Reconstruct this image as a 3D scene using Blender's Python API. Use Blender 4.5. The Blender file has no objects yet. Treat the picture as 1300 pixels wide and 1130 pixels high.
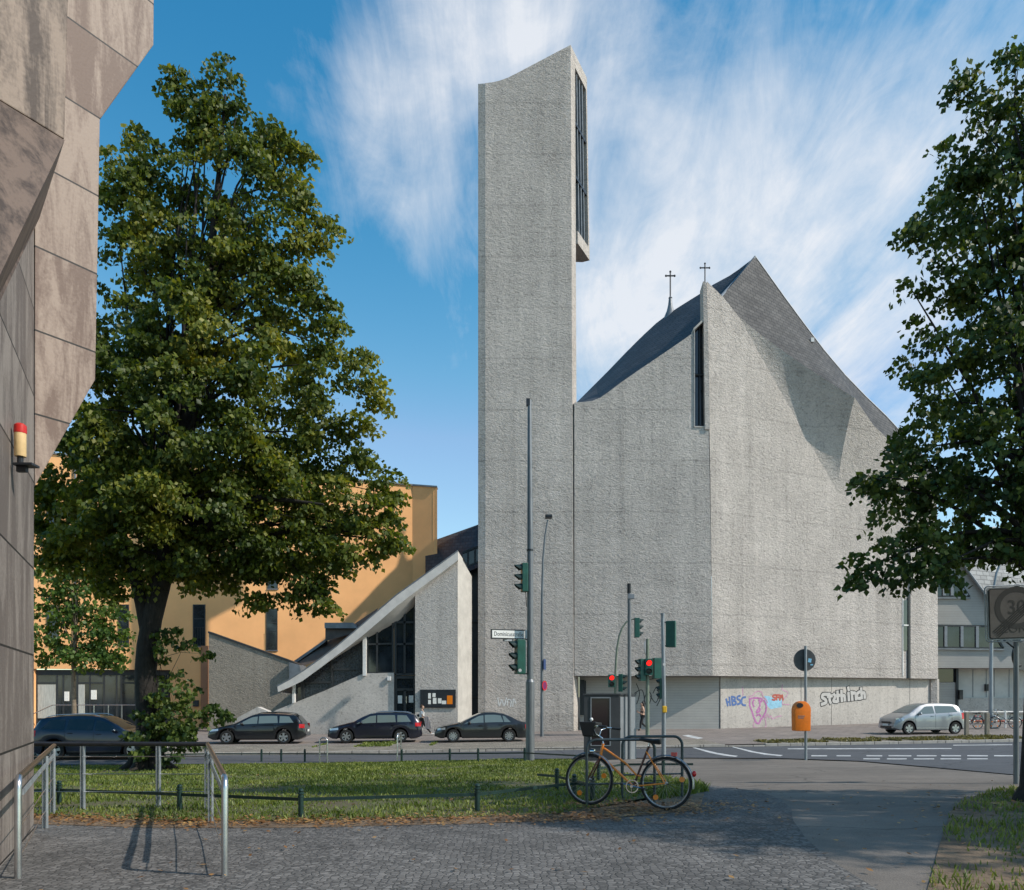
import bpy, bmesh, math, random
import numpy as np
from mathutils import Vector, Matrix
random.seed(7)
rng = np.random.default_rng(11)
R = math.radians
scene = bpy.context.scene
COL = scene.collection
EYE = 2.2
HOR = 884.0

# ------------------------------------------------------------------ survey helpers
def W(px, py, D):
    """point seen at photo pixel (px,py) lying at depth D in metres"""
    return Vector(((px - 650) * D / 1000.0, D, EYE - (py - HOR) * D / 1000.0))

def interp(x, tab):
    if x <= tab[0][0]: return tab[0][1]
    for (a, za), (b, zb) in zip(tab, tab[1:]):
        if x <= b: return za + (zb - za) * (x - a) / (b - a)
    return tab[-1][1]

SK = 0.097                       # the road runs slightly oblique to the view
KERB = 33.1
B_NEAR = [(-60, .64), (9, .62), (12, .56), (24, .14), (28, -.05), (30, -.10), (KERB, -.10)]
B_FAR = [(KERB, 0.0), (39, 0.0), (46, .08), (60, .10), (4000, .10)]
XS = [(-8, -.092), (40, .46)]
def dd(x, y): return y - SK * x
def sl(x): return interp(x, XS)
def g_near(x, y): return interp(dd(x, y), B_NEAR) + sl(x)
def g_far(x, y): return interp(dd(x, y), B_FAR) + sl(x)
def gz(x, y): return g_near(x, y) if dd(x, y) < KERB else g_far(x, y)
def g_base(x, y):
    d = dd(x, y)
    return (interp(d, B_NEAR) if d < KERB else interp(d, B_FAR) - .10) + sl(x)
def G(px, py):
    """ground point under a photo pixel"""
    a = (px - 650) / 1000.0; b = (py - HOR) / 1000.0
    y = 3.0
    while y < 90:
        x = a * y
        if EYE - b * y <= gz(x, y): break
        y += 0.01
    return Vector((a * y, y, gz(a * y, y)))
def on(px, D):
    x = (px - 650) * D / 1000.0
    return Vector((x, D, gz(x, D)))

# ------------------------------------------------------------------ mesh builder
SPLIT = {'rear_walls': 'rear_wall', 'louvre_mullions': 'louvre_mullion', 'louvre_transoms': 'louvre_transom', 'wall_joints': 'wall_joint', 'roof_vents': 'roof_vent',
         'door_notice': 'door_notice', 'window_posts': 'window_post', 'paper': 'paper', 'gap_bar': 'gap_bar', 'garage_seams': 'garage_seam', 'wall_light': 'wall_light',
         'wire': 'wire', 'grip': 'grip', 'pedal': 'pedal', 'side_roof': 'side_roof', 'metal_flashing': 'metal_flashing', 'curtain': 'curtain', 'rail_bars': 'rail', 'red_band': 'red_band',
         'sticker': 'sticker', 'mullion': 'mullion', 'window_sill': 'window_sill', 'stays': 'stay', 'spoke_reflector': 'spoke_reflector', 'roof_rail': 'roof_rail', 'eyes': 'eye', 'dark_strip': 'dark_strip', 'crossbar': 'crossbar', 'brace': 'brace', 'glazing_bar': 'glazing_bar', 'slate_joint': 'slate_joint', 'bin_letters': 'bin_letter', 'window_guard_bars': 'guard_bar'}
class MB:
    def __init__(s): s.v = []; s.f = []
    def add(s, vs, fs):
        n = len(s.v); s.v += [Vector(p) for p in vs]; s.f += [tuple(n + i for i in f) for f in fs]; return s
    def poly(s, pts): return s.add(pts, [tuple(range(len(pts)))])
    def box(s, c, size, rz=0.0, M=None):
        c = Vector(c); hx, hy, hz = size[0] / 2, size[1] / 2, size[2] / 2
        m = Matrix.Rotation(rz, 3, 'Z') if M is None else M
        vs = [c + m @ Vector((x, y, z)) for z in (-hz, hz) for x, y in ((-hx, -hy), (hx, -hy), (hx, hy), (-hx, hy))]
        return s.add(vs, [(0, 3, 2, 1), (4, 5, 6, 7), (0, 1, 5, 4), (1, 2, 6, 5), (2, 3, 7, 6), (3, 0, 4, 7)])
    def prism(s, pts, off):
        pts = [Vector(p) for p in pts]; n = len(pts)
        offs = off if isinstance(off, list) else [off] * n
        vs = pts + [p + Vector(o) for p, o in zip(pts, offs)]
        fs = [tuple(range(n)), tuple(reversed(range(n, 2 * n)))]
        fs += [(i, i + n, (i + 1) % n + n, (i + 1) % n) for i in range(n)]
        return s.add(vs, fs)
    def tube(s, pts, r, n=8, cap=True, closed=False):
        pts = [Vector(p) for p in pts]; m = len(pts)
        rr = r if isinstance(r, (list, tuple)) else [r] * m
        tang = []
        for i in range(m):
            if closed: t = pts[(i + 1) % m] - pts[i - 1]
            else: t = pts[min(i + 1, m - 1)] - pts[max(i - 1, 0)]
            tang.append(t.normalized() if t.length > 1e-9 else Vector((0, 0, 1)))
        u = tang[0].orthogonal().normalized(); vs = []
        for i in range(m):
            t = tang[i]; u = (u - t * u.dot(t))
            u = u.normalized() if u.length > 1e-6 else t.orthogonal().normalized()
            w = t.cross(u)
            for k in range(n):
                a = 2 * math.pi * k / n
                vs.append(pts[i] + (u * math.cos(a) + w * math.sin(a)) * rr[i])
        fs = []
        for i in range(m if closed else m - 1):
            j = (i + 1) % m
            for k in range(n):
                fs.append((i * n + k, i * n + (k + 1) % n, j * n + (k + 1) % n, j * n + k))
        if cap and not closed:
            fs.append(tuple(reversed(range(n)))); fs.append(tuple(range((m - 1) * n, m * n)))
        return s.add(vs, fs)
    def lathe(s, prof, c=(0, 0, 0), M=None, n=16, cap=True):
        c = Vector(c); m = M if M is not None else Matrix.Identity(3); vs = []; k = len(prof)
        for r, z in prof:
            for i in range(n):
                a = 2 * math.pi * i / n
                vs.append(c + m @ Vector((r * math.cos(a), r * math.sin(a), z)))
        fs = [(i * n + j, i * n + (j + 1) % n, (i + 1) * n + (j + 1) % n, (i + 1) * n + j) for i in range(k - 1) for j in range(n)]
        if cap:
            if prof[0][0] > 1e-6: fs.append(tuple(reversed(range(n))))
            if prof[-1][0] > 1e-6: fs.append(tuple(range((k - 1) * n, k * n)))
        return s.add(vs, fs)
    def ball(s, c, r, nu=12, nv=8, M=None):
        r = (r, r, r) if not isinstance(r, (tuple, list)) else r
        m = M if M is not None else Matrix.Identity(3)
        prof = [(max(math.sin(math.pi * i / nv), 1e-4), -math.cos(math.pi * i / nv)) for i in range(nv + 1)]
        return s.lathe(prof, c, m @ Matrix.Diagonal(Vector(r)), nu, cap=False)
    def grid(s, rows):
        m = len(rows[0]); n = len(s.v)
        for r in rows: s.v += [Vector(p) for p in r]
        for i in range(len(rows) - 1):
            for j in range(m - 1):
                a = n + i * m + j; s.f.append((a, a + 1, a + m + 1, a + m))
        return s
    def islands(s):
        par = list(range(len(s.v)))
        def find(a):
            while par[a] != a: par[a] = par[par[a]]; a = par[a]
            return a
        for f in s.f:
            r = find(f[0])
            for i in f[1:]: par[find(i)] = r
        out = {}
        for f in s.f: out.setdefault(find(f[0]), []).append(f)
        return list(out.values())
    def build(s, name, mat, parent=None, smooth=None, bevel=0.0, world=False, weld=False, label=None):
        if name in SPLIT:                      # separate pieces become parts of their own
            nm = SPLIT[name]; o = None
            for fs in s.islands():
                m = MB(); idx = sorted(set(i for f in fs for i in f)); mp = {k: n for n, k in enumerate(idx)}
                m.add([s.v[i] for i in idx], [tuple(mp[i] for i in f) for f in fs])
                o = m.build(nm + '\0', mat, parent, smooth, bevel, world, weld, label)
            return o
        name = name.replace('\0', '')
        me = bpy.data.meshes.new(name)
        off = Vector((0, 0, 0))
        if world and parent is not None:
            p = parent
            while p is not None: off = off + p.location; p = p.parent
        me.from_pydata([tuple(v - off) for v in s.v], [], s.f)
        bm = bmesh.new(); bm.from_mesh(me)
        if weld: bmesh.ops.remove_doubles(bm, verts=bm.verts, dist=1e-4)
        if bevel > 0:
            bmesh.ops.recalc_face_normals(bm, faces=bm.faces)
            es = [e for e in bm.edges if len(e.link_faces) == 2 and e.calc_face_angle(0) > 0.6]
            if es: bmesh.ops.bevel(bm, geom=es, offset=bevel, segments=2, profile=.6, affect='EDGES', clamp_overlap=True)
        bmesh.ops.recalc_face_normals(bm, faces=bm.faces)
        bm.to_mesh(me); bm.free()
        if smooth is not None:
            for p in me.polygons: p.use_smooth = True
            me.set_sharp_from_angle(angle=R(smooth))
        me.materials.append(mat)
        o = bpy.data.objects.new(name, me); COL.objects.link(o)
        if parent is not None: o.parent = parent
        if label: o['label'] = label
        return o

def tag(o, label=None, cat=None, group=None, kind=None):
    if label: o['label'] = label
    if cat: o['category'] = cat
    if group: o['group'] = group
    if kind: o['kind'] = kind
    return o
def thing(name, label, cat, loc=(0, 0, 0), rz=0.0, group=None):
    o = bpy.data.objects.new(name, None); COL.objects.link(o)
    o.location = loc; o.rotation_euler = (0, 0, rz); o.empty_display_size = .2
    return tag(o, label, cat, group)
KIDS = {}
def kids(o): return [c for c in COL.objects if c.parent is o]
def copy_tree(o, parent=None):
    c = o.copy(); COL.objects.link(c); c.parent = parent
    for ch in kids(o): copy_tree(ch, c)
    return c
def relabel(o, label, loc=None, rz=None):
    o['label'] = label
    if loc is not None: o.location = loc
    if rz is not None: o.rotation_euler = (0, 0, rz)
    return o
def fast_mesh(name, verts, loops, sizes, mat, parent=None, smooth=False):
    me = bpy.data.meshes.new(name)
    nv = len(verts); sizes = np.asarray(sizes, dtype=np.int32); loops = np.asarray(loops, dtype=np.int32)
    me.vertices.add(nv); me.vertices.foreach_set('co', np.asarray(verts, dtype=np.float32).ravel())
    me.loops.add(len(loops)); me.loops.foreach_set('vertex_index', loops)
    me.polygons.add(len(sizes))
    st = np.zeros(len(sizes), dtype=np.int32); st[1:] = np.cumsum(sizes)[:-1]
    me.polygons.foreach_set('loop_start', st)
    try: me.polygons.foreach_set('loop_total', sizes)
    except Exception: pass
    me.update(calc_edges=True); me.validate()
    me.materials.append(mat)
    if smooth:
        for p in me.polygons: p.use_smooth = True
    o = bpy.data.objects.new(name, me); COL.objects.link(o)
    if parent is not None: o.parent = parent
    return o
def sheet(name, poly, off, mat, zf=gz, kind='structure', parent=None, jit=None):
    """flat polygon draped exactly on the piecewise-linear terrain"""
    bm = bmesh.new()
    vs = [bm.verts.new((p[0], p[1], 0)) for p in poly]
    f = bm.faces.new(vs); f.normal_update()
    bmesh.ops.triangulate(bm, faces=[f])
    nrm = Vector((-SK, 1, 0)).normalized()
    for d, _ in B_NEAR + B_FAR:
        if -50 < d < 100:
            bmesh.ops.bisect_plane(bm, geom=bm.verts[:] + bm.edges[:] + bm.faces[:], dist=1e-5, plane_co=(0, d, 0), plane_no=nrm)
    for x, _ in XS:
        bmesh.ops.bisect_plane(bm, geom=bm.verts[:] + bm.edges[:] + bm.faces[:], dist=1e-5, plane_co=(x, 0, 0), plane_no=(1, 0, 0))
    for v in bm.verts: v.co.z = zf(v.co.x, v.co.y) + off
    for f in bm.faces:
        f.normal_update()
        if f.normal.z < 0: f.normal_flip()
    me = bpy.data.meshes.new(name); bm.to_mesh(me); bm.free(); me.materials.append(mat)
    o = bpy.data.objects.new(name, me); COL.objects.link(o)
    if kind: o['kind'] = kind
    if parent: o.parent = parent
    return o

# ------------------------------------------------------------------ materials
def nodes(m):
    m.use_nodes = True; nt = m.node_tree; return nt, nt.nodes, nt.links
def mat(name, col, rough=.7, metal=0.0, var=0.0, vscale=3.0, bump=0.0, bscale=20.0, spec=None, col2=None, detail=5, dist=0.0,
        emit=None, estr=0.0, vstretch=None, coat=0.0):
    m = bpy.data.materials.new(name); nt, N, L = nodes(m)
    b = N['Principled BSDF']; b.inputs['Roughness'].default_value = rough; b.inputs['Metallic'].default_value = metal
    if spec is not None: b.inputs['Specular IOR Level'].default_value = spec
    if coat: b.inputs['Coat Weight'].default_value = coat; b.inputs['Coat Roughness'].default_value = .04
    b.inputs['Base Color'].default_value = (*col, 1)
    tc = N.new('ShaderNodeTexCoord')
    src = tc.outputs['Object']
    if vstretch:
        mp = N.new('ShaderNodeMapping'); mp.inputs['Scale'].default_value = vstretch
        L.new(src, mp.inputs[0]); vsrc = mp.outputs[0]
    else: vsrc = src
    if var > 0 or col2:
        n = N.new('ShaderNodeTexNoise'); n.inputs['Scale'].default_value = vscale; n.inputs['Detail'].default_value = 6
        n.inputs['Roughness'].default_value = .62
        L.new(vsrc, n.inputs['Vector'])
        r = N.new('ShaderNodeValToRGB')
        c2 = col2 if col2 else tuple(c * (1 - var) for c in col)
        c1 = col if col2 else tuple(min(1, c * (1 + var)) for c in col)
        r.color_ramp.elements[0].position = .34; r.color_ramp.elements[0].color = (*c2, 1)
        r.color_ramp.elements[1].position = .66; r.color_ramp.elements[1].color = (*c1, 1)
        L.new(n.outputs['Fac'], r.inputs[0]); L.new(r.outputs[0], b.inputs['Base Color'])
    if bump > 0:
        n2 = N.new('ShaderNodeTexNoise'); n2.inputs['Scale'].default_value = bscale; n2.inputs['Detail'].default_value = detail
        n2.inputs['Distortion'].default_value = dist
        L.new(src, n2.inputs['Vector'])
        bp = N.new('ShaderNodeBump'); bp.inputs['Strength'].default_value = 1.0; bp.inputs['Distance'].default_value = bump
        L.new(n2.outputs['Fac'], bp.inputs['Height']); L.new(bp.outputs[0], b.inputs['Normal'])
    if emit:
        b.inputs['Emission Color'].default_value = (*emit, 1); b.inputs['Emission Strength'].default_value = estr
    return m

def plaster(name, base, bump=.07, scale=4.2, joints=3.05, joff=0.4, stain=.16):
    """hand-thrown rough cement render: ridged relief, streaks of weathering, faint day-joints"""
    m = bpy.data.materials.new(name); nt, N, L = nodes(m); b = N['Principled BSDF']
    b.inputs['Roughness'].default_value = .95; b.inputs['Specular IOR Level'].default_value = .15
    g = N.new('ShaderNodeNewGeometry'); P = g.outputs['Position']
    def noise(sc, det=5, dist=0.0, rough=.55, stretch=None):
        n = N.new('ShaderNodeTexNoise'); n.inputs['Scale'].default_value = sc; n.inputs['Detail'].default_value = det
        n.inputs['Distortion'].default_value = dist; n.inputs['Roughness'].default_value = rough
        if stretch:
            mp = N.new('ShaderNodeMapping'); mp.inputs['Scale'].default_value = stretch; L.new(P, mp.inputs[0]); L.new(mp.outputs[0], n.inputs['Vector'])
        else: L.new(P, n.inputs['Vector'])
        return n.outputs['Fac']
    def math_(op, a, c=None, d=None, clamp=False):
        n = N.new('ShaderNodeMath'); n.operation = op; n.use_clamp = clamp
        for i, q in enumerate((a, c, d)):
            if q is None: continue
            if isinstance(q, (int, float)): n.inputs[i].default_value = q
            else: L.new(q, n.inputs[i])
        return n.outputs[0]
    n1 = noise(scale, 6, .7, .66, (.8, .8, 1.35)); n2 = noise(scale * 2.6, 4, .5, .65, (.7, .7, 1.3))
    ridge = math_('MULTIPLY_ADD', n1, 2.0, -1.0)
    h = math_('ADD', math_('MULTIPLY', ridge, .55), math_('MULTIPLY', n2, .6))
    big = noise(.35, 5, .4, .6); streak = noise(1.0, 5, .2, .6, (1.3, 1.3, .07)); blot = noise(1.2, 4, 1.0, .6)
    patch = noise(.9, 6, .5, .7)
    sep = N.new('ShaderNodeSeparateXYZ'); L.new(P, sep.inputs[0])
    zz = math_('ADD', sep.outputs['Z'], math_('MULTIPLY', blot, .22))
    fr = math_('FRACT', math_('DIVIDE', math_('ADD', zz, joff), joints))
    band = math_('LESS_THAN', math_('ABSOLUTE', math_('SUBTRACT', fr, .5)), .018)
    lift = math_('FLOOR', math_('DIVIDE', math_('ADD', zz, joff), joints))
    wn = N.new('ShaderNodeTexWhiteNoise'); wn.noise_dimensions = '1D'; L.new(lift, wn.inputs['W'])
    v = math_('MULTIPLY_ADD', big, .8, -.4)
    v = math_('ADD', v, math_('MULTIPLY_ADD', streak, .9, -.45))
    v = math_('ADD', v, math_('MULTIPLY_ADD', patch, .5, -.25))
    v = math_('MULTIPLY', v, stain * 2.2)
    v = math_('ADD', v, math_('MULTIPLY', ridge, .22))
    v = math_('ADD', v, math_('MULTIPLY_ADD', n2, .5, -.25))
    v = math_('ADD', v, math_('MULTIPLY', band, math_('MULTIPLY', blot, -.26)))
    v = math_('ADD', v, math_('MULTIPLY_ADD', wn.outputs['Value'], .05, -.025))
    pit = noise(7.5, 3, .6, .6); pm = N.new('ShaderNodeMapRange'); pm.inputs[1].default_value = .36; pm.inputs[2].default_value = .46; pm.inputs[3].default_value = -.24; pm.inputs[4].default_value = 0; L.new(pit, pm.inputs[0])
    v = math_('ADD', v, pm.outputs[0])
    drip = noise(.8, 6, .3, .7, (2.6, 2.6, .05)); dm = N.new('ShaderNodeMapRange'); dm.inputs[1].default_value = .52; dm.inputs[2].default_value = .70; dm.inputs[3].default_value = 0; dm.inputs[4].default_value = -.13; L.new(drip, dm.inputs[0])
    v = math_('ADD', v, math_('MULTIPLY', dm.outputs[0], math_('MULTIPLY_ADD', big, 1.6, .1)))
    foot = N.new('ShaderNodeMapRange'); foot.inputs[1].default_value = 0; foot.inputs[2].default_value = 1.6; foot.inputs[3].default_value = -.16; foot.inputs[4].default_value = 0; L.new(zz, foot.inputs[0])
    v = math_('ADD', v, foot.outputs[0])
    rep = noise(.22, 2, .0, .5, (1, 1, 1.6)); rm = N.new('ShaderNodeMapRange'); rm.inputs[1].default_value = .60; rm.inputs[2].default_value = .615; rm.inputs[3].default_value = 0; rm.inputs[4].default_value = .07; L.new(rep, rm.inputs[0])
    v = math_('ADD', v, rm.outputs[0])
    v = math_('ADD', v, 1.06)
    mx = N.new('ShaderNodeMix'); mx.data_type = 'RGBA'; mx.blend_type = 'MULTIPLY'; mx.inputs['Factor'].default_value = 1
    mx.inputs['A'].default_value = (*base, 1)
    cb = N.new('ShaderNodeCombineColor'); 
    for i in range(3): L.new(v, cb.inputs[i])
    L.new(cb.outputs[0], mx.inputs['B']); L.new(mx.outputs['Result'], b.inputs['Base Color'])
    bp = N.new('ShaderNodeBump'); bp.inputs['Strength'].default_value = 1; bp.inputs['Distance'].default_value = bump
    L.new(h, bp.inputs['Height']); L.new(bp.outputs[0], b.inputs['Normal'])
    return m

def coursed(name, c1, c2, mortar, bw, bh, msize=.02, rough=.8, bump=.01, axis='XZ', off=.5, offset_z=0.0, stain=.3, vs=1.0, bias=0.0):
    """slates, boards, cobbles or slabs laid in courses (brick texture) with weather stains"""
    m = bpy.data.materials.new(name); nt, N, L = nodes(m); b = N['Principled BSDF']; b.inputs['Roughness'].default_value = rough
    b.inputs['Specular IOR Level'].default_value = .3
    g = N.new('ShaderNodeNewGeometry'); sep = N.new('ShaderNodeSeparateXYZ'); L.new(g.outputs['Position'], sep.inputs[0])
    cb = N.new('ShaderNodeCombineXYZ')
    L.new(sep.outputs[axis[0]], cb.inputs[0])
    if axis[1] == 'Z' and offset_z:
        ad = N.new('ShaderNodeMath'); ad.operation = 'ADD'; ad.inputs[1].default_value = offset_z
        L.new(sep.outputs['Z'], ad.inputs[0]); L.new(ad.outputs[0], cb.inputs[1])
    else: L.new(sep.outputs[axis[1]], cb.inputs[1])
    br = N.new('ShaderNodeTexBrick'); br.inputs['Scale'].default_value = 1.0
    br.inputs['Brick Width'].default_value = bw; br.inputs['Row Height'].default_value = bh; br.offset = off
    br.inputs['Mortar Size'].default_value = msize; br.inputs['Mortar Smooth'].default_value = .2; br.inputs['Bias'].default_value = bias
    br.inputs['Color1'].default_value = (*c1, 1); br.inputs['Color2'].default_value = (*c2, 1); br.inputs['Mortar'].default_value = (*mortar, 1)
    L.new(cb.outputs[0], br.inputs['Vector'])
    n = N.new('ShaderNodeTexNoise'); n.inputs['Scale'].default_value = vs; n.inputs['Detail'].default_value = 7; n.inputs['Roughness'].default_value = .65
    L.new(g.outputs['Position'], n.inputs['Vector'])
    mr = N.new('ShaderNodeMapRange'); mr.inputs[1].default_value = .3; mr.inputs[2].default_value = .7
    mr.inputs[3].default_value = 1 - stain; mr.inputs[4].default_value = 1 + stain
    L.new(n.outputs['Fac'], mr.inputs[0])
    mx = N.new('ShaderNodeMix'); mx.data_type = 'RGBA'; mx.blend_type = 'MULTIPLY'; mx.inputs['Factor'].default_value = 1
    L.new(br.outputs['Color'], mx.inputs['A'])
    c3 = N.new('ShaderNodeCombineColor')
    for i in range(3): L.new(mr.outputs[0], c3.inputs[i])
    L.new(c3.outputs[0], mx.inputs['B']); L.new(mx.outputs['Result'], b.inputs['Base Color'])
    bp = N.new('ShaderNodeBump'); bp.inputs['Distance'].default_value = bump; bp.invert = True
    L.new(br.outputs['Fac'], bp.inputs['Height']); L.new(bp.outputs[0], b.inputs['Normal'])
    return m

def leafmat(name, c_dark, c_mid, c_lite, trans=.35, vs=.5):
    m = bpy.data.materials.new(name); nt, N, L = nodes(m)
    b = N['Principled BSDF']; b.inputs['Roughness'].default_value = .5; b.inputs['Specular IOR Level'].default_value = .35
    g = N.new('ShaderNodeNewGeometry')
    n = N.new('ShaderNodeTexNoise'); n.inputs['Scale'].default_value = vs; n.inputs['Detail'].default_value = 3
    L.new(g.outputs['Position'], n.inputs['Vector'])
    ad = N.new('ShaderNodeMath'); ad.operation = 'MULTIPLY_ADD'; ad.inputs[1].default_value = .5
    L.new(g.outputs['Random Per Island'], ad.inputs[0]); 
    mr = N.new('ShaderNodeMapRange'); mr.inputs[1].default_value = .3; mr.inputs[2].default_value = .7; mr.inputs[3].default_value = -.05; mr.inputs[4].default_value = .55
    L.new(n.outputs['Fac'], mr.inputs[0]); L.new(mr.outputs[0], ad.inputs[2])
    r = N.new('ShaderNodeValToRGB'); e = r.color_ramp.elements
    e[0].position = 0; e[0].color = (*c_dark, 1); e[1].position = .95; e[1].color = (*c_lite, 1)
    q = e.new(.5); q.color = (*c_mid, 1)
    L.new(ad.outputs[0], r.inputs[0]); L.new(r.outputs[0], b.inputs['Base Color'])
    t = N.new('ShaderNodeBsdfTranslucent'); mx = N.new('ShaderNodeMixShader'); mx.inputs[0].default_value = trans
    mc = N.new('ShaderNodeMix'); mc.data_type = 'RGBA'; mc.blend_type = 'MULTIPLY'; mc.inputs['Factor'].default_value = 1
    mc.inputs['B'].default_value = (1.5, 1.4, .5, 1); L.new(r.outputs[0], mc.inputs['A']); L.new(mc.outputs['Result'], t.inputs['Color'])
    L.new(b.outputs[0], mx.inputs[1]); L.new(t.outputs[0], mx.inputs[2]); L.new(mx.outputs[0], N['Material Output'].inputs['Surface'])
    return m

M = {}
M['plaster'] = plaster('rough_plaster', (.462, .416, .378), bump=.085, scale=4.5, stain=.27)
M['plaster_fine'] = plaster('pavilion_render', (.47, .425, .385), bump=.035, scale=6.5, joints=50, stain=.13)
M['plaster_brown'] = plaster('brown_render', (.30, .26, .21), bump=.05, scale=6.5, joints=50, stain=.12)
M['smooth_conc'] = coursed('board_marked_concrete', (.44, .42, .385), (.42, .40, .37), (.33, .31, .29), 60, .16, .012, .9, .004, 'XZ', stain=.09, vs=.8)
M['smooth_conc2'] = plaster('cast_concrete', (.47, .43, .39), bump=.012, scale=9, joints=60, stain=.20)
M['slab'] = mat('slab_edge_concrete', (.62, .57, .52), .85, var=.1, vscale=2.0, bump=.004, bscale=20)
M['slate_dark'] = coursed('dark_and_shaded_slate', (.035, .037, .042), (.055, .057, .062), (.015, .015, .017), .42, .30, .02, .55, .012, 'XZ', stain=.35, vs=.7)  # shade of the left roof slopes is in this darker slate; also hall roof
M['slate'] = coursed('weathered_slate', (.046, .043, .041), (.078, .073, .069), (.018, .018, .018), .46, .30, .022, .7, .014, 'XZ', stain=.45, vs=.55)
M['slate_grey'] = coursed('light_slate', (.20, .20, .20), (.33, .33, .32), (.11, .11, .11), .6, .32, .02, .7, .012, 'XZ', stain=.35, vs=.5)
M['lead'] = mat('lead_flashing', (.20, .21, .22), .5, .3, var=.2, vscale=2)
M['dark_metal'] = mat('dark_painted_steel', (.022, .025, .03), .45, .2, var=.2, vscale=4)
M['louvre'] = mat('bell_louvre', (.085, .092, .10), .5, .3, var=.15, vscale=2, vstretch=(8, 8, .2))
M['glass'] = mat('window_glass', (.018, .024, .03), .06, spec=.7, var=.5, vscale=.9)
M['glass_stain'] = mat('leaded_glass', (.020, .024, .03), .25, spec=.6, var=.9, vscale=9, bump=.02, bscale=12)
M['white'] = mat('white_paint', (.72, .70, .67), .6, var=.08, vscale=3)
M['paper'] = mat('paper', (.78, .76, .70), .8, var=.08, vscale=12)
M['ochre'] = mat('ochre_render', (.90, .46, .19), .9, var=.08, vscale=.35, bump=.004, bscale=30)
M['ochre_dark'] = mat('dark_ochre_render', (.36, .17, .09), .9, var=.1, vscale=.8)
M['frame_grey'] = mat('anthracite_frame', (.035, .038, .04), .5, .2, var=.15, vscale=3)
M['rail_steel'] = mat('stainless', (.55, .55, .56), .28, .95, var=.12, vscale=5)
M['rail_grey'] = mat('galvanised_flat', (.34, .37, .39), .5, .5, var=.18, vscale=6)
M['rail_wood'] = mat('handrail_bronze', (.20, .155, .12), .35, .7, var=.15, vscale=8)
M['rail_dark'] = mat('handrail_dark', (.05, .05, .055), .4, .5, var=.15, vscale=8)
M['fence'] = mat('fence_green_paint', (.012, .035, .03), .45, .2, var=.3, vscale=9)
M['pole_grey'] = mat('galvanised_pole', (.17, .18, .19), .5, .5, var=.2, vscale=3, vstretch=(4, 4, .5))
M['pole_light'] = mat('zinc_pole', (.27, .29, .31), .5, .5, var=.2, vscale=3, vstretch=(4, 4, .5))
M['pole_green'] = mat('green_grey_pole', (.17, .20, .15), .55, .2, var=.2, vscale=3)
M['sig_green'] = mat('signal_green', (.012, .085, .062), .42, var=.18, vscale=5)
M['sig_dark'] = mat('signal_visor', (.012, .03, .027), .5, var=.2, vscale=6)
M['lens_red'] = mat('lit_red_lens', (.6, .02, .01), .3, emit=(1, .012, .008), estr=1.7)
M['lens_off'] = mat('unlit_lens', (.015, .02, .018), .2)
M['cab_dark'] = mat('cabinet_dark', (.04, .042, .046), .5, .1, var=.2, vscale=2)
M['cab_grey'] = mat('cabinet_grey', (.20, .215, .23), .5, .1, var=.12, vscale=2)
M['sign_back'] = mat('sign_back', (.075, .08, .085), .5, .4, var=.2, vscale=4)
M['orange'] = mat('orange_plastic', (.86, .20, .008), .45, var=.1, vscale=5)
M['black'] = mat('black_rubber', (.012, .012, .013), .75, var=.3, vscale=20)
M['blackpl'] = mat('black_plastic', (.014, .014, .015), .45)
M['chrome'] = mat('chrome', (.62, .62, .63), .14, 1.0)
M['yellow'] = mat('yellow_box', (.75, .42, .02), .5)
M['red'] = mat('red_plastic', (.55, .02, .015), .35)
M['blue'] = mat('sign_blue', (.03, .06, .16), .5)
M['wood_post'] = mat('weathered_wood', (.26, .22, .17), .9, var=.25, vscale=6, vstretch=(6, 6, .6))
M['kerb'] = coursed('granite_kerb', (.40, .37, .33), (.34, .31, .28), (.09, .085, .08), 1.1, 4.0, .02, .9, .01, 'XZ', stain=.2, vs=3)
M['amber'] = mat('amber_reflector', (.85, .22, .01), .25)
M['bike_orange'] = mat('bicycle_orange', (.80, .23, .02), .3, coat=.6, var=.12, vscale=12)
M['bike_brown'] = mat('bicycle_maroon', (.07, .018, .012), .4, coat=.3)
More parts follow.
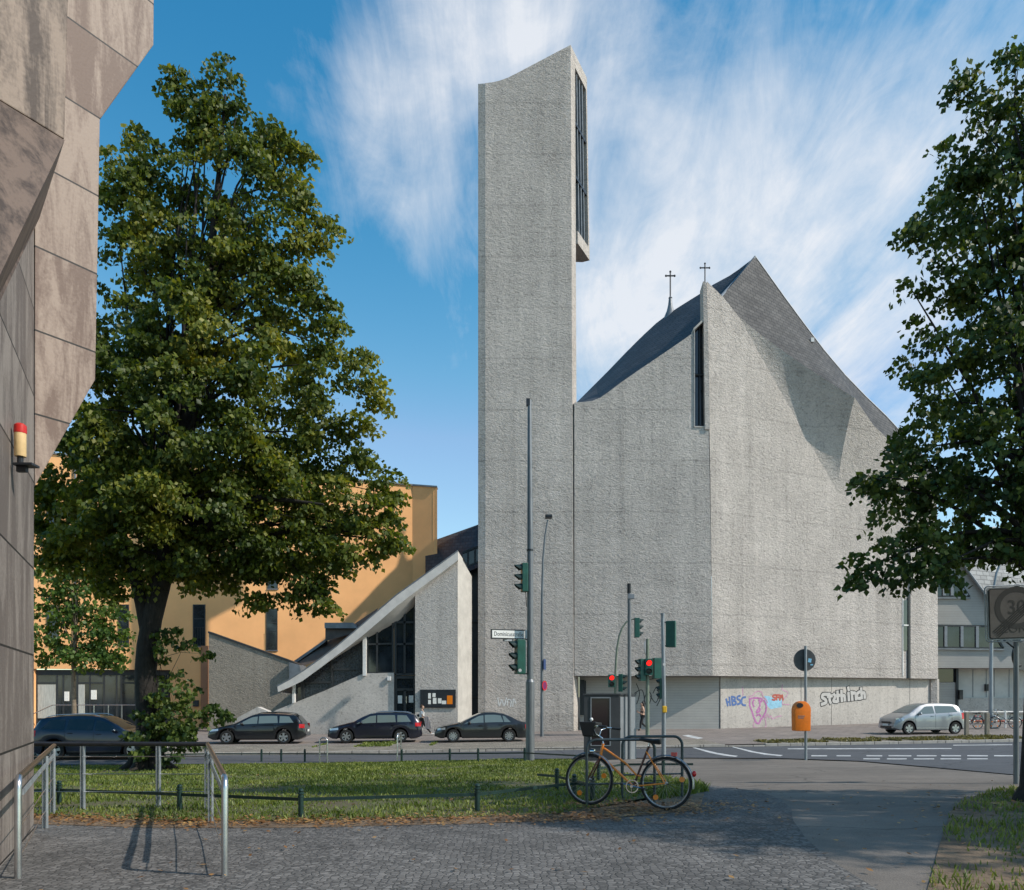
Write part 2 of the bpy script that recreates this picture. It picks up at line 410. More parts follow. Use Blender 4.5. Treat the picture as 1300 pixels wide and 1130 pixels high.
# ================================================================== GROUND
def asphalt(name, c, rough=.9, wear=None, patch=.35):
    m = bpy.data.materials.new(name); nt, N, L = nodes(m); b = N['Principled BSDF']; b.inputs['Roughness'].default_value = rough
    b.inputs['Specular IOR Level'].default_value = .3
    g = N.new('ShaderNodeNewGeometry'); P = g.outputs['Position']
    def nz(s, d=5, st=None):
        n = N.new('ShaderNodeTexNoise'); n.inputs['Scale'].default_value = s; n.inputs['Detail'].default_value = d; n.inputs['Roughness'].default_value = .65
        if st:
            mp = N.new('ShaderNodeMapping'); mp.inputs['Scale'].default_value = st; L.new(P, mp.inputs[0]); L.new(mp.outputs[0], n.inputs['Vector'])
        else: L.new(P, n.inputs['Vector'])
        return n.outputs['Fac']
    a = nz(.55, 6, (.35, 1, 1)); f = nz(60, 2); q = nz(2.5, 5)
    v = N.new('ShaderNodeMath'); v.operation = 'MULTIPLY_ADD'; v.inputs[1].default_value = patch * 3.2; v.inputs[2].default_value = 1 - patch * 1.6
    L.new(a, v.inputs[0])
    v2 = N.new('ShaderNodeMath'); v2.operation = 'MULTIPLY_ADD'; v2.inputs[1].default_value = .9; L.new(f, v2.inputs[0])
    s = N.new('ShaderNodeMath'); s.operation = 'SUBTRACT'; s.inputs[1].default_value = .45; L.new(v.outputs[0], s.inputs[0]); L.new(s.outputs[0], v2.inputs[2])
    v3 = N.new('ShaderNodeMath'); v3.operation = 'MULTIPLY_ADD'; v3.inputs[1].default_value = .5; L.new(q, v3.inputs[0])
    s2 = N.new('ShaderNodeMath'); s2.operation = 'SUBTRACT'; s2.inputs[1].default_value = .25; L.new(v2.outputs[0], s2.inputs[0]); L.new(s2.outputs[0], v3.inputs[2])
    # tar seams: thin dark wandering lines
    vo = N.new('ShaderNodeTexVoronoi'); vo.feature = 'DISTANCE_TO_EDGE'; vo.inputs['Scale'].default_value = .28
    wv = N.new('ShaderNodeVectorMath'); wv.operation = 'ADD'; L.new(P, wv.inputs[0])
    nn = N.new('ShaderNodeTexNoise'); nn.inputs['Scale'].default_value = .9; nn.inputs['Detail'].default_value = 4; L.new(P, nn.inputs['Vector']); L.new(nn.outputs['Color'], wv.inputs[1])
    L.new(wv.outputs[0], vo.inputs['Vector'])
    cr = N.new('ShaderNodeMapRange'); cr.inputs[1].default_value = 0; cr.inputs[2].default_value = .012; cr.inputs[3].default_value = .55; cr.inputs[4].default_value = 1
    L.new(vo.outputs['Distance'], cr.inputs[0])
    v4 = N.new('ShaderNodeMath'); v4.operation = 'MULTIPLY'; L.new(v3.outputs[0], v4.inputs[0]); L.new(cr.outputs[0], v4.inputs[1])
    cb = N.new('ShaderNodeCombineColor'); 
    for i in range(3): L.new(v4.outputs[0], cb.inputs[i])
    mx = N.new('ShaderNodeMix'); mx.data_type = 'RGBA'; mx.blend_type = 'MULTIPLY'; mx.inputs['Factor'].default_value = 1
    mx.inputs['A'].default_value = (*c, 1); L.new(cb.outputs[0], mx.inputs['B']); L.new(mx.outputs['Result'], b.inputs['Base Color'])
    bp = N.new('ShaderNodeBump'); bp.inputs['Distance'].default_value = .006; L.new(f, bp.inputs['Height']); L.new(bp.outputs[0], b.inputs['Normal'])
    return m
def cobble(name):
    m = bpy.data.materials.new(name); nt, N, L = nodes(m); b = N['Principled BSDF']; b.inputs['Roughness'].default_value = .85
    g = N.new('ShaderNodeNewGeometry')
    v = N.new('ShaderNodeTexVoronoi'); v.feature = 'DISTANCE_TO_EDGE'; v.inputs['Scale'].default_value = 15; v.inputs['Randomness'].default_value = .75; L.new(g.outputs['Position'], v.inputs['Vector'])
    c = N.new('ShaderNodeTexVoronoi'); c.inputs['Scale'].default_value = 15; c.inputs['Randomness'].default_value = .75; L.new(g.outputs['Position'], c.inputs['Vector'])
    n = N.new('ShaderNodeTexNoise'); n.inputs['Scale'].default_value = .9; n.inputs['Detail'].default_value = 7; n.inputs['Roughness'].default_value = .65; L.new(g.outputs['Position'], n.inputs['Vector'])
    sp = N.new('ShaderNodeSeparateColor'); L.new(c.outputs['Color'], sp.inputs[0])
    def mth(op, a, d, e=None):
        q = N.new('ShaderNodeMath'); q.operation = op
        for i, k in enumerate((a, d, e)):
            if k is None: continue
            if isinstance(k, (int, float)): q.inputs[i].default_value = k
            else: L.new(k, q.inputs[i])
        return q.outputs[0]
    val = mth('MULTIPLY', mth('MULTIPLY_ADD', sp.outputs[0], .09, .095), mth('MULTIPLY_ADD', n.outputs['Fac'], 1.6, .2))
    mr = N.new('ShaderNodeMapRange'); mr.inputs[1].default_value = .02; mr.inputs[2].default_value = .14; mr.inputs[3].default_value = .45; mr.inputs[4].default_value = 1; L.new(v.outputs['Distance'], mr.inputs[0])
    val = mth('MULTIPLY', val, mr.outputs[0])
    cb = N.new('ShaderNodeCombineColor'); L.new(val, cb.inputs[0]); L.new(mth('MULTIPLY', val, .93), cb.inputs[1]); L.new(mth('MULTIPLY', val, .86), cb.inputs[2]); L.new(cb.outputs[0], b.inputs['Base Color'])
    bp = N.new('ShaderNodeBump'); bp.inputs['Distance'].default_value = .008; L.new(mr.outputs[0], bp.inputs['Height']); L.new(bp.outputs[0], b.inputs['Normal'])
    return m
M['road'] = asphalt('road_asphalt', (.085, .088, .095), patch=.22)
M['apron'] = asphalt('worn_asphalt', (.175, .152, .13), patch=.42)
M['mosaic'] = cobble('mosaic_paving')
M['pavement'] = coursed('pavement_slabs', (.25, .21, .185), (.21, .18, .16), (.12, .10, .09), .5, .5, .012, .9, .005, 'XY', stain=.2, vs=.7)
M['strip'] = coursed('cobbled_strip', (.36, .31, .255), (.27, .235, .20), (.12, .11, .08), .14, .12, .02, .9, .012, 'XY', stain=.32, vs=1.1)
M['paint'] = mat('road_paint', (.50, .50, .49), .8, var=.3, vscale=3.5)
M['soil'] = mat('soil', (.17, .115, .07), .95, var=.4, vscale=2.2, bump=.02, bscale=18)
M['turf'] = mat('turf', (.10, .115, .035), .95, col2=(.105, .085, .045), vscale=1.3, bump=.03, bscale=22)
M['far_ground'] = mat('far_ground', (.16, .15, .13), .95, var=.2, vscale=.05)

xs = [-1500, -400, -120, -60, -30, -8, 8, 24, 40, 70, 150, 500, 1500]
ds = [-600, -60, 0, 9, 12, 24, 28, 30, 33.1, 39, 46, 60, 120, 400, 1600]
mb = MB(); mb.grid([[(x, d + SK * x, g_base(x, d + SK * x) - .03) for x in xs] for d in ds])
go = mb.build('ground', M['far_ground']); go['kind'] = 'structure'

def rd(x, d): return (x, d + SK * x)
edge = [G(745, 962.5), G(870, 962), G(985, 962.5), G(1092, 966), G(1185, 974), G(1285, 983), G(1400, 1000)]
edge = [(p.x, p.y) for p in edge]
road_poly = [rd(-70, 28.6), rd(-12, 28.6)] + edge + [rd(60, 15), rd(95, 15), rd(95, KERB), rd(-70, KERB)]
sheet('road', road_poly, 0.0, M['road'], g_near)
far_walk = [rd(-70, KERB + .16), rd(95, KERB + .16), rd(95, 75), rd(-70, 75)]
sheet('crossing_ramp', [rd(9.2, KERB + .17), rd(11.0, KERB + .17), rd(11.0, KERB + .9), rd(9.2, KERB + .9)], .006, M['pavement'], g_far)
sheet('pavement', far_walk, 0.0, M['pavement'], g_far)
sheet('parking_strip', [rd(-26, KERB + .16), rd(9.2, KERB + .16), rd(9.2, 37.6), rd(-26, 38.2)], .004, M['strip'], g_far)
sheet('verge', [rd(11.0, KERB + .16), rd(24.5, KERB + .16), rd(24.5, 36.0), rd(11.0, 35.6)], .004, M['strip'], g_far)
# kerb stones: two runs with the dropped crossing between them
def kerb(name, x0, x1, hk=.165):
    k = MB()
    n = max(1, int((x1 - x0) / 1.1))
    for i in range(n):
        a = x0 + (x1 - x0) * i / n + .008; b = x0 + (x1 - x0) * (i + 1) / n - .008
        j = random.uniform(-.006, .006)
        pts = [Vector((*rd(a, KERB), g_near(*rd(a, KERB)) - .05)), Vector((*rd(b, KERB), g_near(*rd(b, KERB)) - .05))]
        q = [Vector((*rd(a, KERB + .17), pts[0].z)), Vector((*rd(b, KERB + .17), pts[1].z))]
        up = Vector((0, 0, hk + j))
        k.prism([pts[0], pts[1], q[1], q[0]], up)
    o = k.build(name, M['kerb'], bevel=.012); o['kind'] = 'structure'
kerb('kerb', 9.2, 11.0, .115); kerb('kerb', -70, 9.2); kerb('kerb', 11.0, 24.5); kerb('kerb', 31, 95)
# near apron of the side street, mosaic footway, planted island
ap = [(p.x, p.y) for p in (G(760, 963.5), G(870, 963), G(985, 963.5), G(1092, 967), G(1185, 975), G(1285, 984), G(1400, 1001))]
sheet('side_street', ap + [(40, 8), (40, -25), (-2, -25), (1.6, 4), (2.2, 9.5), (2.9, 13.5), (2.6, 18)], -.006, M['apron'], g_near)
sheet('footway', [(2.6, 10.9), (3.5, 14.6), (3.75, 15.0), (4.05, 14.2), (4.2, 13.3), (4.15, 12.2), (3.9, 11.0), (3.5, 9.8), (3.2, 8.6), (3.0, 7.4), (2.9, 6), (2.9, 0), (1, -25), (-40, -25), (-40, 10.6), (-7, 10.6), (-4.5, 9.9), (-2.8, 9.75), (-.5, 9.9), (1.2, 10.2)], .002, M['mosaic'], g_near)
lawn_pts = [(-30, 12.4), (-9, 11.8), (-6.6, 11.2), (-4.5, 10.5), (-2.8, 10.35), (-.5, 10.5), (.6, 10.7), (1.15, 11.3), (2.2, 12.6), (3.1, 13.6), (3.2, 15.5), (2.7, 18), (2.4, 22), (2.3, 25.5),
            (.6, 27.2), (-1, 27.4), (-7, 26.8), (-14, 26.2), (-30, 24.5)]
sheet('lawn', lawn_pts, .012, M['turf'], g_near)
dirt = [(-30, 10.6), (-7, 10.6), (-4.5, 9.9), (-2.8, 9.75), (-.5, 9.9), (1.2, 10.2), (2.6, 10.9), (3.6, 14.6), (3.3, 16), (3.1, 13.4), (2.4, 12.5), (1.3, 11.4), (.6, 10.8), (-.5, 10.6), (-2.8, 10.45), (-4.5, 10.6), (-6.6, 11.3), (-9, 11.9), (-30, 12.5)]
sheet('planting_edge', dirt, .006, M['soil'], g_near)
isl = [G(1172, 1150), G(1192, 1075), G(1207, 1030), G(1222, 1016), G(1262, 1003), G(1330, 996), G(1420, 1000)]
sheet('tree_pit', [(p.x, p.y) for p in isl] + [(11.5, 7.5), (7, 4.2), (4.5, 4.2)], .003, M['soil'], g_near)
# painted markings
def mark(p, off=.004):
    ps = [G(*q) for q in p]
    return [(a.x, a.y) for a in ps]
mk = []
def dash(x0, x1, y, th=1.3, dy=0.0):
    mk.append(mark([(x0, y + th / 2), (x1, y + th / 2 + dy), (x1, y - th / 2 + dy), (x0, y - th / 2)]))
for a, b in ((1100, 1120), (1128, 1157), (1164, 1189), (1195, 1220), (1228, 1254), (1262, 1286), (1062, 1080), (1030, 1050)): dash(a, b, 959.6, 1.3, .15)
for a, b in ((1096, 1117), (1126, 1151), (1160, 1186), (1194, 1220), (1228, 1254)): dash(a, b, 963.6, 1.2, 0)
dash(1000, 1208, 950.8, .9, -.4); dash(1210, 1285, 946.2, .8, -.6)
mk.append(mark([(929, 948.4), (991, 960.2), (994, 958.8), (932, 947.0)]))
mk.append(mark([(879, 949), (934, 961), (937, 959.6), (883, 947.8)]))
mk.append(mark([(879, 945.7), (922, 945.5), (922, 944.5), (879, 944.7)]))
for p in mk: sheet('road_marking', p, .004, M['paint'], g_near)
sheet('road_marking', [(a.x, a.y) for a in (G(866, 934), G(886, 938.2), G(893, 937), G(874, 933))], .004, M['paint'], gz)
el = [G(1092, 967.6), G(1185, 975.6), G(1285, 984.6), G(1360, 994)]
ribbon = [(p.x, p.y) for p in el] + [(p.x - .02, p.y + .11) for p in reversed(el)]
sheet('road_marking', ribbon, .005, M['paint'], g_near)

# grass blades (uncountable)
def inside(poly, x, y):
    c = False; n = len(poly)
    for i in range(n):
        x1, y1 = poly[i][0], poly[i][1]; x2, y2 = poly[i - 1][0], poly[i - 1][1]
        if (y1 > y) != (y2 > y) and x < (x2 - x1) * (y - y1) / (y2 - y1) + x1: c = not c
    return c
def grass(name, poly, n, h, label, gm, zf, wid=.012, keep=None, off=.0):
    xs = [p[0] for p in poly]; ys = [p[1] for p in poly]
    V = []; cnt = 0
    tries = 0
    while cnt < n and tries < n * 12:
        tries += 1
        x = random.uniform(min(xs), max(xs)); y = random.uniform(min(ys), max(ys))
        if not inside(poly, x, y) or (keep and not keep(x, y)): continue
        z = zf(x, y) + off; hh = h * random.uniform(.45, 1.25) * (.65 + .7 * (.5 + .5 * math.sin(x * 1.7 + math.sin(y * 1.3) * 2) * math.sin(y * 1.1 + x * .6)))
        a = random.uniform(0, 6.283); w = wid * random.uniform(.6, 1.4) * (.6 + y / 22.0); lx = random.uniform(-.6, .6) * hh; ly = random.uniform(-.6, .6) * hh
        c, s = math.cos(a) * w, math.sin(a) * w
        V += [(x - c, y - s, z), (x + c, y + s, z), (x + lx * .5 + c * .7, y + ly * .5 + s * .7, z + hh * .65), (x + lx, y + ly, z + hh)]
        cnt += 1
    k = np.arange(cnt)[:, None] * 4
    loops = (k + np.array([[0, 1, 2, 0, 2, 3]])).ravel()
    o = fast_mesh(name, np.array(V), loops, np.full(cnt * 2, 3), gm)
    return tag(o, label, 'grass', kind='stuff')
M['grass'] = leafmat('grass_blade', (.055, .080, .014), (.125, .170, .032), (.27, .28, .07), .25, .9)
M['grass_dry'] = leafmat('grass_dry', (.08, .07, .03), (.16, .14, .05), (.26, .22, .09), .2, .8)
vis = [p for p in lawn_pts]
vis[0] = (-14, 12.2); vis[-1] = (-17, 26)
grass('lawn_grass', vis, 90000, .062, 'short mown green lawn with clover behind the low green fence', M['grass'], g_near, keep=lambda x, y: math.sin(x * 1.3 + 2 * math.sin(y * .7)) + math.sin(y * 1.9 + math.sin(x * 2.2)) + random.uniform(-.7, .7) > -1.35)
grass('verge_grass', [rd(11.2, 33.5), rd(24.0, 33.5), rd(24.0, 35.9), rd(11.2, 35.4)], 5000, .10, 'sparse dry grass along the far kerb in front of the silver hatchback', M['grass_dry'], g_far, .02,
      keep=lambda x, y: math.sin(x * 2.1) + math.sin(x * 5.3 + y) > -.3)
grass('strip_grass', [rd(-9, 36), rd(-3.6, 36), rd(-3.6, 38.9), rd(-9, 38.9)], 900, .10, 'tuft of green grass between the two parked black estate cars', M['grass'], g_far, .02,
      keep=lambda x, y: math.sin(x * 1.9 + 1) > .1)
grass('pit_grass', [(p.x, p.y) for p in isl] + [(11, 8), (6, 5)], 9000, .075, 'rough grass round the foot of the right tree', M['grass'], g_near, .009, keep=lambda x, y: math.sin(x * 2.3 + 2 * math.sin(y * 1.1)) + math.sin(y * 1.7 + x) + random.uniform(-1, 1) > -.7)
grass('pole_foot_weeds', [(2.3, 12.2), (3.4, 13.6), (3.5, 15.2), (3.0, 17), (2.2, 14)], 2600, .12, 'taller weeds growing round the bicycle stands', M['grass'], g_near, .014)
# fallen leaves
M['litter'] = leafmat('fallen_leaf', (.10, .045, .015), (.24, .115, .04), (.42, .25, .09), .1, 3.0)
V = []; n = 0
def leaf_at(x, y, s):
    global n
    z = g_near(x, y) + .016 + random.uniform(0, .012); a = random.uniform(0, 6.28); t = random.uniform(-.45, .45)
    u = Vector((math.cos(a), math.sin(a), t * .7)) * s; v = Vector((-math.sin(a), math.cos(a), random.uniform(-.4, .4))) * s * .62
    p = Vector((x, y, z + abs(t) * s))
    V.extend([tuple(p - u), tuple(p - v * .9 + u * .1), tuple(p + u), tuple(p + v + u * .1)]); n += 1
for i in range(5200):
    q = random.random()
    if q < .55:
        x = random.uniform(-8, 1.4); y = 10.25 + max(0, -x - 4) * .28 + random.gauss(0, .26)
    elif q < .82: x, y = random.gauss(1.9, .75), random.gauss(11.2, .6)
    elif q < .9: x, y = random.uniform(-4, 9), random.uniform(6, 15)
    elif q < .97: x, y = random.gauss(6.6, .9), random.gauss(10.3, 1.2)
    else: x, y = random.uniform(-9, 2), random.uniform(11, 20)
    leaf_at(x, y, random.uniform(.016, .042))
k = np.arange(n)[:, None] * 4
fl = fast_mesh('fallen_leaves', np.array(V), (k + np.array([[0, 1, 2, 0, 2, 3]])).ravel(), np.full(n * 2, 3), M['litter'])
tag(fl, 'dry brown fallen leaves scattered along the path edge', 'leaves', kind='stuff')

# ================================================================== BELL TOWER
tower = thing('bell_tower', 'tall slender grey concrete bell tower with curved sloping top', 'tower', (0.8, 47, .1))
e = Vector((.43, .90, 0))
D0 = 47.0
def T(px, py): return W(px, py, D0)
base_z = -.2
prof = [(616, 105.5), (625, 104.5), (634, 102.5), (645, 98.5), (657, 92.5), (672, 84.5), (690, 75), (707, 66), (724.5, 57)]
zt = [T(*p) for p in prof]
fx0, fx1 = zt[0].x, W(728.3, 500, D0).x
xl = W(607, 100, D0 + .10)
front = [Vector((fx0, D0, base_z))] + [Vector((fx1, D0, base_z)), Vector((zt[-1].x, D0, zt[-1].z))] + [v for v in reversed(zt[:-1])]
zs = 29.6                      # shelf of the belfry
mb = MB()
dep = e * .72
mb.prism(front, dep)
mb.build('wall', M['plaster'], tower, world=True)
# narrow splayed edge down the left corner
mb = MB(); z7 = W(607, 106.5, D0 + .1).z
mb.prism([Vector((fx0, D0 + .003, base_z)), Vector((fx0, D0 + .003, zt[0].z - .02)), Vector((xl.x, D0 + .10, z7)), Vector((xl.x, D0 + .10, base_z))], Vector((.02, 2.0, 0)))
mb.build('splayed_corner', M['plaster'], tower, world=True)
# rear shaft, set in from the right edge
mb = MB(); mb.prism([(fx0 + .2, D0 + .9, base_z), (.2, D0 + .9, base_z), (.2, D0 + .9, zt[0].z - 1.2), (fx0 + .2, D0 + .9, zt[0].z - 1.2)], Vector((.2, 1.6, 0)))
mb.build('rear_shaft', M['plaster'], tower, world=True)
# belfry box: rear part with louvred side
bd = e * 2.75
r0 = Vector((fx1, D0, 0)); 
def S(s, z, out=0.0):        # point on the right-hand side of the belfry, s metres back
    k = (z - zs) / (zt[-1].z - zs); x = fx1 + (zt[-1].x - fx1) * max(0, min(1, k))
    return Vector((x, D0, z)) + e * s + Vector((.90, -.43, 0)) * out
ztop = zt[-1].z
mb = MB()
# frame: front strip, rear strip, head and sill butted end to end around the opening
s0, s1, sd = .72, 2.60, 2.80
def side_bar(a0, a1, zlo, zhi, zlo2=None, zhi2=None, th=.5):
    zlo2 = zlo if zlo2 is None else zlo2; zhi2 = zhi if zhi2 is None else zhi2
    f = [S(a0, zlo), S(a1, zlo2), S(a1, zhi2), S(a0, zhi)]
    mb.prism(f, Vector((-.9, .43, 0)) * th)
side_bar(s1, sd, zs, ztop)
side_bar(s0, s1, ztop - .85, ztop); side_bar(s0, s1, zs, zs + .75)
mb.build('belfry_frame', M['plaster'], tower, world=True)
mb = MB()   # floor of the belfry and back wall, top
mb.prism([S(.72, zs) + Vector((-.45, .2, 0)), S(sd, zs) + Vector((-.45, .2, 0)), Vector((fx0 + 1, D0 + sd * .9, zs)), Vector((fx0 + 1, D0 + .72 * .9, zs))], Vector((0, 0, .5)))
pr = [Vector((v.x + e.x * sd * .98, D0 + e.y * sd * .98, v.z)) for v in zt]
mb.prism([Vector((pr[0].x, pr[0].y, zs + .5))] + pr + [Vector((pr[-1].x, pr[-1].y, zs + .5))], Vector((0, .02, 0)))
rows = [[Vector((v.x, D0 + .7, v.z - .12)) for v in zt], [p + Vector((0, 0, -.12)) for p in pr]]
mb.grid(rows)
mb.build('belfry_box', M['plaster'], tower, world=True)
mb = MB()
mb.poly([S(s0, zs + .75, -.32), S(s1, zs + .75, -.32), S(s1, ztop - .85, -.32), S(s0, ztop - .85, -.32)])
mb.build('louvre_panel', M['louvre'], tower, world=True)
mb = MB()
for i in range(1, 4):
    s_ = s0 + (s1 - s0) * i / 4
    mb.prism([S(s_ - .05, zs + .75, -.08), S(s_ + .05, zs + .75, -.08), S(s_ + .05, ztop - .85, -.08), S(s_ - .05, ztop - .85, -.08)], Vector((-.9, .43, 0)) * .22)
mb.build('louvre_mullions', M['lead'], tower, world=True)
mb = MB()
hgt = ztop - .85 - (zs + .75)
for k in (1 / 3, 2 / 3):
    z_ = zs + .75 + hgt * k
    mb.prism([S(s0, z_ - .09, -.05), S(s1, z_ - .09, -.05), S(s1, z_ + .09, -.05), S(s0, z_ + .09, -.05)], Vector((-.9, .43, 0)) * .25)
mb.build('louvre_transoms', M['dark_metal'], tower, world=True)

# ================================================================== CHURCH
church = thing('church', 'grey rough-rendered concrete church with steep slate roof beside the bell tower', 'church', (12, 50, .1))
cdir = Vector((17.7, 8.0, 0)); cn = Vector((8.0, -17.7, 0)).normalized()
def RP(px, py, out=0.0):
    a = (px - 650) / 1000.0
    x0, y0 = 11.985 + cn.x * out, 47 + cn.y * out
    t = (a * y0 - x0) / (17.7 - 8 * a)
    x, y = x0 + 17.7 * t, y0 + 8 * t
    return Vector((x, y, EYE - (py - HOR) * y / 1000.0))
ZB = 3.42
def onz(p, z): return Vector((p.x, p.y, z))
# --- left wall
wl = [W(729.2, 860, 47.04), W(905, 858, 47), W(902.5, 690, 47), W(900, 541, 47), W(882, 541, 47), W(882, 421, 47), W(868, 431, 47), W(850, 443.5, 47), W(830, 457, 47), W(810, 470.5, 47), W(790, 484.5, 47), W(772, 498, 47), W(762, 505, 47), W(752, 509, 47), W(740, 510.5, 47), W(729.2, 511, 47)]
for p in wl[:2]: p.z = ZB
mb = MB(); mb.prism(wl, Vector((-.02, .55, 0)))
mb.build('front_wall', M['plaster'], church, world=True)
# --- prow blade
bl = [W(893, 357, 46.92), W(897, 358, 46.92), W(900, 470, 46.92), W(902.5, 545, 46.92), W(895, 545, 46.92), W(893.2, 430, 46.92)]
mb = MB(); mb.prism([W(892.6, 357, 46.9), W(897.3, 359, 46.9), W(899.5, 440, 46.9), W(901.2, 545, 46.9), W(895.2, 545, 46.9), W(893.6, 430, 46.9)], Vector((.10, 1.2, 0)))
mb.build('prow', M['plaster'], church, world=True)
# --- slit window beside the prow
sw = MB(); sw.poly([W(880, 545, 47.40), W(899, 545, 47.40), W(897, 405, 47.40), W(880, 418, 47.40)])
win = sw.build('slit_window', M['glass'], church, world=True)
mb = MB(); mb.tube([W(882, 476, 47.3), W(896, 476, 47.3)], .07, 6); mb.tube([W(888, 541, 47.3), W(888, 415, 47.3)], .04, 6)
mb.build('glazing_bar', M['dark_metal'], win, world=True)
mb = MB(); mb.prism([W(881.2, 541, 46.95), W(882.2, 541, 46.95), W(882.2, 419, 46.95), W(881.2, 420, 46.95)], Vector((0, .6, 0)))
mb.prism([W(880.6, 419.5, 46.93), W(893, 408, 46.93), W(893, 404.5, 46.93), W(880.6, 416.5, 46.93)], Vector((0, .6, 0)))
mb.prism([W(881.2, 542.4, 46.95), W(895.5, 542.4, 46.95), W(895.5, 541.2, 46.95), W(881.2, 541.2, 46.95)], Vector((0, .6, 0)))
mb.build('window_surround', M['smooth_conc2'], win, world=True)
# --- right wall with the folded facet
v0 = onz(W(905, 858, 47), ZB); v1 = onz(RP(1155, 861), ZB)
t0 = W(897.2, 357, 46.96); t1 = RP(918, 377); A = RP(937, 401); Cc = RP(1064, 626); R1 = RP(1155, 650)
m1 = W(901.6, 600, 46.99)
FO = 1.9
Bp = RP(1085, 505, FO); t6 = RP(1109, 540, 1.15); t7 = RP(1134, 564, .75); t8 = RP(1155, 586, .4)
mb = MB()
NA = 14
AC = [A.lerp(Cc, i / NA) for i in range(NA + 1)]
mb.poly([v0, v1, R1, Cc] + [p for p in reversed(AC[:-1])] + [t1, t0, m1])
rowsf = []
base_out = Bp - cn * FO
for k in range(0, 11):
    u = k / 10.0
    row = []
    for p in AC:
        q = p.lerp(base_out, u) + cn * (FO * (u ** 1.4))
        row.append(q)
    rowsf.append(row)
mb.grid(rowsf)
# part right of the fold
NR = 10
r2 = [rowsf[i][-1] for i in range(NR + 1)]
r3 = [R1.lerp(t8, i / NR) for i in range(NR + 1)]
mid = []
for i in range(NR + 1):
    tp = i / NR
    top_curve = [Bp, t6, t7, t8]
    mid.append((r2[i], r3[i]))
gr = []
for i in range(NR + 1):
    a, b = mid[i]; row = []
    for j in range(7):
        w_ = j / 6
        p = a.lerp(b, w_)
        if i == NR:
            pos = w_ * 3; k_ = min(2, int(pos)); p = top_curve[k_].lerp(top_curve[k_ + 1], pos - k_)
        row.append(p)
    gr.append(row)
# sag the rows under the curved eave so that the surface follows it smoothly
for i in range(NR + 1):
    for j in range(1, 6):
        full = gr[NR][j] - (r2[NR].lerp(r3[NR], j / 6))
        if i < NR: gr[i][j] = gr[i][j] + full * (i / NR) ** 2
mb.grid(gr)
rw = mb.build('side_wall', M['plaster'], church, world=True, weld=True, smooth=14)
# --- end bay, notch with slit window
n0, n1 = 1147.5, 1156
eb = [onz(RP(1156, 861, .12), ZB), onz(RP(1191, 862, .12), ZB), RP(1189.5, 620, .12), RP(1156, 588, .12)]
mb = MB(); mb.prism(eb, -cn * 1.6); mb.build('end_bay', M['plaster'], church, world=True)
mb = MB(); mb.prism([RP(1147, 826, .05), RP(1153.2, 826, .05), RP(1153.2, 762, .05), RP(1147, 762, .05)], -cn * .02)
w2 = mb.build('slit_window', M['glass'], church, world=True)
mb = MB(); mb.prism([RP(1146, 858, .04), RP(1147, 858, .04), RP(1147, 760, .04), RP(1146, 760, .04)], -cn * .03)
mb.tube([RP(1147, 794, .06), RP(1153, 794, .06)], .05, 6)
mb.build('window_surround', M['white'], w2, world=True)
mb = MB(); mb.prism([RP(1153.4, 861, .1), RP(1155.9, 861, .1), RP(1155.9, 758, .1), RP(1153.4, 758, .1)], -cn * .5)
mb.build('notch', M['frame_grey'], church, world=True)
# return of the church at the far right, rear walls
mb = MB(); p = RP(1190.5, 862, 0)
q = [Vector((p.x, p.y, -.1)), Vector((p.x - 4, p.y + 14, -.1)), Vector((p.x - 4, p.y + 14, 17)), Vector((p.x - .1, p.y + .2, 15.5))]
mb.prism(q, Vector((-.4, .05, 0)))
mb.prism([(4.2, 49.5, -.1), (4.2, 49.9, -.1), (4.2, 49.9, 19), (4.2, 49.5, 19)], Vector((-.02, 24, 0)))
mb.build('rear_walls', M['plaster'], church, world=True)
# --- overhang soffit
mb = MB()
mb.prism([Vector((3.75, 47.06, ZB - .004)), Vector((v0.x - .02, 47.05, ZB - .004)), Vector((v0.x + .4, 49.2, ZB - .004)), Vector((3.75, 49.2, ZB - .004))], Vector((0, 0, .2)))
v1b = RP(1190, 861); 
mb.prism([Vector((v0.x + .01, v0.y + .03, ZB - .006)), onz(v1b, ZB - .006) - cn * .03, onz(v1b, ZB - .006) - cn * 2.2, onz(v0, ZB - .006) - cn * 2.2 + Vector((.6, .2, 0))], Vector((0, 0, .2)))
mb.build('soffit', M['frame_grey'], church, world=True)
# --- set-back base storey
b0 = W(913, 926, 48.05); bl0 = W(736, 926, 48.4)
LZ = ZB - .004
mb = MB()
mb.prism([Vector((b0.x, b0.y, -.2)), Vector((b0.x, b0.y, LZ)), Vector((bl0.x, bl0.y, LZ)), Vector((bl0.x, bl0.y, -.2))], Vector((0, .4, 0)))
mb.build('base_wall', M['smooth_conc'], church, world=True)
be = RP(1192, 919, -.42)
def BR(f, z, out=0.0):
    return Vector((b0.x + (be.x - b0.x) * f, b0.y + (be.y - b0.y) * f, z)) + cn * out
mb = MB(); mb.prism([BR(.003, -.2, .06), BR(.997, -.2, .06), BR(.997, LZ, .06), BR(.003, LZ, .06)], -cn * .3)
gw = mb.build('graffiti_wall', M['smooth_conc2'], church, world=True)
mb = MB()
for f in (.335, .47, .845, .965):
    mb.prism([BR(f, .1, .064), BR(f + .0012, .1, .064), BR(f + .0012, LZ - .02, .064), BR(f, LZ - .02, .064)], cn * .004)
mb.build('wall_joints', M['frame_grey'], gw, world=True)
mb = MB(); mb.prism([W(736.5, 908, 48.2), W(742, 908, 48.2), W(742, 863, 48.2), W(736.5, 863, 48.2)], Vector((0, .1, 0)))
mb.prism([W(742.2, 905, 48.3), W(744, 905, 48.3), W(744, 864, 48.3), W(742.2, 864, 48.3)], Vector((0, .05, 0)))
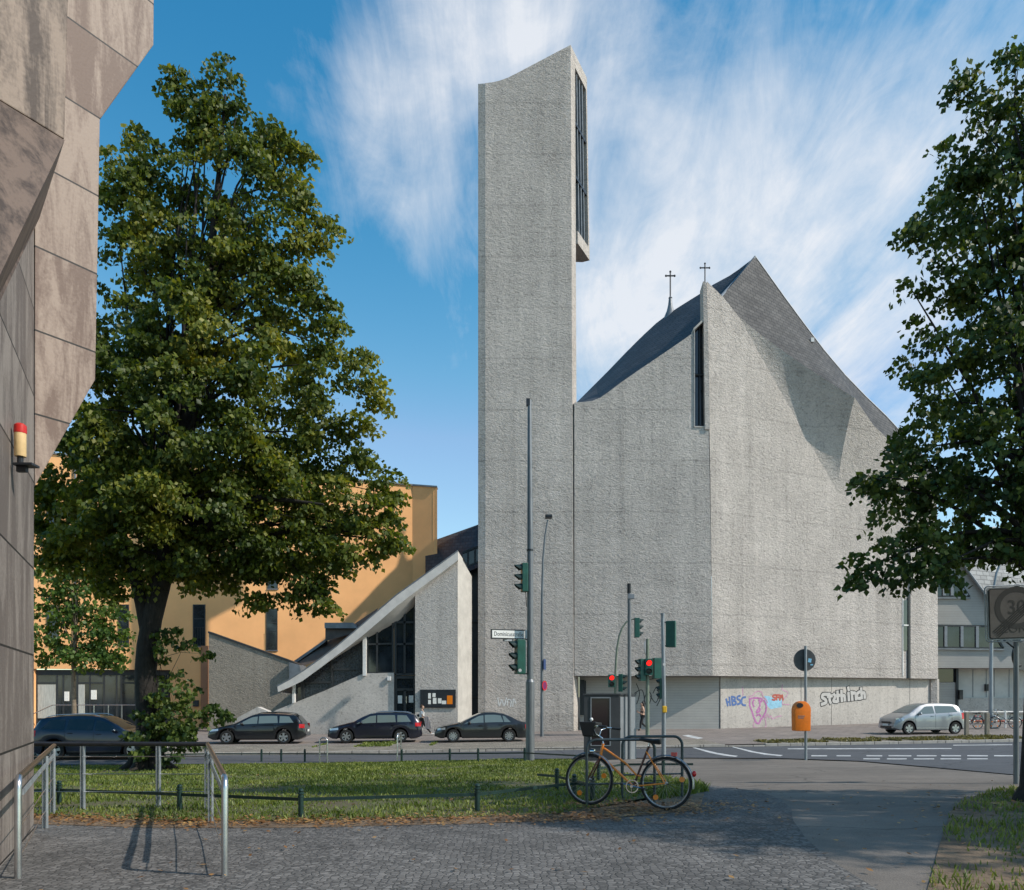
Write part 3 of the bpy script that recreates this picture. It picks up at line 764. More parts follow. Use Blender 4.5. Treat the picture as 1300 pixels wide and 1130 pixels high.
mb.build('dark_strip', M['frame_grey'], church, world=True)  # two dark strips at the tower end of the recessed wall
# --- roofs
apex = W(958.5, 326, 53.6)
mb = MB()
# broad slate slope facing the street on the right
lo = [t1 - cn * .3 + Vector((0, 0, .02))] + [rowsf[i][0] - cn * .3 + Vector((0, 0, .03)) for i in range(11)] + [ t6 - cn * .4, t7 - cn * .4, t8 - cn * .4]
hi = [apex] + [W(x, y, d_) for x, y, d_ in ((975, 349, 53.9), (995, 377, 54.2), (1020, 411, 54.6), (1045, 444, 55.0), (1072, 476, 55.5), (1098, 503, 55.9), (1124, 528, 56.3), (1150, 556, 56.7), (1190, 600, 57.5))]
def resample(pl, n):
    L_ = [0]
    for a, b in zip(pl, pl[1:]): L_.append(L_[-1] + (b - a).length)
    out = []
    for i in range(n):
        s_ = L_[-1] * i / (n - 1)
        for k_ in range(len(pl) - 1):
            if s_ <= L_[k_ + 1] + 1e-9:
                out.append(pl[k_].lerp(pl[k_ + 1], (s_ - L_[k_]) / max(1e-9, L_[k_ + 1] - L_[k_]))); break
    return out
lo_r = resample([t1 - cn * .3] + lo[1:] + [RP(1189, 622, -.4)], 24); hi_r = resample(hi, 24)
rows = [[a.lerp(b, k / 6) for a, b in zip(lo_r, hi_r)] for k in range(7)]
mb.grid(rows)
mb.build('slate_slope', M['slate'], church, world=True)
mb = MB(); mb.tube(hi, .07, 6); mb.tube([apex, W(937, 352, 52.6), t1 - cn * .2 + Vector((0, 0, .12))], .08, 6)
mb.build('ridge_capping', M['lead'], church, world=True)
# left slope, its shade kept in the darker slate, rising from the left wall to the curved ridge
lo = [W(729.6, 512.5, 47.4), W(742, 511.5, 47.4), W(753, 509.5, 47.4)] + [v + Vector((0, .42, -.03)) for v in (wl[12], wl[11], wl[10], wl[9], wl[8], wl[7], wl[6], wl[5])] + [W(894, 410, 47.6)]
hi2 = [W(733, 510, 54), W(752, 491, 54.2), W(772, 471, 54.4), W(795, 447, 54.6), W(815, 427, 54.8), W(835, 408.5, 55), W(855, 394, 54.6), W(875, 381.5, 54), W(895, 369, 53.6)]
lo_r = resample(lo, 20); hi_r = resample(hi2, 20)
mb.__init__(); mb.grid([[a.lerp(b, k / 8) + Vector((0, 0, 0)) for a, b in zip(lo_r, hi_r)] for k in range(9)])
mb.build('shaded_slate_slope', M['slate_dark'], church, world=True)
mb = MB(); mb.poly([W(890, 374, 53.5), W(905, 361.5, 53.5), W(930, 348, 53.5), W(957.5, 327, 53.55), W(938, 352, 52.5), t1 + Vector((-.1, .6, -.3)), t1 + Vector((-.6, .6, -1.5))])
mb.build('valley_slope', M['slate_dark'], church, world=True)
# rear of the roof so that it is a closed volume
back = [Vector((v.x - 2, 74, max(6, v.z - 12))) for v in hi2] + [Vector((apex.x, 74, apex.z - 6))] + [Vector((v.x - 4, 74, max(6, v.z - 12))) for v in hi[1:]]
ridge = hi2 + [apex] + hi[1:]
mb = MB(); mb.grid([[v + Vector((0, .1, -.08)) for v in ridge], back]); mb.build('rear_slope', M['slate_dark'], church, world=True)
# turret with cross
tb = W(851, 397, 54.8)
mb = MB(); s54 = 54.8 / 1000
mb.lathe([(.8, -.9), (.45, -.35), (.26, .1), (.16, .5), (.11, .95), (.10, 1.0), (.14, 1.02), (.07, 1.1), (.05, 1.15)], tb, None, 10)
tr = mb.build('ridge_turret', M['lead'], church, world=True, smooth=40)
def cross(name, base, h, arm, r, parent):
    mb = MB(); mb.tube([base, base + Vector((0, 0, h))], r, 8)
    zc = h - arm * .95
    mb.tube([base + Vector((-arm, 0, zc)), base + Vector((arm, 0, zc))], r, 8)
    for sx in (-1, 1): mb.ball(base + Vector((sx * arm, 0, zc)), r * 1.6, 8, 6)
    mb.ball(base + Vector((0, 0, h)), r * 1.6, 8, 6); mb.ball(base + Vector((0, 0, zc)), r * 1.7, 8, 6)
    return mb.build(name, M['dark_metal'], parent, world=True, smooth=40)
cross('cross', tb + Vector((0, 0, 1.1)), 1.75, .30, .05, tr)
cross('cross', W(895, 359, 47.2), 1.15, .27, .038, church)
# small roof vents
mb = MB()
for x, y, d_ in ((980, 418.5, 52.3), (1031, 432, 53.6)):
    mb.box(W(x, y, d_), (.22, .2, .28)); 
mb.build('roof_vents', M['white'], church, world=True)

# --- graffiti: sprayed strokes on the base walls
def wallmap_R(u, v, out): 
    """u metres along the right base wall from its left edge, v metres above ground"""
    d_ = (be - b0); d_.z = 0; d_ = d_.normalized()
    return Vector((b0.x, b0.y, .25)) + d_ * u + Vector((0, 0, v)) + cn * (.062 + out)
LEN_R = (Vector((be.x, be.y, 0)) - Vector((b0.x, b0.y, 0))).length
def px2R(px, py):
    a = (px - 650) / 1000.0
    d_ = Vector((be.x - b0.x, be.y - b0.y, 0)).normalized()
    t = (a * b0.y - b0.x) / (d_.x - a * d_.y)
    y = b0.y + d_.y * t
    return (t, EYE - (py - HOR) * y / 1000.0 - .25)
def stroke(mb, pts, w, fmap, o0=.002, step=.00015):
    P2 = [Vector((a, b)) for a, b in pts]; n = len(P2); Lp = []; Rp = []
    for i in range(n):
        t = (P2[min(i + 1, n - 1)] - P2[max(i - 1, 0)])
        t = t.normalized() if t.length > 1e-6 else Vector((1, 0)); q = Vector((-t.y, t.x)) * w / 2
        Lp.append(P2[i] + q); Rp.append(P2[i] - q)
    if n > 1:
        t = (P2[0] - P2[1]).normalized() * w * .35; Lp[0] += t; Rp[0] += t
        t = (P2[-1] - P2[-2]).normalized() * w * .35; Lp[-1] += t; Rp[-1] += t
    rows = [[fmap(l.x, l.y, o0 + step * i), fmap(r.x, r.y, o0 + step * i)] for i, (l, r) in enumerate(zip(Lp, Rp))]
    mb.grid(rows)
def smoothpts(pts, k=5):
    out = []; n = len(pts)
    for i in range(n - 1):
        p0 = pts[max(i - 1, 0)]; p1 = pts[i]; p2 = pts[i + 1]; p3 = pts[min(i + 2, n - 1)]
        for j in range(k):
            t = j / k
            out.append(tuple(.5 * ((2 * p1[c]) + (-p0[c] + p2[c]) * t + (2 * p0[c] - 5 * p1[c] + 4 * p2[c] - p3[c]) * t * t + (-p0[c] + 3 * p1[c] - 3 * p2[c] + p3[c]) * t ** 3) for c in (0, 1)))
    out.append(pts[-1]); return out
M['g_blue'] = mat('spray_blue', (.09, .16, .36), .8, var=.2, vscale=8)
M['g_magenta'] = mat('spray_magenta', (.44, .16, .36), .8, var=.25, vscale=8)
M['g_cyan'] = mat('spray_cyan', (.28, .52, .66), .8, var=.15, vscale=5)
M['g_red'] = mat('spray_red', (.45, .10, .07), .8, var=.2, vscale=8)
M['g_black'] = mat('spray_black', (.04, .04, .04), .8, var=.3, vscale=8)
M['g_pink'] = mat('spray_pink', (.52, .27, .40), .8, var=.25, vscale=8)
M['g_white'] = mat('spray_white', (.70, .69, .67), .8, var=.2, vscale=8)
M['g_fill'] = mat('spray_fill_grey', (.50, .475, .45), .8, var=.1, vscale=4)
def crop(px, py):      # crop used to survey the graffiti: 6.5 px per photo px
    return px2R(910 + px / 6.5, 860 + py / 6.5)
def letters(list_, w, m, name, label, fm=wallmap_R, cf=crop, o=.002, par=None, sm=True):
    mb = MB()
    for i, l in enumerate(list_):
        pts = [cf(*p) for p in l]
        stroke(mb, smoothpts(pts) if (sm and len(pts) > 2) else pts, w, fm, o + i * .0007)
    ob = mb.build(name, m, par or gw, world=True); ob['label'] = label
    return ob
letters([[(72, 180), (84, 232)], [(98, 165), (104, 230)], [(78, 206), (102, 200)],
         [(118, 160), (124, 226)], [(118, 160), (142, 166), (143, 184), (122, 192), (150, 200), (148, 222), (124, 226)],
         [(186, 152), (166, 160), (166, 178), (186, 190), (188, 212), (166, 222)],
         [(230, 164), (208, 168), (198, 195), (206, 224), (230, 230)]], .13, M['g_blue'], 'graffiti_tag', 'blue sprayed letters HBSC')
mb = MB()
blob = [crop(*p) for p in ((385, 152), (430, 156), (470, 176), (530, 188), (530, 245), (490, 252), (440, 262), (415, 240), (400, 200))]
mb.poly([wallmap_R(a, b, .0015) for a, b in blob]); ob = mb.build('graffiti_patch', M['g_cyan'], gw, world=True); ob['label'] = 'pale blue sprayed patch'
letters([[(478, 145), (458, 150), (460, 164), (476, 170), (472, 186), (452, 184)], [(486, 146), (488, 186)], [(486, 146), (508, 146)], [(488, 164), (504, 164)], [(514, 188), (518, 146), (526, 168), (534, 144), (540, 186)]],
        .11, M['g_red'], 'graffiti_tag', 'red sprayed letters SFM', o=.004)
letters([[(262, 180), (300, 170), (340, 172), (370, 180), (362, 200)], [(268, 180), (266, 230), (284, 280), (300, 330), (318, 370), (340, 380), (356, 350), (380, 320), (398, 280), (402, 230), (384, 190)],
         [(300, 190), (290, 210), (300, 240)], [(345, 190), (350, 230), (330, 270), (322, 290), (345, 280), (352, 260)], [(322, 316), (340, 306), (356, 320)], [(340, 190), (356, 200)]], .12, M['g_magenta'], 'graffiti_scrawl', 'magenta scribbled face outline', o=.003)
for l_ in ([(256, 160), (290, 150), (310, 125), (340, 115), (365, 125), (375, 160), (400, 180), (412, 210)], [(310, 350), (300, 408), (390, 412), (398, 370), (388, 330)], [(384, 296), (400, 330), (412, 300), (424, 330), (440, 318), (450, 340), (470, 336), (500, 322), (526, 318)],
           [(208, 80), (209, 150)], [(536, 60), (534, 100), (580, 125), (560, 165), (540, 185), (536, 220), (590, 224)]):
    letters([l_], .06, M['g_pink'], 'graffiti_line', 'thin pink sprayed line', o=.005)
bub = [[(905, 140), (870, 142), (862, 165), (890, 185), (892, 208), (858, 222)],
       [(920, 135), (924, 190), (932, 210)], [(908, 158), (942, 152)],
       [(958, 138), (968, 160), (955, 195), (982, 200)], 
       [(988, 118), (992, 198)], [(982, 150), (1004, 148)],
       [(1020, 112), (1024, 195)], [(1022, 155), (1044, 150), (1048, 190)],
       [(1076, 85), (1080, 105)], [(1078, 130), (1082, 188)],
       [(1104, 120), (1110, 185)], [(1106, 135), (1134, 130), (1140, 180)],
       [(1168, 120), (1146, 140), (1152, 170), (1176, 172)],
       [(1182, 92), (1188, 172)], [(1186, 132), (1208, 128), (1212, 168)]]
letters(bub, .33, M['g_black'], 'graffiti_lettering', 'black outlined bubble letters', o=.002)
ob = letters(bub, .215, M['g_fill'], 'graffiti_fill', 'grey filling of the bubble letters', o=.018)
# scrawl on the left base wall and white scrawl on the tower
def wmL(u, v, out): return Vector((u, b0.y + (48.4 - 48.05) * (b0.x - u) / (b0.x - bl0.x) - .003 - out, v))
def cL(px, py):
    p = W(px, py, 48.2); return (p.x, p.z)
letters([[(808, 868), (812, 880), (808, 894), (803, 890), (808, 880)], [(806, 880), (815, 876), (818, 888), (814, 897)], [(826, 884), (832, 892), (836, 884), (834, 872), (829, 880)], [(822, 875), (827, 884), (822, 897), (818, 888), (822, 878)], [(834, 876), (839, 884), (834, 896)]], .05, M['g_black'], 'graffiti_scrawl', 'thin black looping scrawl on the recessed wall', wmL, cL)
def wmT(u, v, out): return Vector((u, D0 - .003 - out, v))
def cT(px, py):
    p = W(px, py, D0); return (p.x, p.z)
letters([[(632, 886), (634, 896), (637, 888), (640, 896), (643, 886)], [(644, 895), (645, 888), (649, 890), (648, 897)], [(651, 897), (652, 887), (655, 893)]], .06, M['g_white'], 'graffiti_scrawl', 'white scrawl low on the tower', wmT, cT, par=tower)
# ================================================================== ENTRANCE PAVILION
pav = thing('entrance_pavilion', 'low entrance pavilion with swooping concrete canopy left of the bell tower', 'pavilion', (-6, 47, 0))
top = [(581.5, 700), (563, 713.5), (544, 727), (524, 741.5), (503.5, 756), (483, 773.5), (463, 791), (445, 806.5), (427.6, 821), (406, 837.5), (384, 853), (368, 863), (352, 872)]
bot = [(581.5, 711), (563, 725), (544, 739), (524, 754), (503.5, 769.5), (483, 787.5), (463, 804.6), (445, 819), (427.6, 832), (406, 848.5), (384, 864.5), (368, 872.5), (353, 878.5)]
FD = 45.0
mb = MB()
tf = [W(x, y, FD) for x, y in top]; bf = [W(x, y, FD) for x, y in bot]
bk = Vector((.25, 5.0, 0)); bkl = [Vector((.25, 5.0, .0)) for _ in top]
sf_ = [W(x, y, 46.15) for x, y in ((582.5, 718), (563, 735), (544, 753), (524, 774), (503, 793.5), (482, 804.5), (462, 814), (444, 824.5), (426, 835.5), (405, 848.5), (384, 861), (368, 870), (354, 878.5))]
n = len(top)
mb.grid([tf, bf]); mb.grid([bf, sf_]); mb.grid([tf, [t + bk for t in tf]])
mb.grid([sf_, [t + bk + Vector((0, 0, -.5)) for t in tf]])
mb.grid([[t + bk + Vector((0, 0, -.5)) for t in tf], [t + bk for t in tf]])
mb.poly([tf[-1], bf[-1], sf_[-1], tf[-1] + bk + Vector((0, 0, -.5)), tf[-1] + bk])
mb.poly([tf[0], bf[0], sf_[0], tf[0] + bk + Vector((0, 0, -.5)), tf[0] + bk])
mb.build('canopy', M['slab'], pav, world=True, weld=True, smooth=30)
mb = MB()
mb.grid([[t + Vector((-.01, .04, .02)) for t in tf], [t + Vector((-.01, .04, .09)) for t in tf], [t + Vector((.25, 4.9, .09)) for t in tf]])
mb.build('roof_edging', M['lead'], pav, world=True)
PD = 45.25
# pier
pf = [W(527, 934, PD), W(581, 934, PD), W(581, 712.5, PD), W(563, 726.5, PD), W(545, 740.5, PD), W(527, 754.5, PD)]
mb = MB(); mb.prism(pf, Vector((.05, 1.8, 0)))
mb.build('pier', M['plaster_fine'], pav, world=True)
M['pier_side'] = mat('pier_side_concrete', (.46, .43, .39), .9, var=.12, vscale=1.5, bump=.006, bscale=25)
# narrow side return of the pier with sloping top
pr0 = W(581, 934, PD); 
mb = MB()
a = [Vector((pr0.x + .004, PD + .02, pr0.z)), Vector((pr0.x + .72, PD + 2.0, pr0.z)), Vector((pr0.x + .72, PD + 2.0, W(598, 732, 47.2).z)), Vector((pr0.x + .004, PD + .02, W(581, 700, PD).z))]
mb.prism(a, Vector((-.2, .25, 0)))
mb.build('pier_return', M['pier_side'], pav, world=True)
# lower wall under the glazing
GD = 45.75
lw = [W(336, 936, GD), W(500, 936, GD), W(500, 854, GD), W(462, 855, GD), W(440, 864.5, GD), (W(412, 877, GD)), W(382, 889, GD), W(352, 901, GD), W(336, 909, GD)]
mb = MB(); mb.prism(lw, Vector((0, .5, 0)))
mb.build('lower_wall', M['smooth_conc2'], pav, world=True)
# planter walls at the low end
mb = MB()
mb.prism([W(296, 934, 44.2), W(340, 934, 44.2), W(340, 903, 44.2), W(327, 897.5, 44.2), W(296, 914, 44.2)], Vector((.1, .35, 0)))
mb.build('planter_wall', M['smooth_conc2'], pav, world=True)
def pane(name, pts, m, parent=pav, dy=.03):
    mb = MB(); mb.prism(pts, Vector((0, dy, 0))); return mb.build(name, m, parent, world=True)
GG = 46.0
g1 = pane('leaded_window', [W(384.5, 888, GG), W(460, 857, GG), W(460, 808, GG), W(428, 830, GG), W(384.5, 861, GG)], M['glass_stain'])
g0 = pane('window', [W(374, 893, GG), W(384, 889, GG), W(384, 861, GG), W(374, 868, GG)], M['glass'])
g2 = pane('window', [W(465, 856, GG), W(499.5, 856, GG), W(499.5, 776, GG), W(465, 806, GG)], M['glass'])
g3 = pane('tall_window', [W(500.5, 857, GG), W(528, 857, GG), W(528, 752, GG), W(500.5, 775, GG)], M['glass'])
dr = pane('door', [W(500.5, 935, GG), W(528, 935, GG), W(528, 857.6, GG), W(500.5, 857.6, GG)], M['glass'])
def bars(name, segs, r, m, parent, D):
    mb = MB()
    for (x0, y0, x1, y1) in segs:
        a, b = W(x0, y0, D), W(x1, y1, D); d_ = (b - a).normalized(); q = Vector((-d_.z, 0, d_.x)) * r
        mb.prism([a - q, b - q, b + q, a + q], Vector((0, .09, 0)))
    return mb.build(name, m, parent, world=True)
bars('window_frame', [(385.2, 886, 385.2, 862), (421.5, 871, 421.5, 836), (459, 856, 459, 810), (386, 867, 421, 866), (422, 850, 458.5, 849.5), (386, 887, 458, 857.5)], .055, M['frame_grey'], g1, GG - .1)
bars('window_frame', [(375, 891, 375, 869), (383, 888, 383, 863)], .06, M['frame_grey'], g0, GG - .1)
bars('window_frame', [(466, 855, 466, 808), (498.6, 855, 498.6, 778), (478.5, 855, 478.5, 797), (467, 818, 498, 817), (467, 854.3, 498, 853.8)], .05, M['frame_grey'], g2, GG - .1)
bars('window_frame', [(501.8, 856, 501.8, 777), (513.5, 856, 513.5, 768), (526.4, 856, 526.4, 757), (503, 818, 525.6, 817), (503, 856.3, 525.6, 855.8), (503, 790, 525.6, 790)], .06, M['frame_grey'], g3, GG - .1)
bars('door_frame', [(502, 934, 502, 858.5), (514, 934, 514, 876), (526.4, 934, 526.4, 858.5), (503.5, 875.5, 525.2, 875.5), (503.5, 860, 525.2, 860)], .075, M['frame_grey'], dr, GG - .1)
mb = MB(); 
for (x0, x1, y0, y1) in ((505, 510.5, 883, 893), (519, 525, 883, 892)):
    mb.prism([W(x0, y1, GG - .02), W(x1, y1, GG - .02), W(x1, y0, GG - .02), W(x0, y0, GG - .02)], Vector((0, .01, 0)))
mb.build('door_notice', M['paper'], dr, world=True)
mb = MB(); mb.tube([W(515.8, 893, GG - .2), W(515.8, 884, GG - .2)], .02, 6); mb.build('door_handle', M['chrome'], dr, world=True)
mb = MB(); mb.prism([W(460.5, 858, GD - .1), W(464.5, 858, GD - .1), W(464.5, 803, GD - .1), W(460.5, 806, GD - .1)], Vector((0, .3, 0)))
mb.prism([W(371, 893, GD - .1), W(374, 892, GD - .1), W(374, 866, GD - .1), W(371, 868, GD - .1)], Vector((0, .3, 0)))
mb.build('window_posts', M['white'], pav, world=True)
mb = MB(); mb.box(W(494, 861.5, GD - .08), (.22, .14, .25)); mb.build('house_number_lamp', M['white'], pav, world=True, bevel=.02)
# interior lamp glow is left dark; notice board on the pier
nb = thing('notice_board', 'dark framed notice board with white papers on the pavilion pier', 'notice board', W(556, 886, PD - .06))
mb = MB(); mb.prism([W(533.5, 898.5, PD - .1), W(578.5, 898.5, PD - .1), W(578.5, 875.5, PD - .1), W(533.5, 875.5, PD - .1)], Vector((0, .095, 0)))
mb.build('case', M['dark_metal'], nb, world=True, bevel=.015)
mb = MB()
for (x0, x1, y0, y1) in ((543.5, 547, 880, 887), (543.5, 547, 888.5, 894), (549, 553, 880, 885), (549.5, 554, 886, 893.5), (556, 560.5, 886.5, 893), (561, 566.5, 889.5, 894)):
    mb.prism([W(x0, y1, PD - .11), W(x1, y1, PD - .11), W(x1, y0, PD - .11), W(x0, y0, PD - .11)], Vector((0, .008, 0)))
mb.build('paper', M['paper'], nb, world=True)
mb = MB(); mb.prism([W(567.5, 894, PD - .112), W(574.5, 894, PD - .112), W(574.5, 883, PD - .112), W(567.5, 883, PD - .112)], Vector((0, .008, 0))); mb.build('poster', M['amber'], nb, world=True)
# dark panel stands in for the shade of the gap towards the tower
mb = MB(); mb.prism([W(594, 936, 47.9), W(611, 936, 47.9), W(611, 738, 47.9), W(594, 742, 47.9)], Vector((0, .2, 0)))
mb.build('gap_shade_panel', M['dark_metal'], pav, world=True)
mb = MB()
for y in (790, 840, 885): mb.tube([W(596, y, 47.8), W(607, y, 47.8)], .04, 6)
mb.build('gap_bar', M['frame_grey'], pav, world=True)

# ================================================================== LOW WALL in front of the ochre block
lowall = thing('boundary_wall', 'brown rough-rendered garden wall with sloping top between ochre block and canopy', 'wall', (-17, 49, 0))
WD = 49.0
mb = MB(); mb.prism([W(265, 934, WD), W(380, 934, WD), W(380, 846, WD), W(369, 841, WD), W(318, 822.5, WD), W(265, 804, WD)], Vector((0, .45, 0)))
mb.build('wall', M['plaster_brown'], lowall, world=True)
mb = MB(); mb.prism([W(264, 803.8, WD - .06), W(369, 840.8, WD - .06), W(380, 845.8, WD - .06), W(380, 843.6, WD - .06), W(369, 838.4, WD - .06), W(264, 801.2, WD - .06)], Vector((0, .6, 0)))
mb.build('coping', M['frame_grey'], lowall, world=True)

# ================================================================== PARISH HALL behind
hall = thing('parish_hall', 'dark slate roofed hall with strip windows between ochre block and tower', 'building', (-3, 58, 0))
mb = MB()
mb.grid([[W(540, 752, 57.5), W(590, 728, 57.5), W(625, 712, 57.5)], [W(540, 690, 62), W(607, 666, 62), W(640, 655, 62)]])
mb.build('roof', M['slate_dark'], hall, world=True)
mb = MB(); mb.prism([W(584, 722.5, 57.3), W(612, 711, 57.3), W(612, 692, 57.3), W(588, 701, 57.3)], Vector((0, .1, 0))); wv = mb.build('strip_window', M['glass'], hall, world=True)
bars('window_frame', [(584, 723, 612, 711.4), (587, 701.5, 612, 692), (594, 717, 594, 699), (603, 714, 603, 696)], .07, M['frame_grey'], wv, 57.15)
mb = MB()
mb.prism([W(530, 930, 58.5), W(625, 930, 58.5), W(625, 700, 58.5), W(530, 745, 58.5)], Vector((0, .4, 0)))
mb.build('wall', M['frame_grey'], hall, world=True)
M['slate_brown'] = mat('brown_roofing', (.10, .075, .06), .8, var=.2, vscale=2)
mb = MB(); mb.grid([[W(366, 853, 50.2), W(420, 832, 50.2), W(470, 800, 50.2)], [W(385, 834, 52), W(420, 812, 52), W(480, 772, 52)]])
mb.grid([[W(413, 814, 50.8), W(452, 803, 50.8)], [W(413, 798, 51), W(455, 798, 51)]])
mb.build('side_roof', M['slate_brown'], hall, world=True)
mb = MB()
mb.prism([W(412, 797.5, 50.7), W(453, 797.5, 50.7), W(448, 790.5, 50.7), W(412, 790.5, 50.7)], Vector((0, 2.5, 0)))
mb.prism([W(366, 848.5, 51.2), W(413, 815, 51.2), W(413, 811.5, 51.2), W(366, 844, 51.2)], Vector((0, .6, 0)))
mb.prism([W(367, 862, 48.6), W(383, 856, 48.6), W(380, 844.5, 48.6), W(367, 841, 48.6)], Vector((0, 1.5, 0)))
mb.build('metal_flashing', M['lead'], hall, world=True)

# ================================================================== OCHRE BLOCK
oc = thing('ochre_building', 'ochre yellow rendered apartment block behind the left tree', 'building', (-20, 56, 0))
def OF(px, py, out=0.0):
    """point on the main front of the ochre block"""
    a = (px - 650) / 1000.0; x0, y0 = W(-150, 0, 50).x, 50.0; x1, y1 = W(523, 0, 61).x, 61.0
    dx, dy = x1 - x0, y1 - y0; t = (a * y0 - x0) / (dx - a * dy)
    x, y = x0 + dx * t, y0 + dy * t; nn = Vector((dy, -dx, 0)).normalized()
    return Vector((x, y, EYE - (py - HOR) * y / 1000.0)) + nn * out
ZT = 18.5; ZS = 4.05
def oz(px, z, out=0.0):
    p = OF(px, 800, out); p.z = z; return p
mb = MB()
mb.prism([oz(-150, ZS), oz(523.5, ZS), oz(523.5, ZT), oz(-150, ZT)], Vector((0, .4, 0)))
mb.prism([oz(216, -.3), oz(523.5, -.3), oz(523.5, ZS - .002), oz(216, ZS - .002)], Vector((0, .4, 0)))
mb.prism([oz(-150, -.3), oz(42, -.3), oz(42, ZS - .002), oz(-150, ZS - .002)], Vector((0, .4, 0)))
wr = [Vector((oz(523.6, 0).x, oz(523.6, 0).y, -.3)), Vector((W(555, 0, 60.6).x, 60.6, -.3)), Vector((W(555, 0, 60.6).x, 60.6, ZT - .25)), Vector((oz(523.6, 0).x, oz(523.6, 0).y, ZT + .0))]
mb.prism(wr, Vector((-.06, .5, 0)))
e5 = W(555, 0, 60.6)
mb.prism([Vector((e5.x, 60.65, -.3)), Vector((e5.x - 2.0, 70, -.3)), Vector((e5.x - 2.0, 70, ZT - .3)), Vector((e5.x, 60.65, ZT - .3))], Vector((-.3, 0, 0)))
mb.build('wall', M['ochre'], oc, world=True)
mb = MB()
mb.prism([oz(-150, ZT + .003, .12), oz(523.5, ZT + .003, .12), oz(523.5, ZT + .12, .12), oz(-150, ZT + .12, .12)], Vector((0, .7, 0)))
mb.prism([wr[3] + Vector((0, -.1, .003)), wr[2] + Vector((0, -.1, .003)), wr[2] + Vector((0, -.1, .12)), wr[3] + Vector((0, -.1, .12))], Vector((0, .7, 0)))
mb.build('roof_edge', M['lead'], oc, world=True)
mb = MB(); mb.prism([oz(-140, ZT - 1, -.6), oz(500, ZT - 1, -.6), oz(500, ZT - .2, -.6), oz(-140, ZT - .2, -.6)], Vector((-3, 9, 0))); mb.build('flat_roof', M['frame_grey'], oc, world=True)
mb = MB(); mb.prism([OF(255, 934, .12), OF(264, 934, .12), OF(264, 820, .12), OF(255, 820, .12)], Vector((0, .2, 0))); mb.build('dark_ochre_strip', M['ochre_dark'], oc, world=True)  # narrow strip of darker orange low on the front
mb = MB(); mb.prism([OF(245, 897, .14), OF(252, 897, .14), OF(252, 889, .14), OF(245, 889, .14)], Vector((0, .1, 0))); mb.build('meter_box', M['frame_grey'], oc, world=True)
def ow(x0, x1, y0, y1, rail=True):
    mb = MB(); mb.prism([OF(x0, y1, .03), OF(x1, y1, .03), OF(x1, y0, .03), OF(x0, y0, .03)], Vector((0, .06, 0)))
    w = mb.build('window', M['glass'], oc, world=True)
    mb = MB()
    for a, b, c, d in ((x0 - .6, x0 + .4, y0 - .5, y1 + .5), (x1 - .4, x1 + .6, y0 - .5, y1 + .5), (x0 + .4, x1 - .4, y0 - .5, y0 + .5), (x0 + .4, x1 - .4, y1 - .6, y1 + .5), (x0 + .4, x1 - .4, y0 + (y1 - y0) * .33, y0 + (y1 - y0) * .33 + .8)):
        mb.prism([OF(a, d, .06), OF(b, d, .06), OF(b, c, .06), OF(a, c, .06)], Vector((0, .05, 0)))
    mb.build('window_frame', M['frame_grey'], w, world=True)
    mb = MB(); mb.prism([OF(x0 - 1, y1 + 1.7, .1), OF(x1 + 1, y1 + 1.7, .1), OF(x1 + 1, y1 + .6, .1), OF(x0 - 1, y1 + .6, .1)], Vector((0, .1, 0)))
    mb.build('window_sill', M['lead'], w, world=True)
    if rail:
        mb = MB(); n_ = 7; ym = y0 + (y1 - y0) * .55
        for i in range(n_): 
            x = x0 + (x1 - x0) * (i + .5) / n_; mb.tube([OF(x, y1, .16), OF(x, ym, .16)], .012, 5)
        mb.tube([OF(x0, ym, .16), OF(x1, ym, .16)], .02, 5)
        mb.build('window_guard', M['frame_grey'], w, world=True)
ow(338.5, 351.5, 773, 825); ow(245.5, 260, 768, 820); ow(151, 163, 768, 818, False); ow(340, 352, 735, 747, False); ow(150, 162, 690, 720, False); ow(60, 74, 768, 818, False); ow(60, 74, 640, 690, False)

mb = MB(); mb.tube([OF(96, 850, .12), OF(96, 590, .12)], .07, 8); mb.build('downpipe', M['lead'], oc, world=True)
# shop front
mb = MB(); mb.prism([OF(42, 935, -.35), OF(216, 935, -.35), OF(216, 850, -.35), OF(42, 850, -.35)], Vector((0, .05, 0)))
sf = mb.build('shop_front', M['glass'], oc, world=True)
mb = MB()
def fr(x0, x1, y0, y1, o=-.3): mb.prism([OF(x0, y1, o), OF(x1, y1, o), OF(x1, y0, o), OF(x0, y0, o)], Vector((0, .1, 0)))
fr(42, 216, 850.5, 857); fr(42.2, 46, 857.2, 934)
for x in (70, 78, 96, 112, 130, 146, 152, 170, 190, 212): fr(x, x + 2, 857.2, 934)
for a, b in ((46.2, 69.8), (98.2, 111.8), (114.2, 129.8), (154.2, 169.8), (172.2, 189.8)): fr(a, b, 866, 868)
mb.build('shop_frame', M['frame_grey'], sf, world=True)
mb = MB(); fr(80.5, 86, 878, 890, -.27); fr(114.5, 121, 876, 888, -.27); mb.build('door_notice', M['paper'], sf, world=True)
M['curtain'] = mat('pale_curtain', (.42, .42, .38), .9, var=.25, vscale=5, vstretch=(9, 9, .4))
mb = MB(); fr(98.4, 106, 869, 926, -.29); fr(46.5, 69, 869, 912, -.29); mb.build('curtain', M['curtain'], sf, world=True)
mb = MB(); mb.tube([OF(46, 906, .8), OF(70, 895, .8)], .03, 6); mb.tube([OF(122, 895, .8), OF(178, 895, .8)], .03, 6)
for x in (122, 140, 157, 175): mb.tube([OF(x, 932, .8), OF(x, 895, .8)], .025, 6)
mb.tube([OF(70, 895, .8), OF(122, 895, .8)], .03, 6)
mb.build('entrance_rail', M['rail_steel'], oc, world=True)

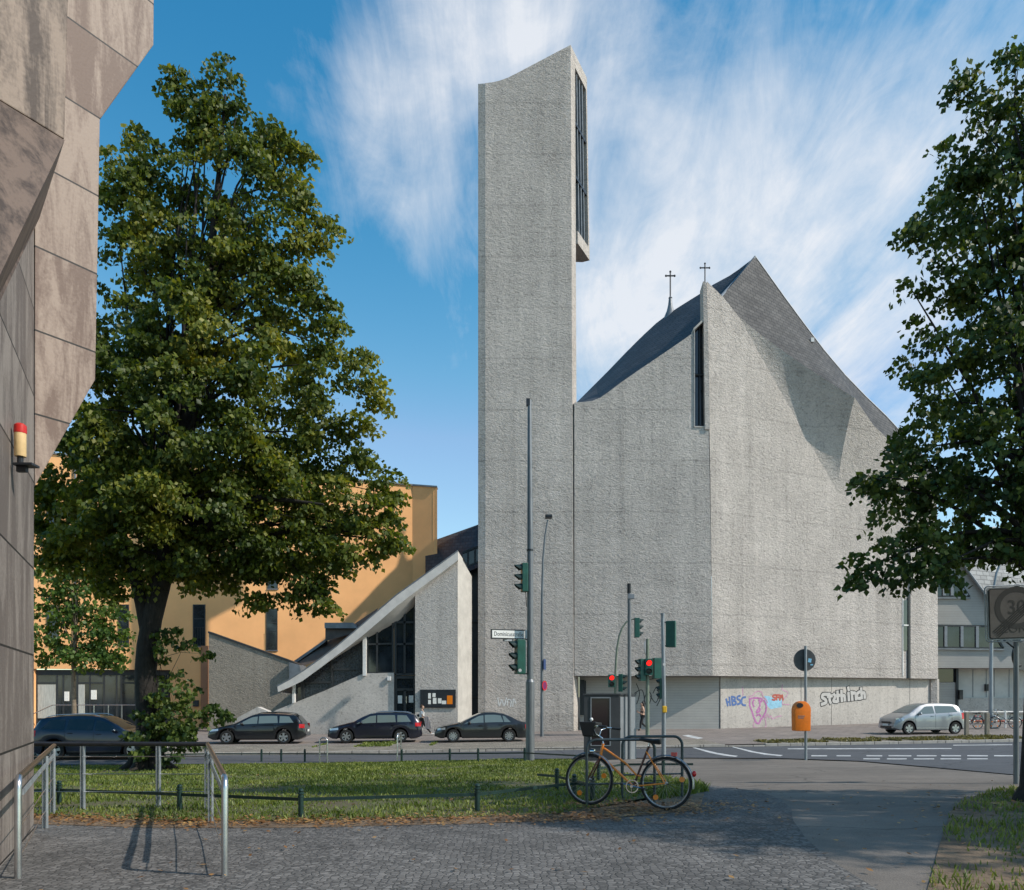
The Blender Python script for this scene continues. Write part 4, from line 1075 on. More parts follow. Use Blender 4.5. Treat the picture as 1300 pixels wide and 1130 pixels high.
# ================================================================== RIGHT-HAND BUILDING
rb = thing('slate_roofed_house', 'grey concrete house with steep grey slate roof right of the church', 'house', (33, 56, 0))
BD = 56.5
M['house_conc'] = coursed('house_concrete', (.37, .355, .33), (.35, .335, .31), (.28, .27, .25), 40, .18, .01, .9, .003, 'XZ', stain=.08, vs=.6)
mb = MB(); mb.prism([W(1180, 848, BD), W(1500, 848, BD), W(1500, 820, BD), W(1300, 820, BD), W(1262, 772, BD), W(1218, 712, BD), W(1205, 695, BD), W(1180, 660, BD)], Vector((.2, 8, 0)))
mb.build('wall', M['house_conc'], rb, world=True)
mb = MB(); mb.grid([[W(1207, 694, BD - .3), W(1221, 713, BD - .3), W(1264, 771, BD - .3), W(1300, 818, BD - .3)], [W(1262, 668, BD + 4), W(1290, 690, BD + 4), W(1345, 750, BD + 3), W(1420, 810, BD + 2)]])
mb.grid([[W(1300, 818, BD - .3), W(1264, 771, BD - .3)], [W(1500, 818, BD - .3), W(1500, 700, BD + 4)]])
mb.build('roof', M['slate_grey'], rb, world=True)
mb = MB(); mb.tube([W(1206, 694, BD - .35), W(1220, 713, BD - .35), W(1263, 771, BD - .35), W(1300, 819, BD - .35)], .09, 6); mb.build('verge_capping', M['lead'], rb, world=True)
M['house_white'] = mat('off_white_panels', (.52, .50, .46), .7, var=.1, vscale=1.2)
def hw(pts, mull, name='window'):
    mb = MB(); mb.prism([W(x, y, BD - .02) for x, y in pts], Vector((0, .08, 0))); w = mb.build(name, M['glass'], rb, world=True)
    c = list(zip(pts, pts[1:] + pts[:1]))
    bars('window_frame', [(a[0], a[1], b[0], b[1]) for a, b in c], .07, M['frame_grey'], w, BD - .09)
    bars('mullion', mull, .1, M['cab_grey'], w, BD - .12)
hw([(1184, 757.5), (1231, 757.5), (1211, 728), (1184, 728)], [(1199, 756, 1199, 729), (1209, 756, 1209, 729), (1228, 756, 1209, 730)])
hw([(1184, 822), (1274, 823), (1258, 795), (1184, 794)], [(1201, 821, 1201, 795), (1221.5, 821, 1221.5, 795), (1241, 822, 1241, 795)])
mb = MB(); mb.prism([W(1184, 824.5, BD - .16), W(1276, 825.5, BD - .16), W(1276, 823.8, BD - .16), W(1184, 822.8, BD - .16)], Vector((0, .14, 0)))
mb.prism([W(1184, 760, BD - .16), W(1233, 760, BD - .16), W(1233, 758.3, BD - .16), W(1184, 758.3, BD - .16)], Vector((0, .14, 0))); mb.build('window_sill', M['lead'], rb, world=True)
mb = MB(); mb.prism([W(1184, 925, BD + 1.4), W(1500, 925, BD + 1.4), W(1500, 848.6, BD + 1.4), W(1184, 848.6, BD + 1.4)], Vector((0, .3, 0))); mb.build('ground_floor_wall', M['house_white'], rb, world=True)
mb = MB(); mb.prism([W(1216, 906, BD + 1.2), W(1500, 906, BD + 1.2), W(1500, 886, BD + 1.2), W(1216, 886, BD + 1.2)], Vector((0, .15, 0))); mb.build('plinth', M['smooth_conc2'], rb, world=True)
mb = MB(); mb.prism([W(1190, 866, BD + 1.1), W(1213, 866, BD + 1.1), W(1213, 849, BD + 1.1), W(1190, 849, BD + 1.1)], Vector((0, .2, 0))); mb.build('transom_light', M['glass'], rb, world=True)
mb = MB(); mb.prism([W(1190, 925, BD + 1.0), W(1213, 925, BD + 1.0), W(1213, 866.5, BD + 1.0), W(1190, 866.5, BD + 1.0)], Vector((0, .3, 0))); mb.build('porch_wall', M['house_conc'], rb, world=True)
mb = MB(); mb.prism([W(1214, 925, BD + .9), W(1217, 925, BD + .9), W(1217, 848.6, BD + .9), W(1214, 848.6, BD + .9)], Vector((0, .3, 0))); mb.build('porch_post', M['dark_metal'], rb, world=True)
mb = MB()
for x in (1235, 1252, 1262, 1281): mb.prism([W(x, 885, BD + 1.37), W(x + .7, 885, BD + 1.37), W(x + .7, 850, BD + 1.37), W(x, 850, BD + 1.37)], Vector((0, .02, 0)))
mb.build('garage_seams', M['cab_grey'], rb, world=True)
mb = MB(); mb.box(W(1252.5, 873, BD + 1.3), (.2, .2, .5)); mb.box(W(1219.5, 882, BD + .8), (.25, .2, .7)); mb.build('wall_light', M['blackpl'], rb, world=True)

# ================================================================== STONE-CLAD BUILDING at the left edge
def stone(name, c1, c2, jz, jp, streak=True, vs=1.0):
    m = bpy.data.materials.new(name); nt, N, L = nodes(m); b = N['Principled BSDF']; b.inputs['Roughness'].default_value = .6
    b.inputs['Specular IOR Level'].default_value = .35
    g = N.new('ShaderNodeNewGeometry'); P = g.outputs['Position']
    sp = N.new('ShaderNodeSeparateXYZ'); L.new(P, sp.inputs[0])
    def mth(op, a, c=None, d=None):
        n = N.new('ShaderNodeMath'); n.operation = op
        for i, q in enumerate((a, c, d)):
            if q is None: continue
            if isinstance(q, (int, float)): n.inputs[i].default_value = q
            else: L.new(q, n.inputs[i])
        return n.outputs[0]
    fz = mth('FRACT', mth('DIVIDE', mth('SUBTRACT', sp.outputs['Z'], jz), jp))
    jt = mth('LESS_THAN', mth('ABSOLUTE', mth('SUBTRACT', fz, .5)), .011)
    idx = mth('FLOOR', mth('ADD', mth('DIVIDE', mth('SUBTRACT', sp.outputs['Z'], jz), jp), .5))
    wn = N.new('ShaderNodeTexWhiteNoise'); wn.noise_dimensions = '1D'; L.new(idx, wn.inputs['W'])
    mp = N.new('ShaderNodeMapping'); mp.inputs['Rotation'].default_value = (0, R(55), R(35)); mp.inputs['Scale'].default_value = (1, 1, .16)
    L.new(P, mp.inputs[0])
    ofs = N.new('ShaderNodeVectorMath'); ofs.operation = 'ADD'; L.new(mp.outputs[0], ofs.inputs[0]); L.new(wn.outputs['Color'], ofs.inputs[1])
    n1 = N.new('ShaderNodeTexNoise'); n1.inputs['Scale'].default_value = 3.4 * vs; n1.inputs['Detail'].default_value = 8; n1.inputs['Roughness'].default_value = .66; n1.inputs['Distortion'].default_value = .8
    L.new(ofs.outputs[0], n1.inputs['Vector'])
    n3 = N.new('ShaderNodeTexNoise'); n3.inputs['Scale'].default_value = 26; n3.inputs['Detail'].default_value = 5; L.new(P, n3.inputs['Vector'])
    n4 = N.new('ShaderNodeTexNoise'); n4.inputs['Scale'].default_value = 7; n4.inputs['Detail'].default_value = 7; n4.inputs['Roughness'].default_value = .7; L.new(ofs.outputs[0], n4.inputs['Vector'])
    r = N.new('ShaderNodeValToRGB'); e_ = r.color_ramp.elements; e_[0].position = .40; e_[0].color = (*c2, 1); e_[1].position = .585; e_[1].color = (*c1, 1)
    s_ = mth('ADD', n1.outputs['Fac'], mth('MULTIPLY_ADD', n3.outputs['Fac'], .20, -.10)); s_ = mth('ADD', s_, mth('MULTIPLY_ADD', n4.outputs['Fac'], .34, -.17))
    s_ = mth('ADD', s_, mth('MULTIPLY_ADD', wn.outputs['Value'], .14, -.07))
    L.new(s_, r.inputs[0])
    mx = N.new('ShaderNodeMix'); mx.data_type = 'RGBA'; mx.inputs['B'].default_value = (.02, .018, .016, 1); L.new(r.outputs[0], mx.inputs['A']); L.new(jt, mx.inputs['Factor'])
    L.new(mx.outputs['Result'], b.inputs['Base Color'])
    bp = N.new('ShaderNodeBump'); bp.inputs['Distance'].default_value = .004; L.new(n3.outputs['Fac'], bp.inputs['Height']); L.new(bp.outputs[0], b.inputs['Normal'])
    return m
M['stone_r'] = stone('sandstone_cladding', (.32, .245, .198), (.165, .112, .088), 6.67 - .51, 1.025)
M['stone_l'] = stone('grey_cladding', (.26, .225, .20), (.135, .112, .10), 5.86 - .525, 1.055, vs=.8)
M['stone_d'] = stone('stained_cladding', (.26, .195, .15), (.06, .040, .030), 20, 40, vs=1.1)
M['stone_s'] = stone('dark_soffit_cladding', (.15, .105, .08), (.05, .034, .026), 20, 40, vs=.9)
sb = thing('stone_clad_building', 'brown stone clad building with faceted projecting bays at the left edge', 'building', (-6, 9, .6))
def SR(px, py):
    a = (px - 650) / 1000.0; t = (9.6 * a + 5.83) / (.545 - .84 * a)
    x, y = -5.83 + .545 * t, 9.6 + .84 * t
    return Vector((x, y, EYE - (py - HOR) * y / 1000.0))
def SL(px, py):
    a = (px - 650) / 1000.0; t = (9.6 * a + 5.83) / (.45 + a)      # (-5.83+.45t) = a(9.6-t)
    x, y = -5.83 + .45 * t, 9.6 - t
    return Vector((x, y, EYE - (py - HOR) * y / 1000.0))
bkv = Vector((-.84, .545, 0)) * .5
out_r = [SR(44, 618), SR(121, 482), SR(124.5, 300), SR(127, 152), SR(195, 57), SR(197, -160), SR(44.5, -160)]
mb = MB(); mb.prism(out_r, Vector((-1.2, .9, 0)))
mb.build('front_bay', M['stone_r'], sb, world=True, bevel=.012)
E0 = Vector((-5.83, 9.6, 0)) + Vector((.004, -.002, 0)); far_t = 4.6
N0 = Vector((-5.83 + .45 * far_t, 9.6 - far_t, 0))
zE = SL(44.4, 290).z
pL = [Vector((E0.x, E0.y, -.2)), Vector((N0.x, N0.y, -.2)), Vector((N0.x, N0.y, SL(0, 380).z - 2.4)), SL(0, 380), Vector((E0.x, E0.y, zE))]
mb = MB(); mb.prism(pL, Vector((-1.0, -.3, 0)))
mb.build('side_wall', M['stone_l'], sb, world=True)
q1 = W(82, 178, 8.0); q0 = q1 + (W(0, 128, 7.5) - q1) * 2.2
q2 = W(50, 277, 9.55); q3 = SL(0, 380)
mb = MB(); mb.prism([q1, q0, Vector((N0.x - .1, N0.y, SL(0, 380).z - 2.4)), q3 + Vector((.01, 0, 0)), q2], Vector((-1.4, .9, .0)))
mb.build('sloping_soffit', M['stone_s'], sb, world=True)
mb = MB(); up = Vector((.10, .05, 5.0))
mb.prism([q1 + Vector((0, 0, .01)), q0 + Vector((0, 0, .01)), q0 + up, q1 + up], Vector((-.84, .545, 0)) * 1.3)
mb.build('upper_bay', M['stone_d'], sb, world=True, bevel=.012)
# body of the building behind the cladding
mb = MB(); mb.prism([(-7.2, 9.4, -.2), (-4.6, 4.2, -.2), (-12, 3.6, -.2), (-14, 10.2, -.2)], Vector((0, 0, 15)))
mb.build('core', M['stone_l'], sb, world=True)
# wall lamp
wl_ = thing('wall_lamp', 'red capped yellowish lantern on a bracket of the stone wall', 'lamp', SL(22, 562))
c = SL(13.5, 560) + Vector((.91, .41, 0)) * .085
M['lamp_body'] = mat('lamp_amber_glass', (.72, .50, .24), .4, var=.1, vscale=6)
mb = MB(); mb.lathe([(.052, -.15), (.056, -.14), (.056, .09), (.05, .095)], c, None, 14); mb.build('lamp_body', M['lamp_body'], wl_, world=True, smooth=40)
mb = MB(); mb.lathe([(.059, .09), (.061, .11), (.059, .17), (.036, .19), (0, .195)], c, None, 14); mb.build('lamp_cap', M['red'], wl_, world=True, smooth=40)
mb = MB(); mb.box(c + Vector((.06, 0, -.24)), (.20, .14, .025)); mb.box(c + Vector((.02, 0, -.28)), (.10, .05, .06)); mb.tube([c + Vector((0, 0, -.15)), c + Vector((0, 0, -.235))], .03, 8)
mb.build('bracket', M['dark_metal'], wl_, world=True, bevel=.004)

# ================================================================== RAILING round the stairwell
rl = thing('stair_railing', 'stainless steel stair railing with taut wires beside the stone building', 'railing', (-5, 10, .6))
ZR = 1.47
A0 = Vector((-8.2, 12.05, ZR)); A1 = Vector((-4.68, 12.05, ZR)); Bq = Vector((-2.57, 7.05, ZR)); C0 = Vector((-6.80, 11.7, ZR)); C1 = Vector((-4.42, 7.05, ZR))
gzb = g_near(-4, 9)
mb = MB(); mb.tube([A0, A1], .034, 10); mb.build('handrail', M['rail_dark'], rl, world=True, smooth=50)
def side_rail(P, Q, nm):
    d_ = (Q - P).normalized(); pts = [P, Q - d_ * .10, Q - d_ * .05 + Vector((0, 0, -.010)), Q - d_ * .012 + Vector((0, 0, -.045)), Q + Vector((0, 0, -.10)), Q + Vector((0, 0, -.96))]
    mb = MB(); mb.tube(pts[:2], .03, 10); mb.build('handrail', M['rail_wood'], rl, world=True, smooth=50)
    mb = MB(); mb.tube(pts[1:], .03, 10); mb.build('end_post', M['rail_steel'], rl, world=True, smooth=50)
side_rail(A1 + Vector((.02, 0, 0)), Bq, 'r'); side_rail(C0, C1, 'l')
def post(p, h, w=.06):
    mb = MB(); mb.box(p + Vector((-.022, 0, -h / 2 - .03)), (.012, w, h)); mb.box(p + Vector((.022, 0, -h / 2 - .03)), (.012, w, h))
    for k in range(4): mb.box(p + Vector((0, 0, -.1 - .24 * k)), (.032, .02, .02))
    mb.build('post', M['rail_grey'], rl, world=True)
for px in (105, 201): post(W(px, 0, 12.05) * 0 + Vector(((px - 650) * .01205, 12.05, ZR)), .98)
mb = MB()
for k in range(4):
    z = ZR - .19 - .27 * k
    mb.tube([Vector((A0.x, 12.05, z)), Vector((A1.x, 12.05, z))], .007, 6)
mb.build('wire', M['rail_steel'], rl, world=True)
for P, Q in ((A1, Bq), (C0, C1)):
    for t in (.07, .36):
        post(P.lerp(Q, t), .98, .05)
    mb = MB(); d_ = (Q - P)
    a, b = P.lerp(Q, .05) + Vector((0, 0, -.10)), P.lerp(Q, .93) + Vector((0, 0, -.14))
    mb.prism([a, b, b + Vector((0, 0, -.055)), a + Vector((0, 0, -.055))], Vector((.012, .005, 0)))
    mb.build('flat_bar', M['rail_grey'], rl, world=True)
    mb = MB()
    for k in range(4):
        z = -.19 - .27 * k; mb.tube([P + Vector((0, 0, z)), Q + Vector((0, 0, z))], .006, 5)
    mb.build('wire', M['rail_steel'], rl, world=True)
# stair-head landing kerb

# ================================================================== LOW IRON FENCES round the lawn
def bollard(mb, p, h):
    mb.lathe([(.038, -.06), (.038, h * .70), (.046, h * .705), (.046, h * .745), (.036, h * .75), (.036, h * .80), (.050, h * .81), (.050, h * .85), (.030, h * .87), (.030, h * .89), (.040, h * .92), (.036, h * .97), (.015, h), (0, h)], p, None, 10)
def low_fence(label, pts, posts, h=.40, rail=.012, rw=.045):
    t = thing('low_fence', label, 'fence', (pts[0][0], pts[0][1], g_near(*pts[0])), group='low iron fences round the lawn')
    for (x, y) in posts:
        mb = MB(); bollard(mb, Vector((x, y, g_near(x, y))), h); mb.build('post', M['fence'], t, world=True, smooth=40)
    mb = MB()
    for (a, b) in zip(pts, pts[1:]):
        A_ = Vector((a[0], a[1], g_near(*a) + h * .62)); B_ = Vector((b[0], b[1], g_near(*b) + h * .62)); d_ = (B_ - A_).normalized(); nn = Vector((-d_.y, d_.x, 0)) * rail / 2
        mb.prism([A_ - nn + Vector((0, 0, -rw / 2)), B_ - nn + Vector((0, 0, -rw / 2)), B_ - nn + Vector((0, 0, rw / 2)), A_ - nn + Vector((0, 0, rw / 2))], nn * 2)
    mb.build('rail', M['fence'], t, world=True)
    return t
def gp(px, py): p = G(px, py); return (p.x, p.y)
f1 = [(-9.4, 12.3), gp(75, 1022), gp(228, 1030), gp(382, 1038), gp(606, 1031), gp(729, 1014), gp(752, 1018)]
low_fence('low green iron fence along the near lawn edge with knobbed posts', f1, f1[1:])
f2 = [gp(682, 1000), gp(707, 1003), gp(752, 1018)]
low_fence('short green fence stub in the grass beside the front bicycle wheel', f2, [f2[1]])
f3 = [(-19, 25.2), gp(265, 967), gp(332, 967), gp(357, 967), gp(387, 967), gp(510, 968), gp(571, 967.5), gp(607, 967.5), gp(666, 967), gp(745, 973)]
low_fence('low green iron fence along the road side of the lawn', f3, f3[1:-1] + [(-12, 26), (-15.5, 25.6)], .46)
f4 = [gp(760, 992), gp(790, 985), gp(880, 985)]
low_fence('low green rail behind the bicycle stands', f4, [f4[0], f4[1], gp(842, 985)], .42)
# ================================================================== CARS
M['car_glass'] = mat('car_glass', (.13, .165, .16), .05, spec=.8)
M['car_glass_dark'] = mat('tinted_car_glass', (.012, .015, .018), .06, spec=.7)
M['tyre'] = mat('tyre', (.012, .012, .012), .85, var=.2, vscale=10)
M['alloy'] = mat('alloy_rim', (.50, .51, .52), .3, .85)
M['headlamp'] = mat('headlamp', (.55, .58, .60), .08, .5)
M['tail'] = mat('tail_lamp', (.50, .012, .012), .15)
M['plate'] = mat('number_plate', (.70, .70, .67), .5)
def paint(name, c, metal=.3, rough=.28): return mat(name, c, rough, metal, coat=.8, var=.04, vscale=1.5)
M['black_paint'] = paint('black_car_paint', (.010, .010, .013))
M['black_paint2'] = paint('black_blue_car_paint', (.012, .012, .024))
M['grey_paint'] = paint('dark_grey_car_paint', (.020, .020, .021))
M['blue_paint'] = paint('dark_blue_car_paint', (.008, .012, .030))
M['silver_paint'] = paint('silver_car_paint', (.30, .31, .325), .6, .34)
def make_car(label, loc, rz, P, pm, glass, group='cars parked along the road'):
    """P: L, W, top/belt profiles (x from the nose, z), wheels, radius"""
    t = thing('parked_car', label, 'car', loc, rz, group)
    L, Wd, xf, xr, rw = P['L'], P['W'], P['xf'], P['xr'], P['r']
    top, belt = P['top'], P['belt']
    hw_ = Wd / 2; sill = P.get('sill', .20); ra = rw + .065
    def hwid(x):
        u = x / L
        f = 1 - .20 * max(0, (.13 - u) / .13) ** 2 - .13 * max(0, (u - .90) / .10) ** 2
        return hw_ * f
    def ring(x):
        zt = interp(x, top); zb = min(interp(x, belt), zt - .035); w = hwid(x)
        z0 = sill + .10 * max(0, (.25 - x) / .25) + .14 * max(0, (x - L + .3) / .3)
        for xw in (xf, xr):
            q = ra * ra - (x - xw) ** 2
            if q > 0: z0 = max(z0, rw + math.sqrt(q))
        tum = max(0, zt - zb - .035) * .40
        wr = w * .955 - tum
        zm = max(z0 + .03, z0 + (zb - z0) * .55)
        return [(0, z0), (w * .88, z0), (w * .985, z0 + min(.04, (zb - z0) * .2)), (w, zm), (w * .985, zm + (zb - zm) * .6), (w * .955, zb), (wr + .015, zb + (zt - zb) * .80), (wr - .03, zb + (zt - zb) * .95), (wr * .72, zt), (0, zt + .012)]
    X = sorted(set([round(v, 4) for v in list(np.linspace(.0, L, 62)) + [xw + ra * math.cos(a) * .999 for xw in (xf, xr) for a in np.linspace(0, math.pi, 17)]]))
    rows = []
    for x in X:
        r = ring(x)
        rows.append([Vector((x - L / 2, y, z)) for y, z in r] + [Vector((x - L / 2, -y, z)) for y, z in reversed(r[:-1])])
    mb = MB(); mb.grid(rows); mb.poly(rows[0]); mb.poly(rows[-1])
    mb.build('body', pm, t, smooth=38, weld=True)
    mb = MB(); mb.box((0, 0, .40), (L - .5, Wd * .60, .36)); mb.box((0, 0, .24), (xr - xf - 2 * ra, Wd * .84, .08)); mb.build('underbody', M['black'], t)
    def sp(x, s, k, out=.006):       # point on flank: k=0 belt line, 1 roof edge
        r = ring(x); a, b = r[5], r[6]
        y = a[0] + (b[0] - a[0]) * k; z = a[1] + (b[1] - a[1]) * k
        return Vector((x - L / 2, s * (y + out), z + out * .35))
    def flank(x, s, z, out=.006):
        r = ring(x)[1:7]
        for a, b in zip(r, r[1:]):
            if a[1] <= z <= b[1] and b[1] > a[1]:
                y = a[0] + (b[0] - a[0]) * (z - a[1]) / (b[1] - a[1]); break
        else: y = r[-1][0] if z > r[-1][1] else r[0][0]
        return Vector((x - L / 2, s * (y + out), z))
    for s in (-1, 1):
        for (xa, xb, ka, kb, sa, sb) in P['side']:
            # window between xa..xb ; upper edge starts at xa+sa, ends xb-sb
            mb = MB(); n_ = 10; lo = []; hi = []
            for i in range(n_ + 1):
                u = i / n_; xl_ = xa + (xb - xa) * u; xh = (xa + sa) + ((xb - sb) - (xa + sa)) * u
                lo.append(sp(xl_, s, .08)); hi.append(sp(xh, s, .93))
            mb.grid([[a.lerp(b, k / 3) for a, b in zip(lo, hi)] for k in range(4)])
            mb.build('side_window', glass, t, smooth=40)
        for x in P['seams']:
            mb = MB(); zs_ = np.linspace(sill + .12, ring(x)[5][1] - .01, 7)
            mb.grid([[flank(x - .006, s, z, .003) for z in zs_], [flank(x + .006, s, z, .003) for z in zs_]])
            mb.build('door_gap', M['black'], t)
        for x in P['handles']:
            mb = MB(); z = ring(x)[5][1] - .09; mb.box(flank(x, s, z, .018), (.17, .03, .032)); mb.build('door_handle', pm, t, bevel=.008)
        xm = P['mirror']; mb = MB(); c = sp(xm, s, .10, .10); mb.ball(c, (.075, .10, .075), 10, 8); mb.tube([c, sp(xm, s, .06, -.01)], .03, 6); mb.build('wing_mirror', pm, t, smooth=60)
        # trim strip and sill
        mb = MB(); xs_ = np.linspace(xf + ra + .03, xr - ra - .03, 14)
        mb.grid([[flank(x, s, .30, .008) for x in xs_], [flank(x, s, .36, .008) for x in xs_]]); mb.build('side_trim', M['blackpl'] if pm is not M['silver_paint'] else M['alloy'], t)
    def topstrip(name, xa, xb, m, fr=.94, inset=0.0, ya=None):
        mb = MB(); rws = []
        for i in range(9):
            x = xa + (xb - xa) * i / 8; r = ring(x); row = []
            y1, z1 = r[7]; y2, z2 = r[8]
            for (y, z) in ((y1 * fr, z1), (y2, z2), (0, r[9][1]), (-y2, z2), (-y1 * fr, z1)):
                row.append(Vector((x - L / 2, y, z + .010)))
            rws.append(row)
        mb.grid(rws); return mb.build(name, m, t, smooth=50)
    topstrip('windscreen', *P['screen'], glass)
    topstrip('rear_window', *P['rear'], M['car_glass_dark'])
    # lamps wrapped round the corners
    for s in (-1, 1):
        xa, xb, za, zb_ = P['head']; mb = MB()
        mb.grid([[flank(x, s, za + (zb_ - za) * k / 3 + (x - xa) * .10, .007) for x in np.linspace(xa, xb, 7)] for k in range(4)]); mb.build('headlight', M['headlamp'], t, smooth=60)
        xa, xb, za, zb_ = P['tail']; mb = MB()
        mb.grid([[flank(x, s, za + (zb_ - za) * k / 3, .008) for x in np.linspace(xa, xb, 6)] for k in range(4)]); mb.build('tail_light', M['tail'], t, smooth=60)
    fz = P.get('front_z', .42)
    mb = MB(); mb.box((-L / 2 - .004, 0, fz + .16), (.03, .78, .10)); mb.box((-L / 2 + .008, 0, fz - .08), (.04, 1.0, .12)); mb.build('grille', M['blackpl'], t, bevel=.01)
    mb = MB(); mb.box((-L / 2 - .022, 0, fz + .04), (.012, .52, .11)); mb.build('number_plate', M['plate'], t)
    mb = MB(); mb.box((L / 2 + .010, 0, .62), (.012, .52, .11)); mb.build('number_plate', M['plate'], t)
    if P.get('rails'):
        mb = MB()
        for s in (-1, 1):
            xs_ = np.linspace(P['rails'][0], P['rails'][1], 10)
            mb.tube([Vector((x - L / 2, s * (ring(x)[7][0] - .05), ring(x)[8][1] + (.035 if 0 < i < 9 else .0))) for i, x in enumerate(xs_)], .016, 6)
        mb.build('roof_rail', M['alloy'] if P.get('rail_bright') else M['blackpl'], t)
    for xw in (xf, xr):
        for s in (-1, 1):
            mb = MB(); an = np.linspace(-.12, math.pi + .12, 19)
            wi, wo = hw_ * .45, hwid(xw) * .972
            mb.grid([[Vector((xw - L / 2 + math.cos(a) * (ra - .012), s * y, rw + math.sin(a) * (ra - .012))) for a in an] for y in (wi, wo)])
            mb.build('wheel_arch', M['black'], t, smooth=60)
    # wheels
    Mx = Matrix.Rotation(R(90), 3, 'X')
    for xw in (xf, xr):
        for s in (-1, 1):
            c = Vector((xw - L / 2, s * (hw_ - .115), rw))
            mb = MB(); mb.lathe([(rw * .64, -.10), (rw * .93, -.10), (rw, -.06), (rw, .06), (rw * .93, .10), (rw * .64, .10)], c, Mx, 28, cap=False)
            mb.lathe([(.0, -.02), (rw * .66, -.02), (rw * .66, .02), (0, .02)], c, Mx, 20)
            wh = mb.build('wheel', M['tyre'], t, smooth=40)
            mb = MB(); f = c + Vector((0, s * .075, 0))
            mb.lathe([(rw * .60, -.012), (rw * .67, -.012), (rw * .67, .02), (rw * .60, .012)], f, Mx, 28, cap=False)
            mb.lathe([(0, -.02), (rw * .14, -.02), (rw * .14, .02), (0, .02)], f, Mx, 12)
            ns = P.get('spokes', 5)
            for k in range(ns):
                a = 2 * math.pi * k / ns + .3; d_ = Vector((math.cos(a), 0, math.sin(a))); q = Vector((-d_.z, 0, d_.x))
                w_ = rw * P.get('spw', .13)
                mb.prism([f + d_ * rw * .08 - q * w_, f + d_ * rw * .63 - q * w_ * 1.15, f + d_ * rw * .63 + q * w_ * 1.15, f + d_ * rw * .08 + q * w_], Vector((0, s * .02, 0)))
            mb.build('rim', M['alloy'], wh)
    return t
estate = dict(L=4.58, W=1.79, xf=.90, xr=3.55, r=.325,
    top=[(0, .48), (.03, .62), (.12, .70), (.45, .80), (1.0, .92), (1.28, .99), (1.75, 1.24), (2.1, 1.40), (2.45, 1.465), (3.0, 1.475), (3.6, 1.44), (4.0, 1.39), (4.14, 1.34), (4.38, 1.06), (4.48, .90), (4.55, .70), (4.58, .48)],
    belt=[(0, .55), (.3, .72), (1.2, .91), (2.2, .94), (4.2, 1.0), (4.58, .8)],
    side=[(1.38, 2.32, 0, 0, .62, .0), (2.38, 3.28, 0, 0, .0, .05), (3.35, 4.02, 0, 0, .0, .22)], seams=(1.36, 2.35, 3.33), handles=(2.18, 3.15), mirror=1.62,
    screen=(1.32, 2.16), rear=(4.12, 4.40), head=(.10, .52, .60, .70), tail=(4.28, 4.53, .76, .95), rails=(2.3, 4.0))
wagon = dict(estate); wagon.update(L=4.56, xr=3.50, spokes=6, spw=.10, top=[(0, .45), (.03, .60), (.10, .70), (.40, .82), (.95, .96), (1.22, 1.02), (1.7, 1.28), (2.05, 1.42), (2.4, 1.475), (3.0, 1.48), (3.6, 1.46), (4.0, 1.42), (4.16, 1.38), (4.42, 1.02), (4.50, .85), (4.54, .66), (4.56, .45)],
    tail=(4.22, 4.50, .80, .98), rail_bright=True, seams=(1.30, 2.28, 3.25), rear=(4.14, 4.40))
saloon = dict(L=4.68, W=1.75, xf=.88, xr=3.58, r=.31, spokes=10, spw=.07,
    top=[(0, .45), (.03, .60), (.12, .69), (.45, .79), (1.05, .90), (1.32, .96), (1.8, 1.22), (2.15, 1.39), (2.5, 1.455), (2.9, 1.455), (3.3, 1.38), (3.7, 1.22), (4.05, 1.04), (4.25, .985), (4.5, .96), (4.6, .90), (4.66, .70), (4.68, .45)],
    belt=[(0, .55), (.3, .70), (1.2, .88), (2.2, .91), (3.8, .955), (4.68, .8)],
    side=[(1.42, 2.34, 0, 0, .62, .0), (2.40, 3.30, 0, 0, .0, .12), (3.34, 3.66, 0, 0, -.08, .28)], seams=(1.38, 2.37, 3.32), handles=(2.2, 3.16), mirror=1.66,
    screen=(1.38, 2.22), rear=(3.28, 3.98), head=(.12, .50, .58, .68), tail=(4.36, 4.64, .66, .86))
hatch = dict(L=3.88, W=1.77, xf=.74, xr=3.26, r=.31, spokes=5, spw=.16,
    top=[(0, .46), (.04, .66), (.14, .80), (.45, .96), (.72, 1.06), (1.1, 1.30), (1.45, 1.49), (1.8, 1.575), (2.4, 1.60), (3.0, 1.575), (3.35, 1.53), (3.52, 1.42), (3.72, 1.06), (3.80, .85), (3.86, .68), (3.88, .46)],
    belt=[(0, .56), (.3, .84), (.8, .98), (2.2, 1.04), (3.5, 1.12), (3.88, .8)],
    side=[(1.12, 2.12, 0, 0, .55, .0), (2.20, 3.38, 0, 0, .0, .16)], seams=(1.08, 2.16, 3.05), handles=(2.0, 3.0), mirror=1.30,
    screen=(.76, 1.62), rear=(3.42, 3.70), head=(.10, .44, .68, .82), tail=(3.60, 3.84, .78, 1.10), front_z=.44, sill=.21)
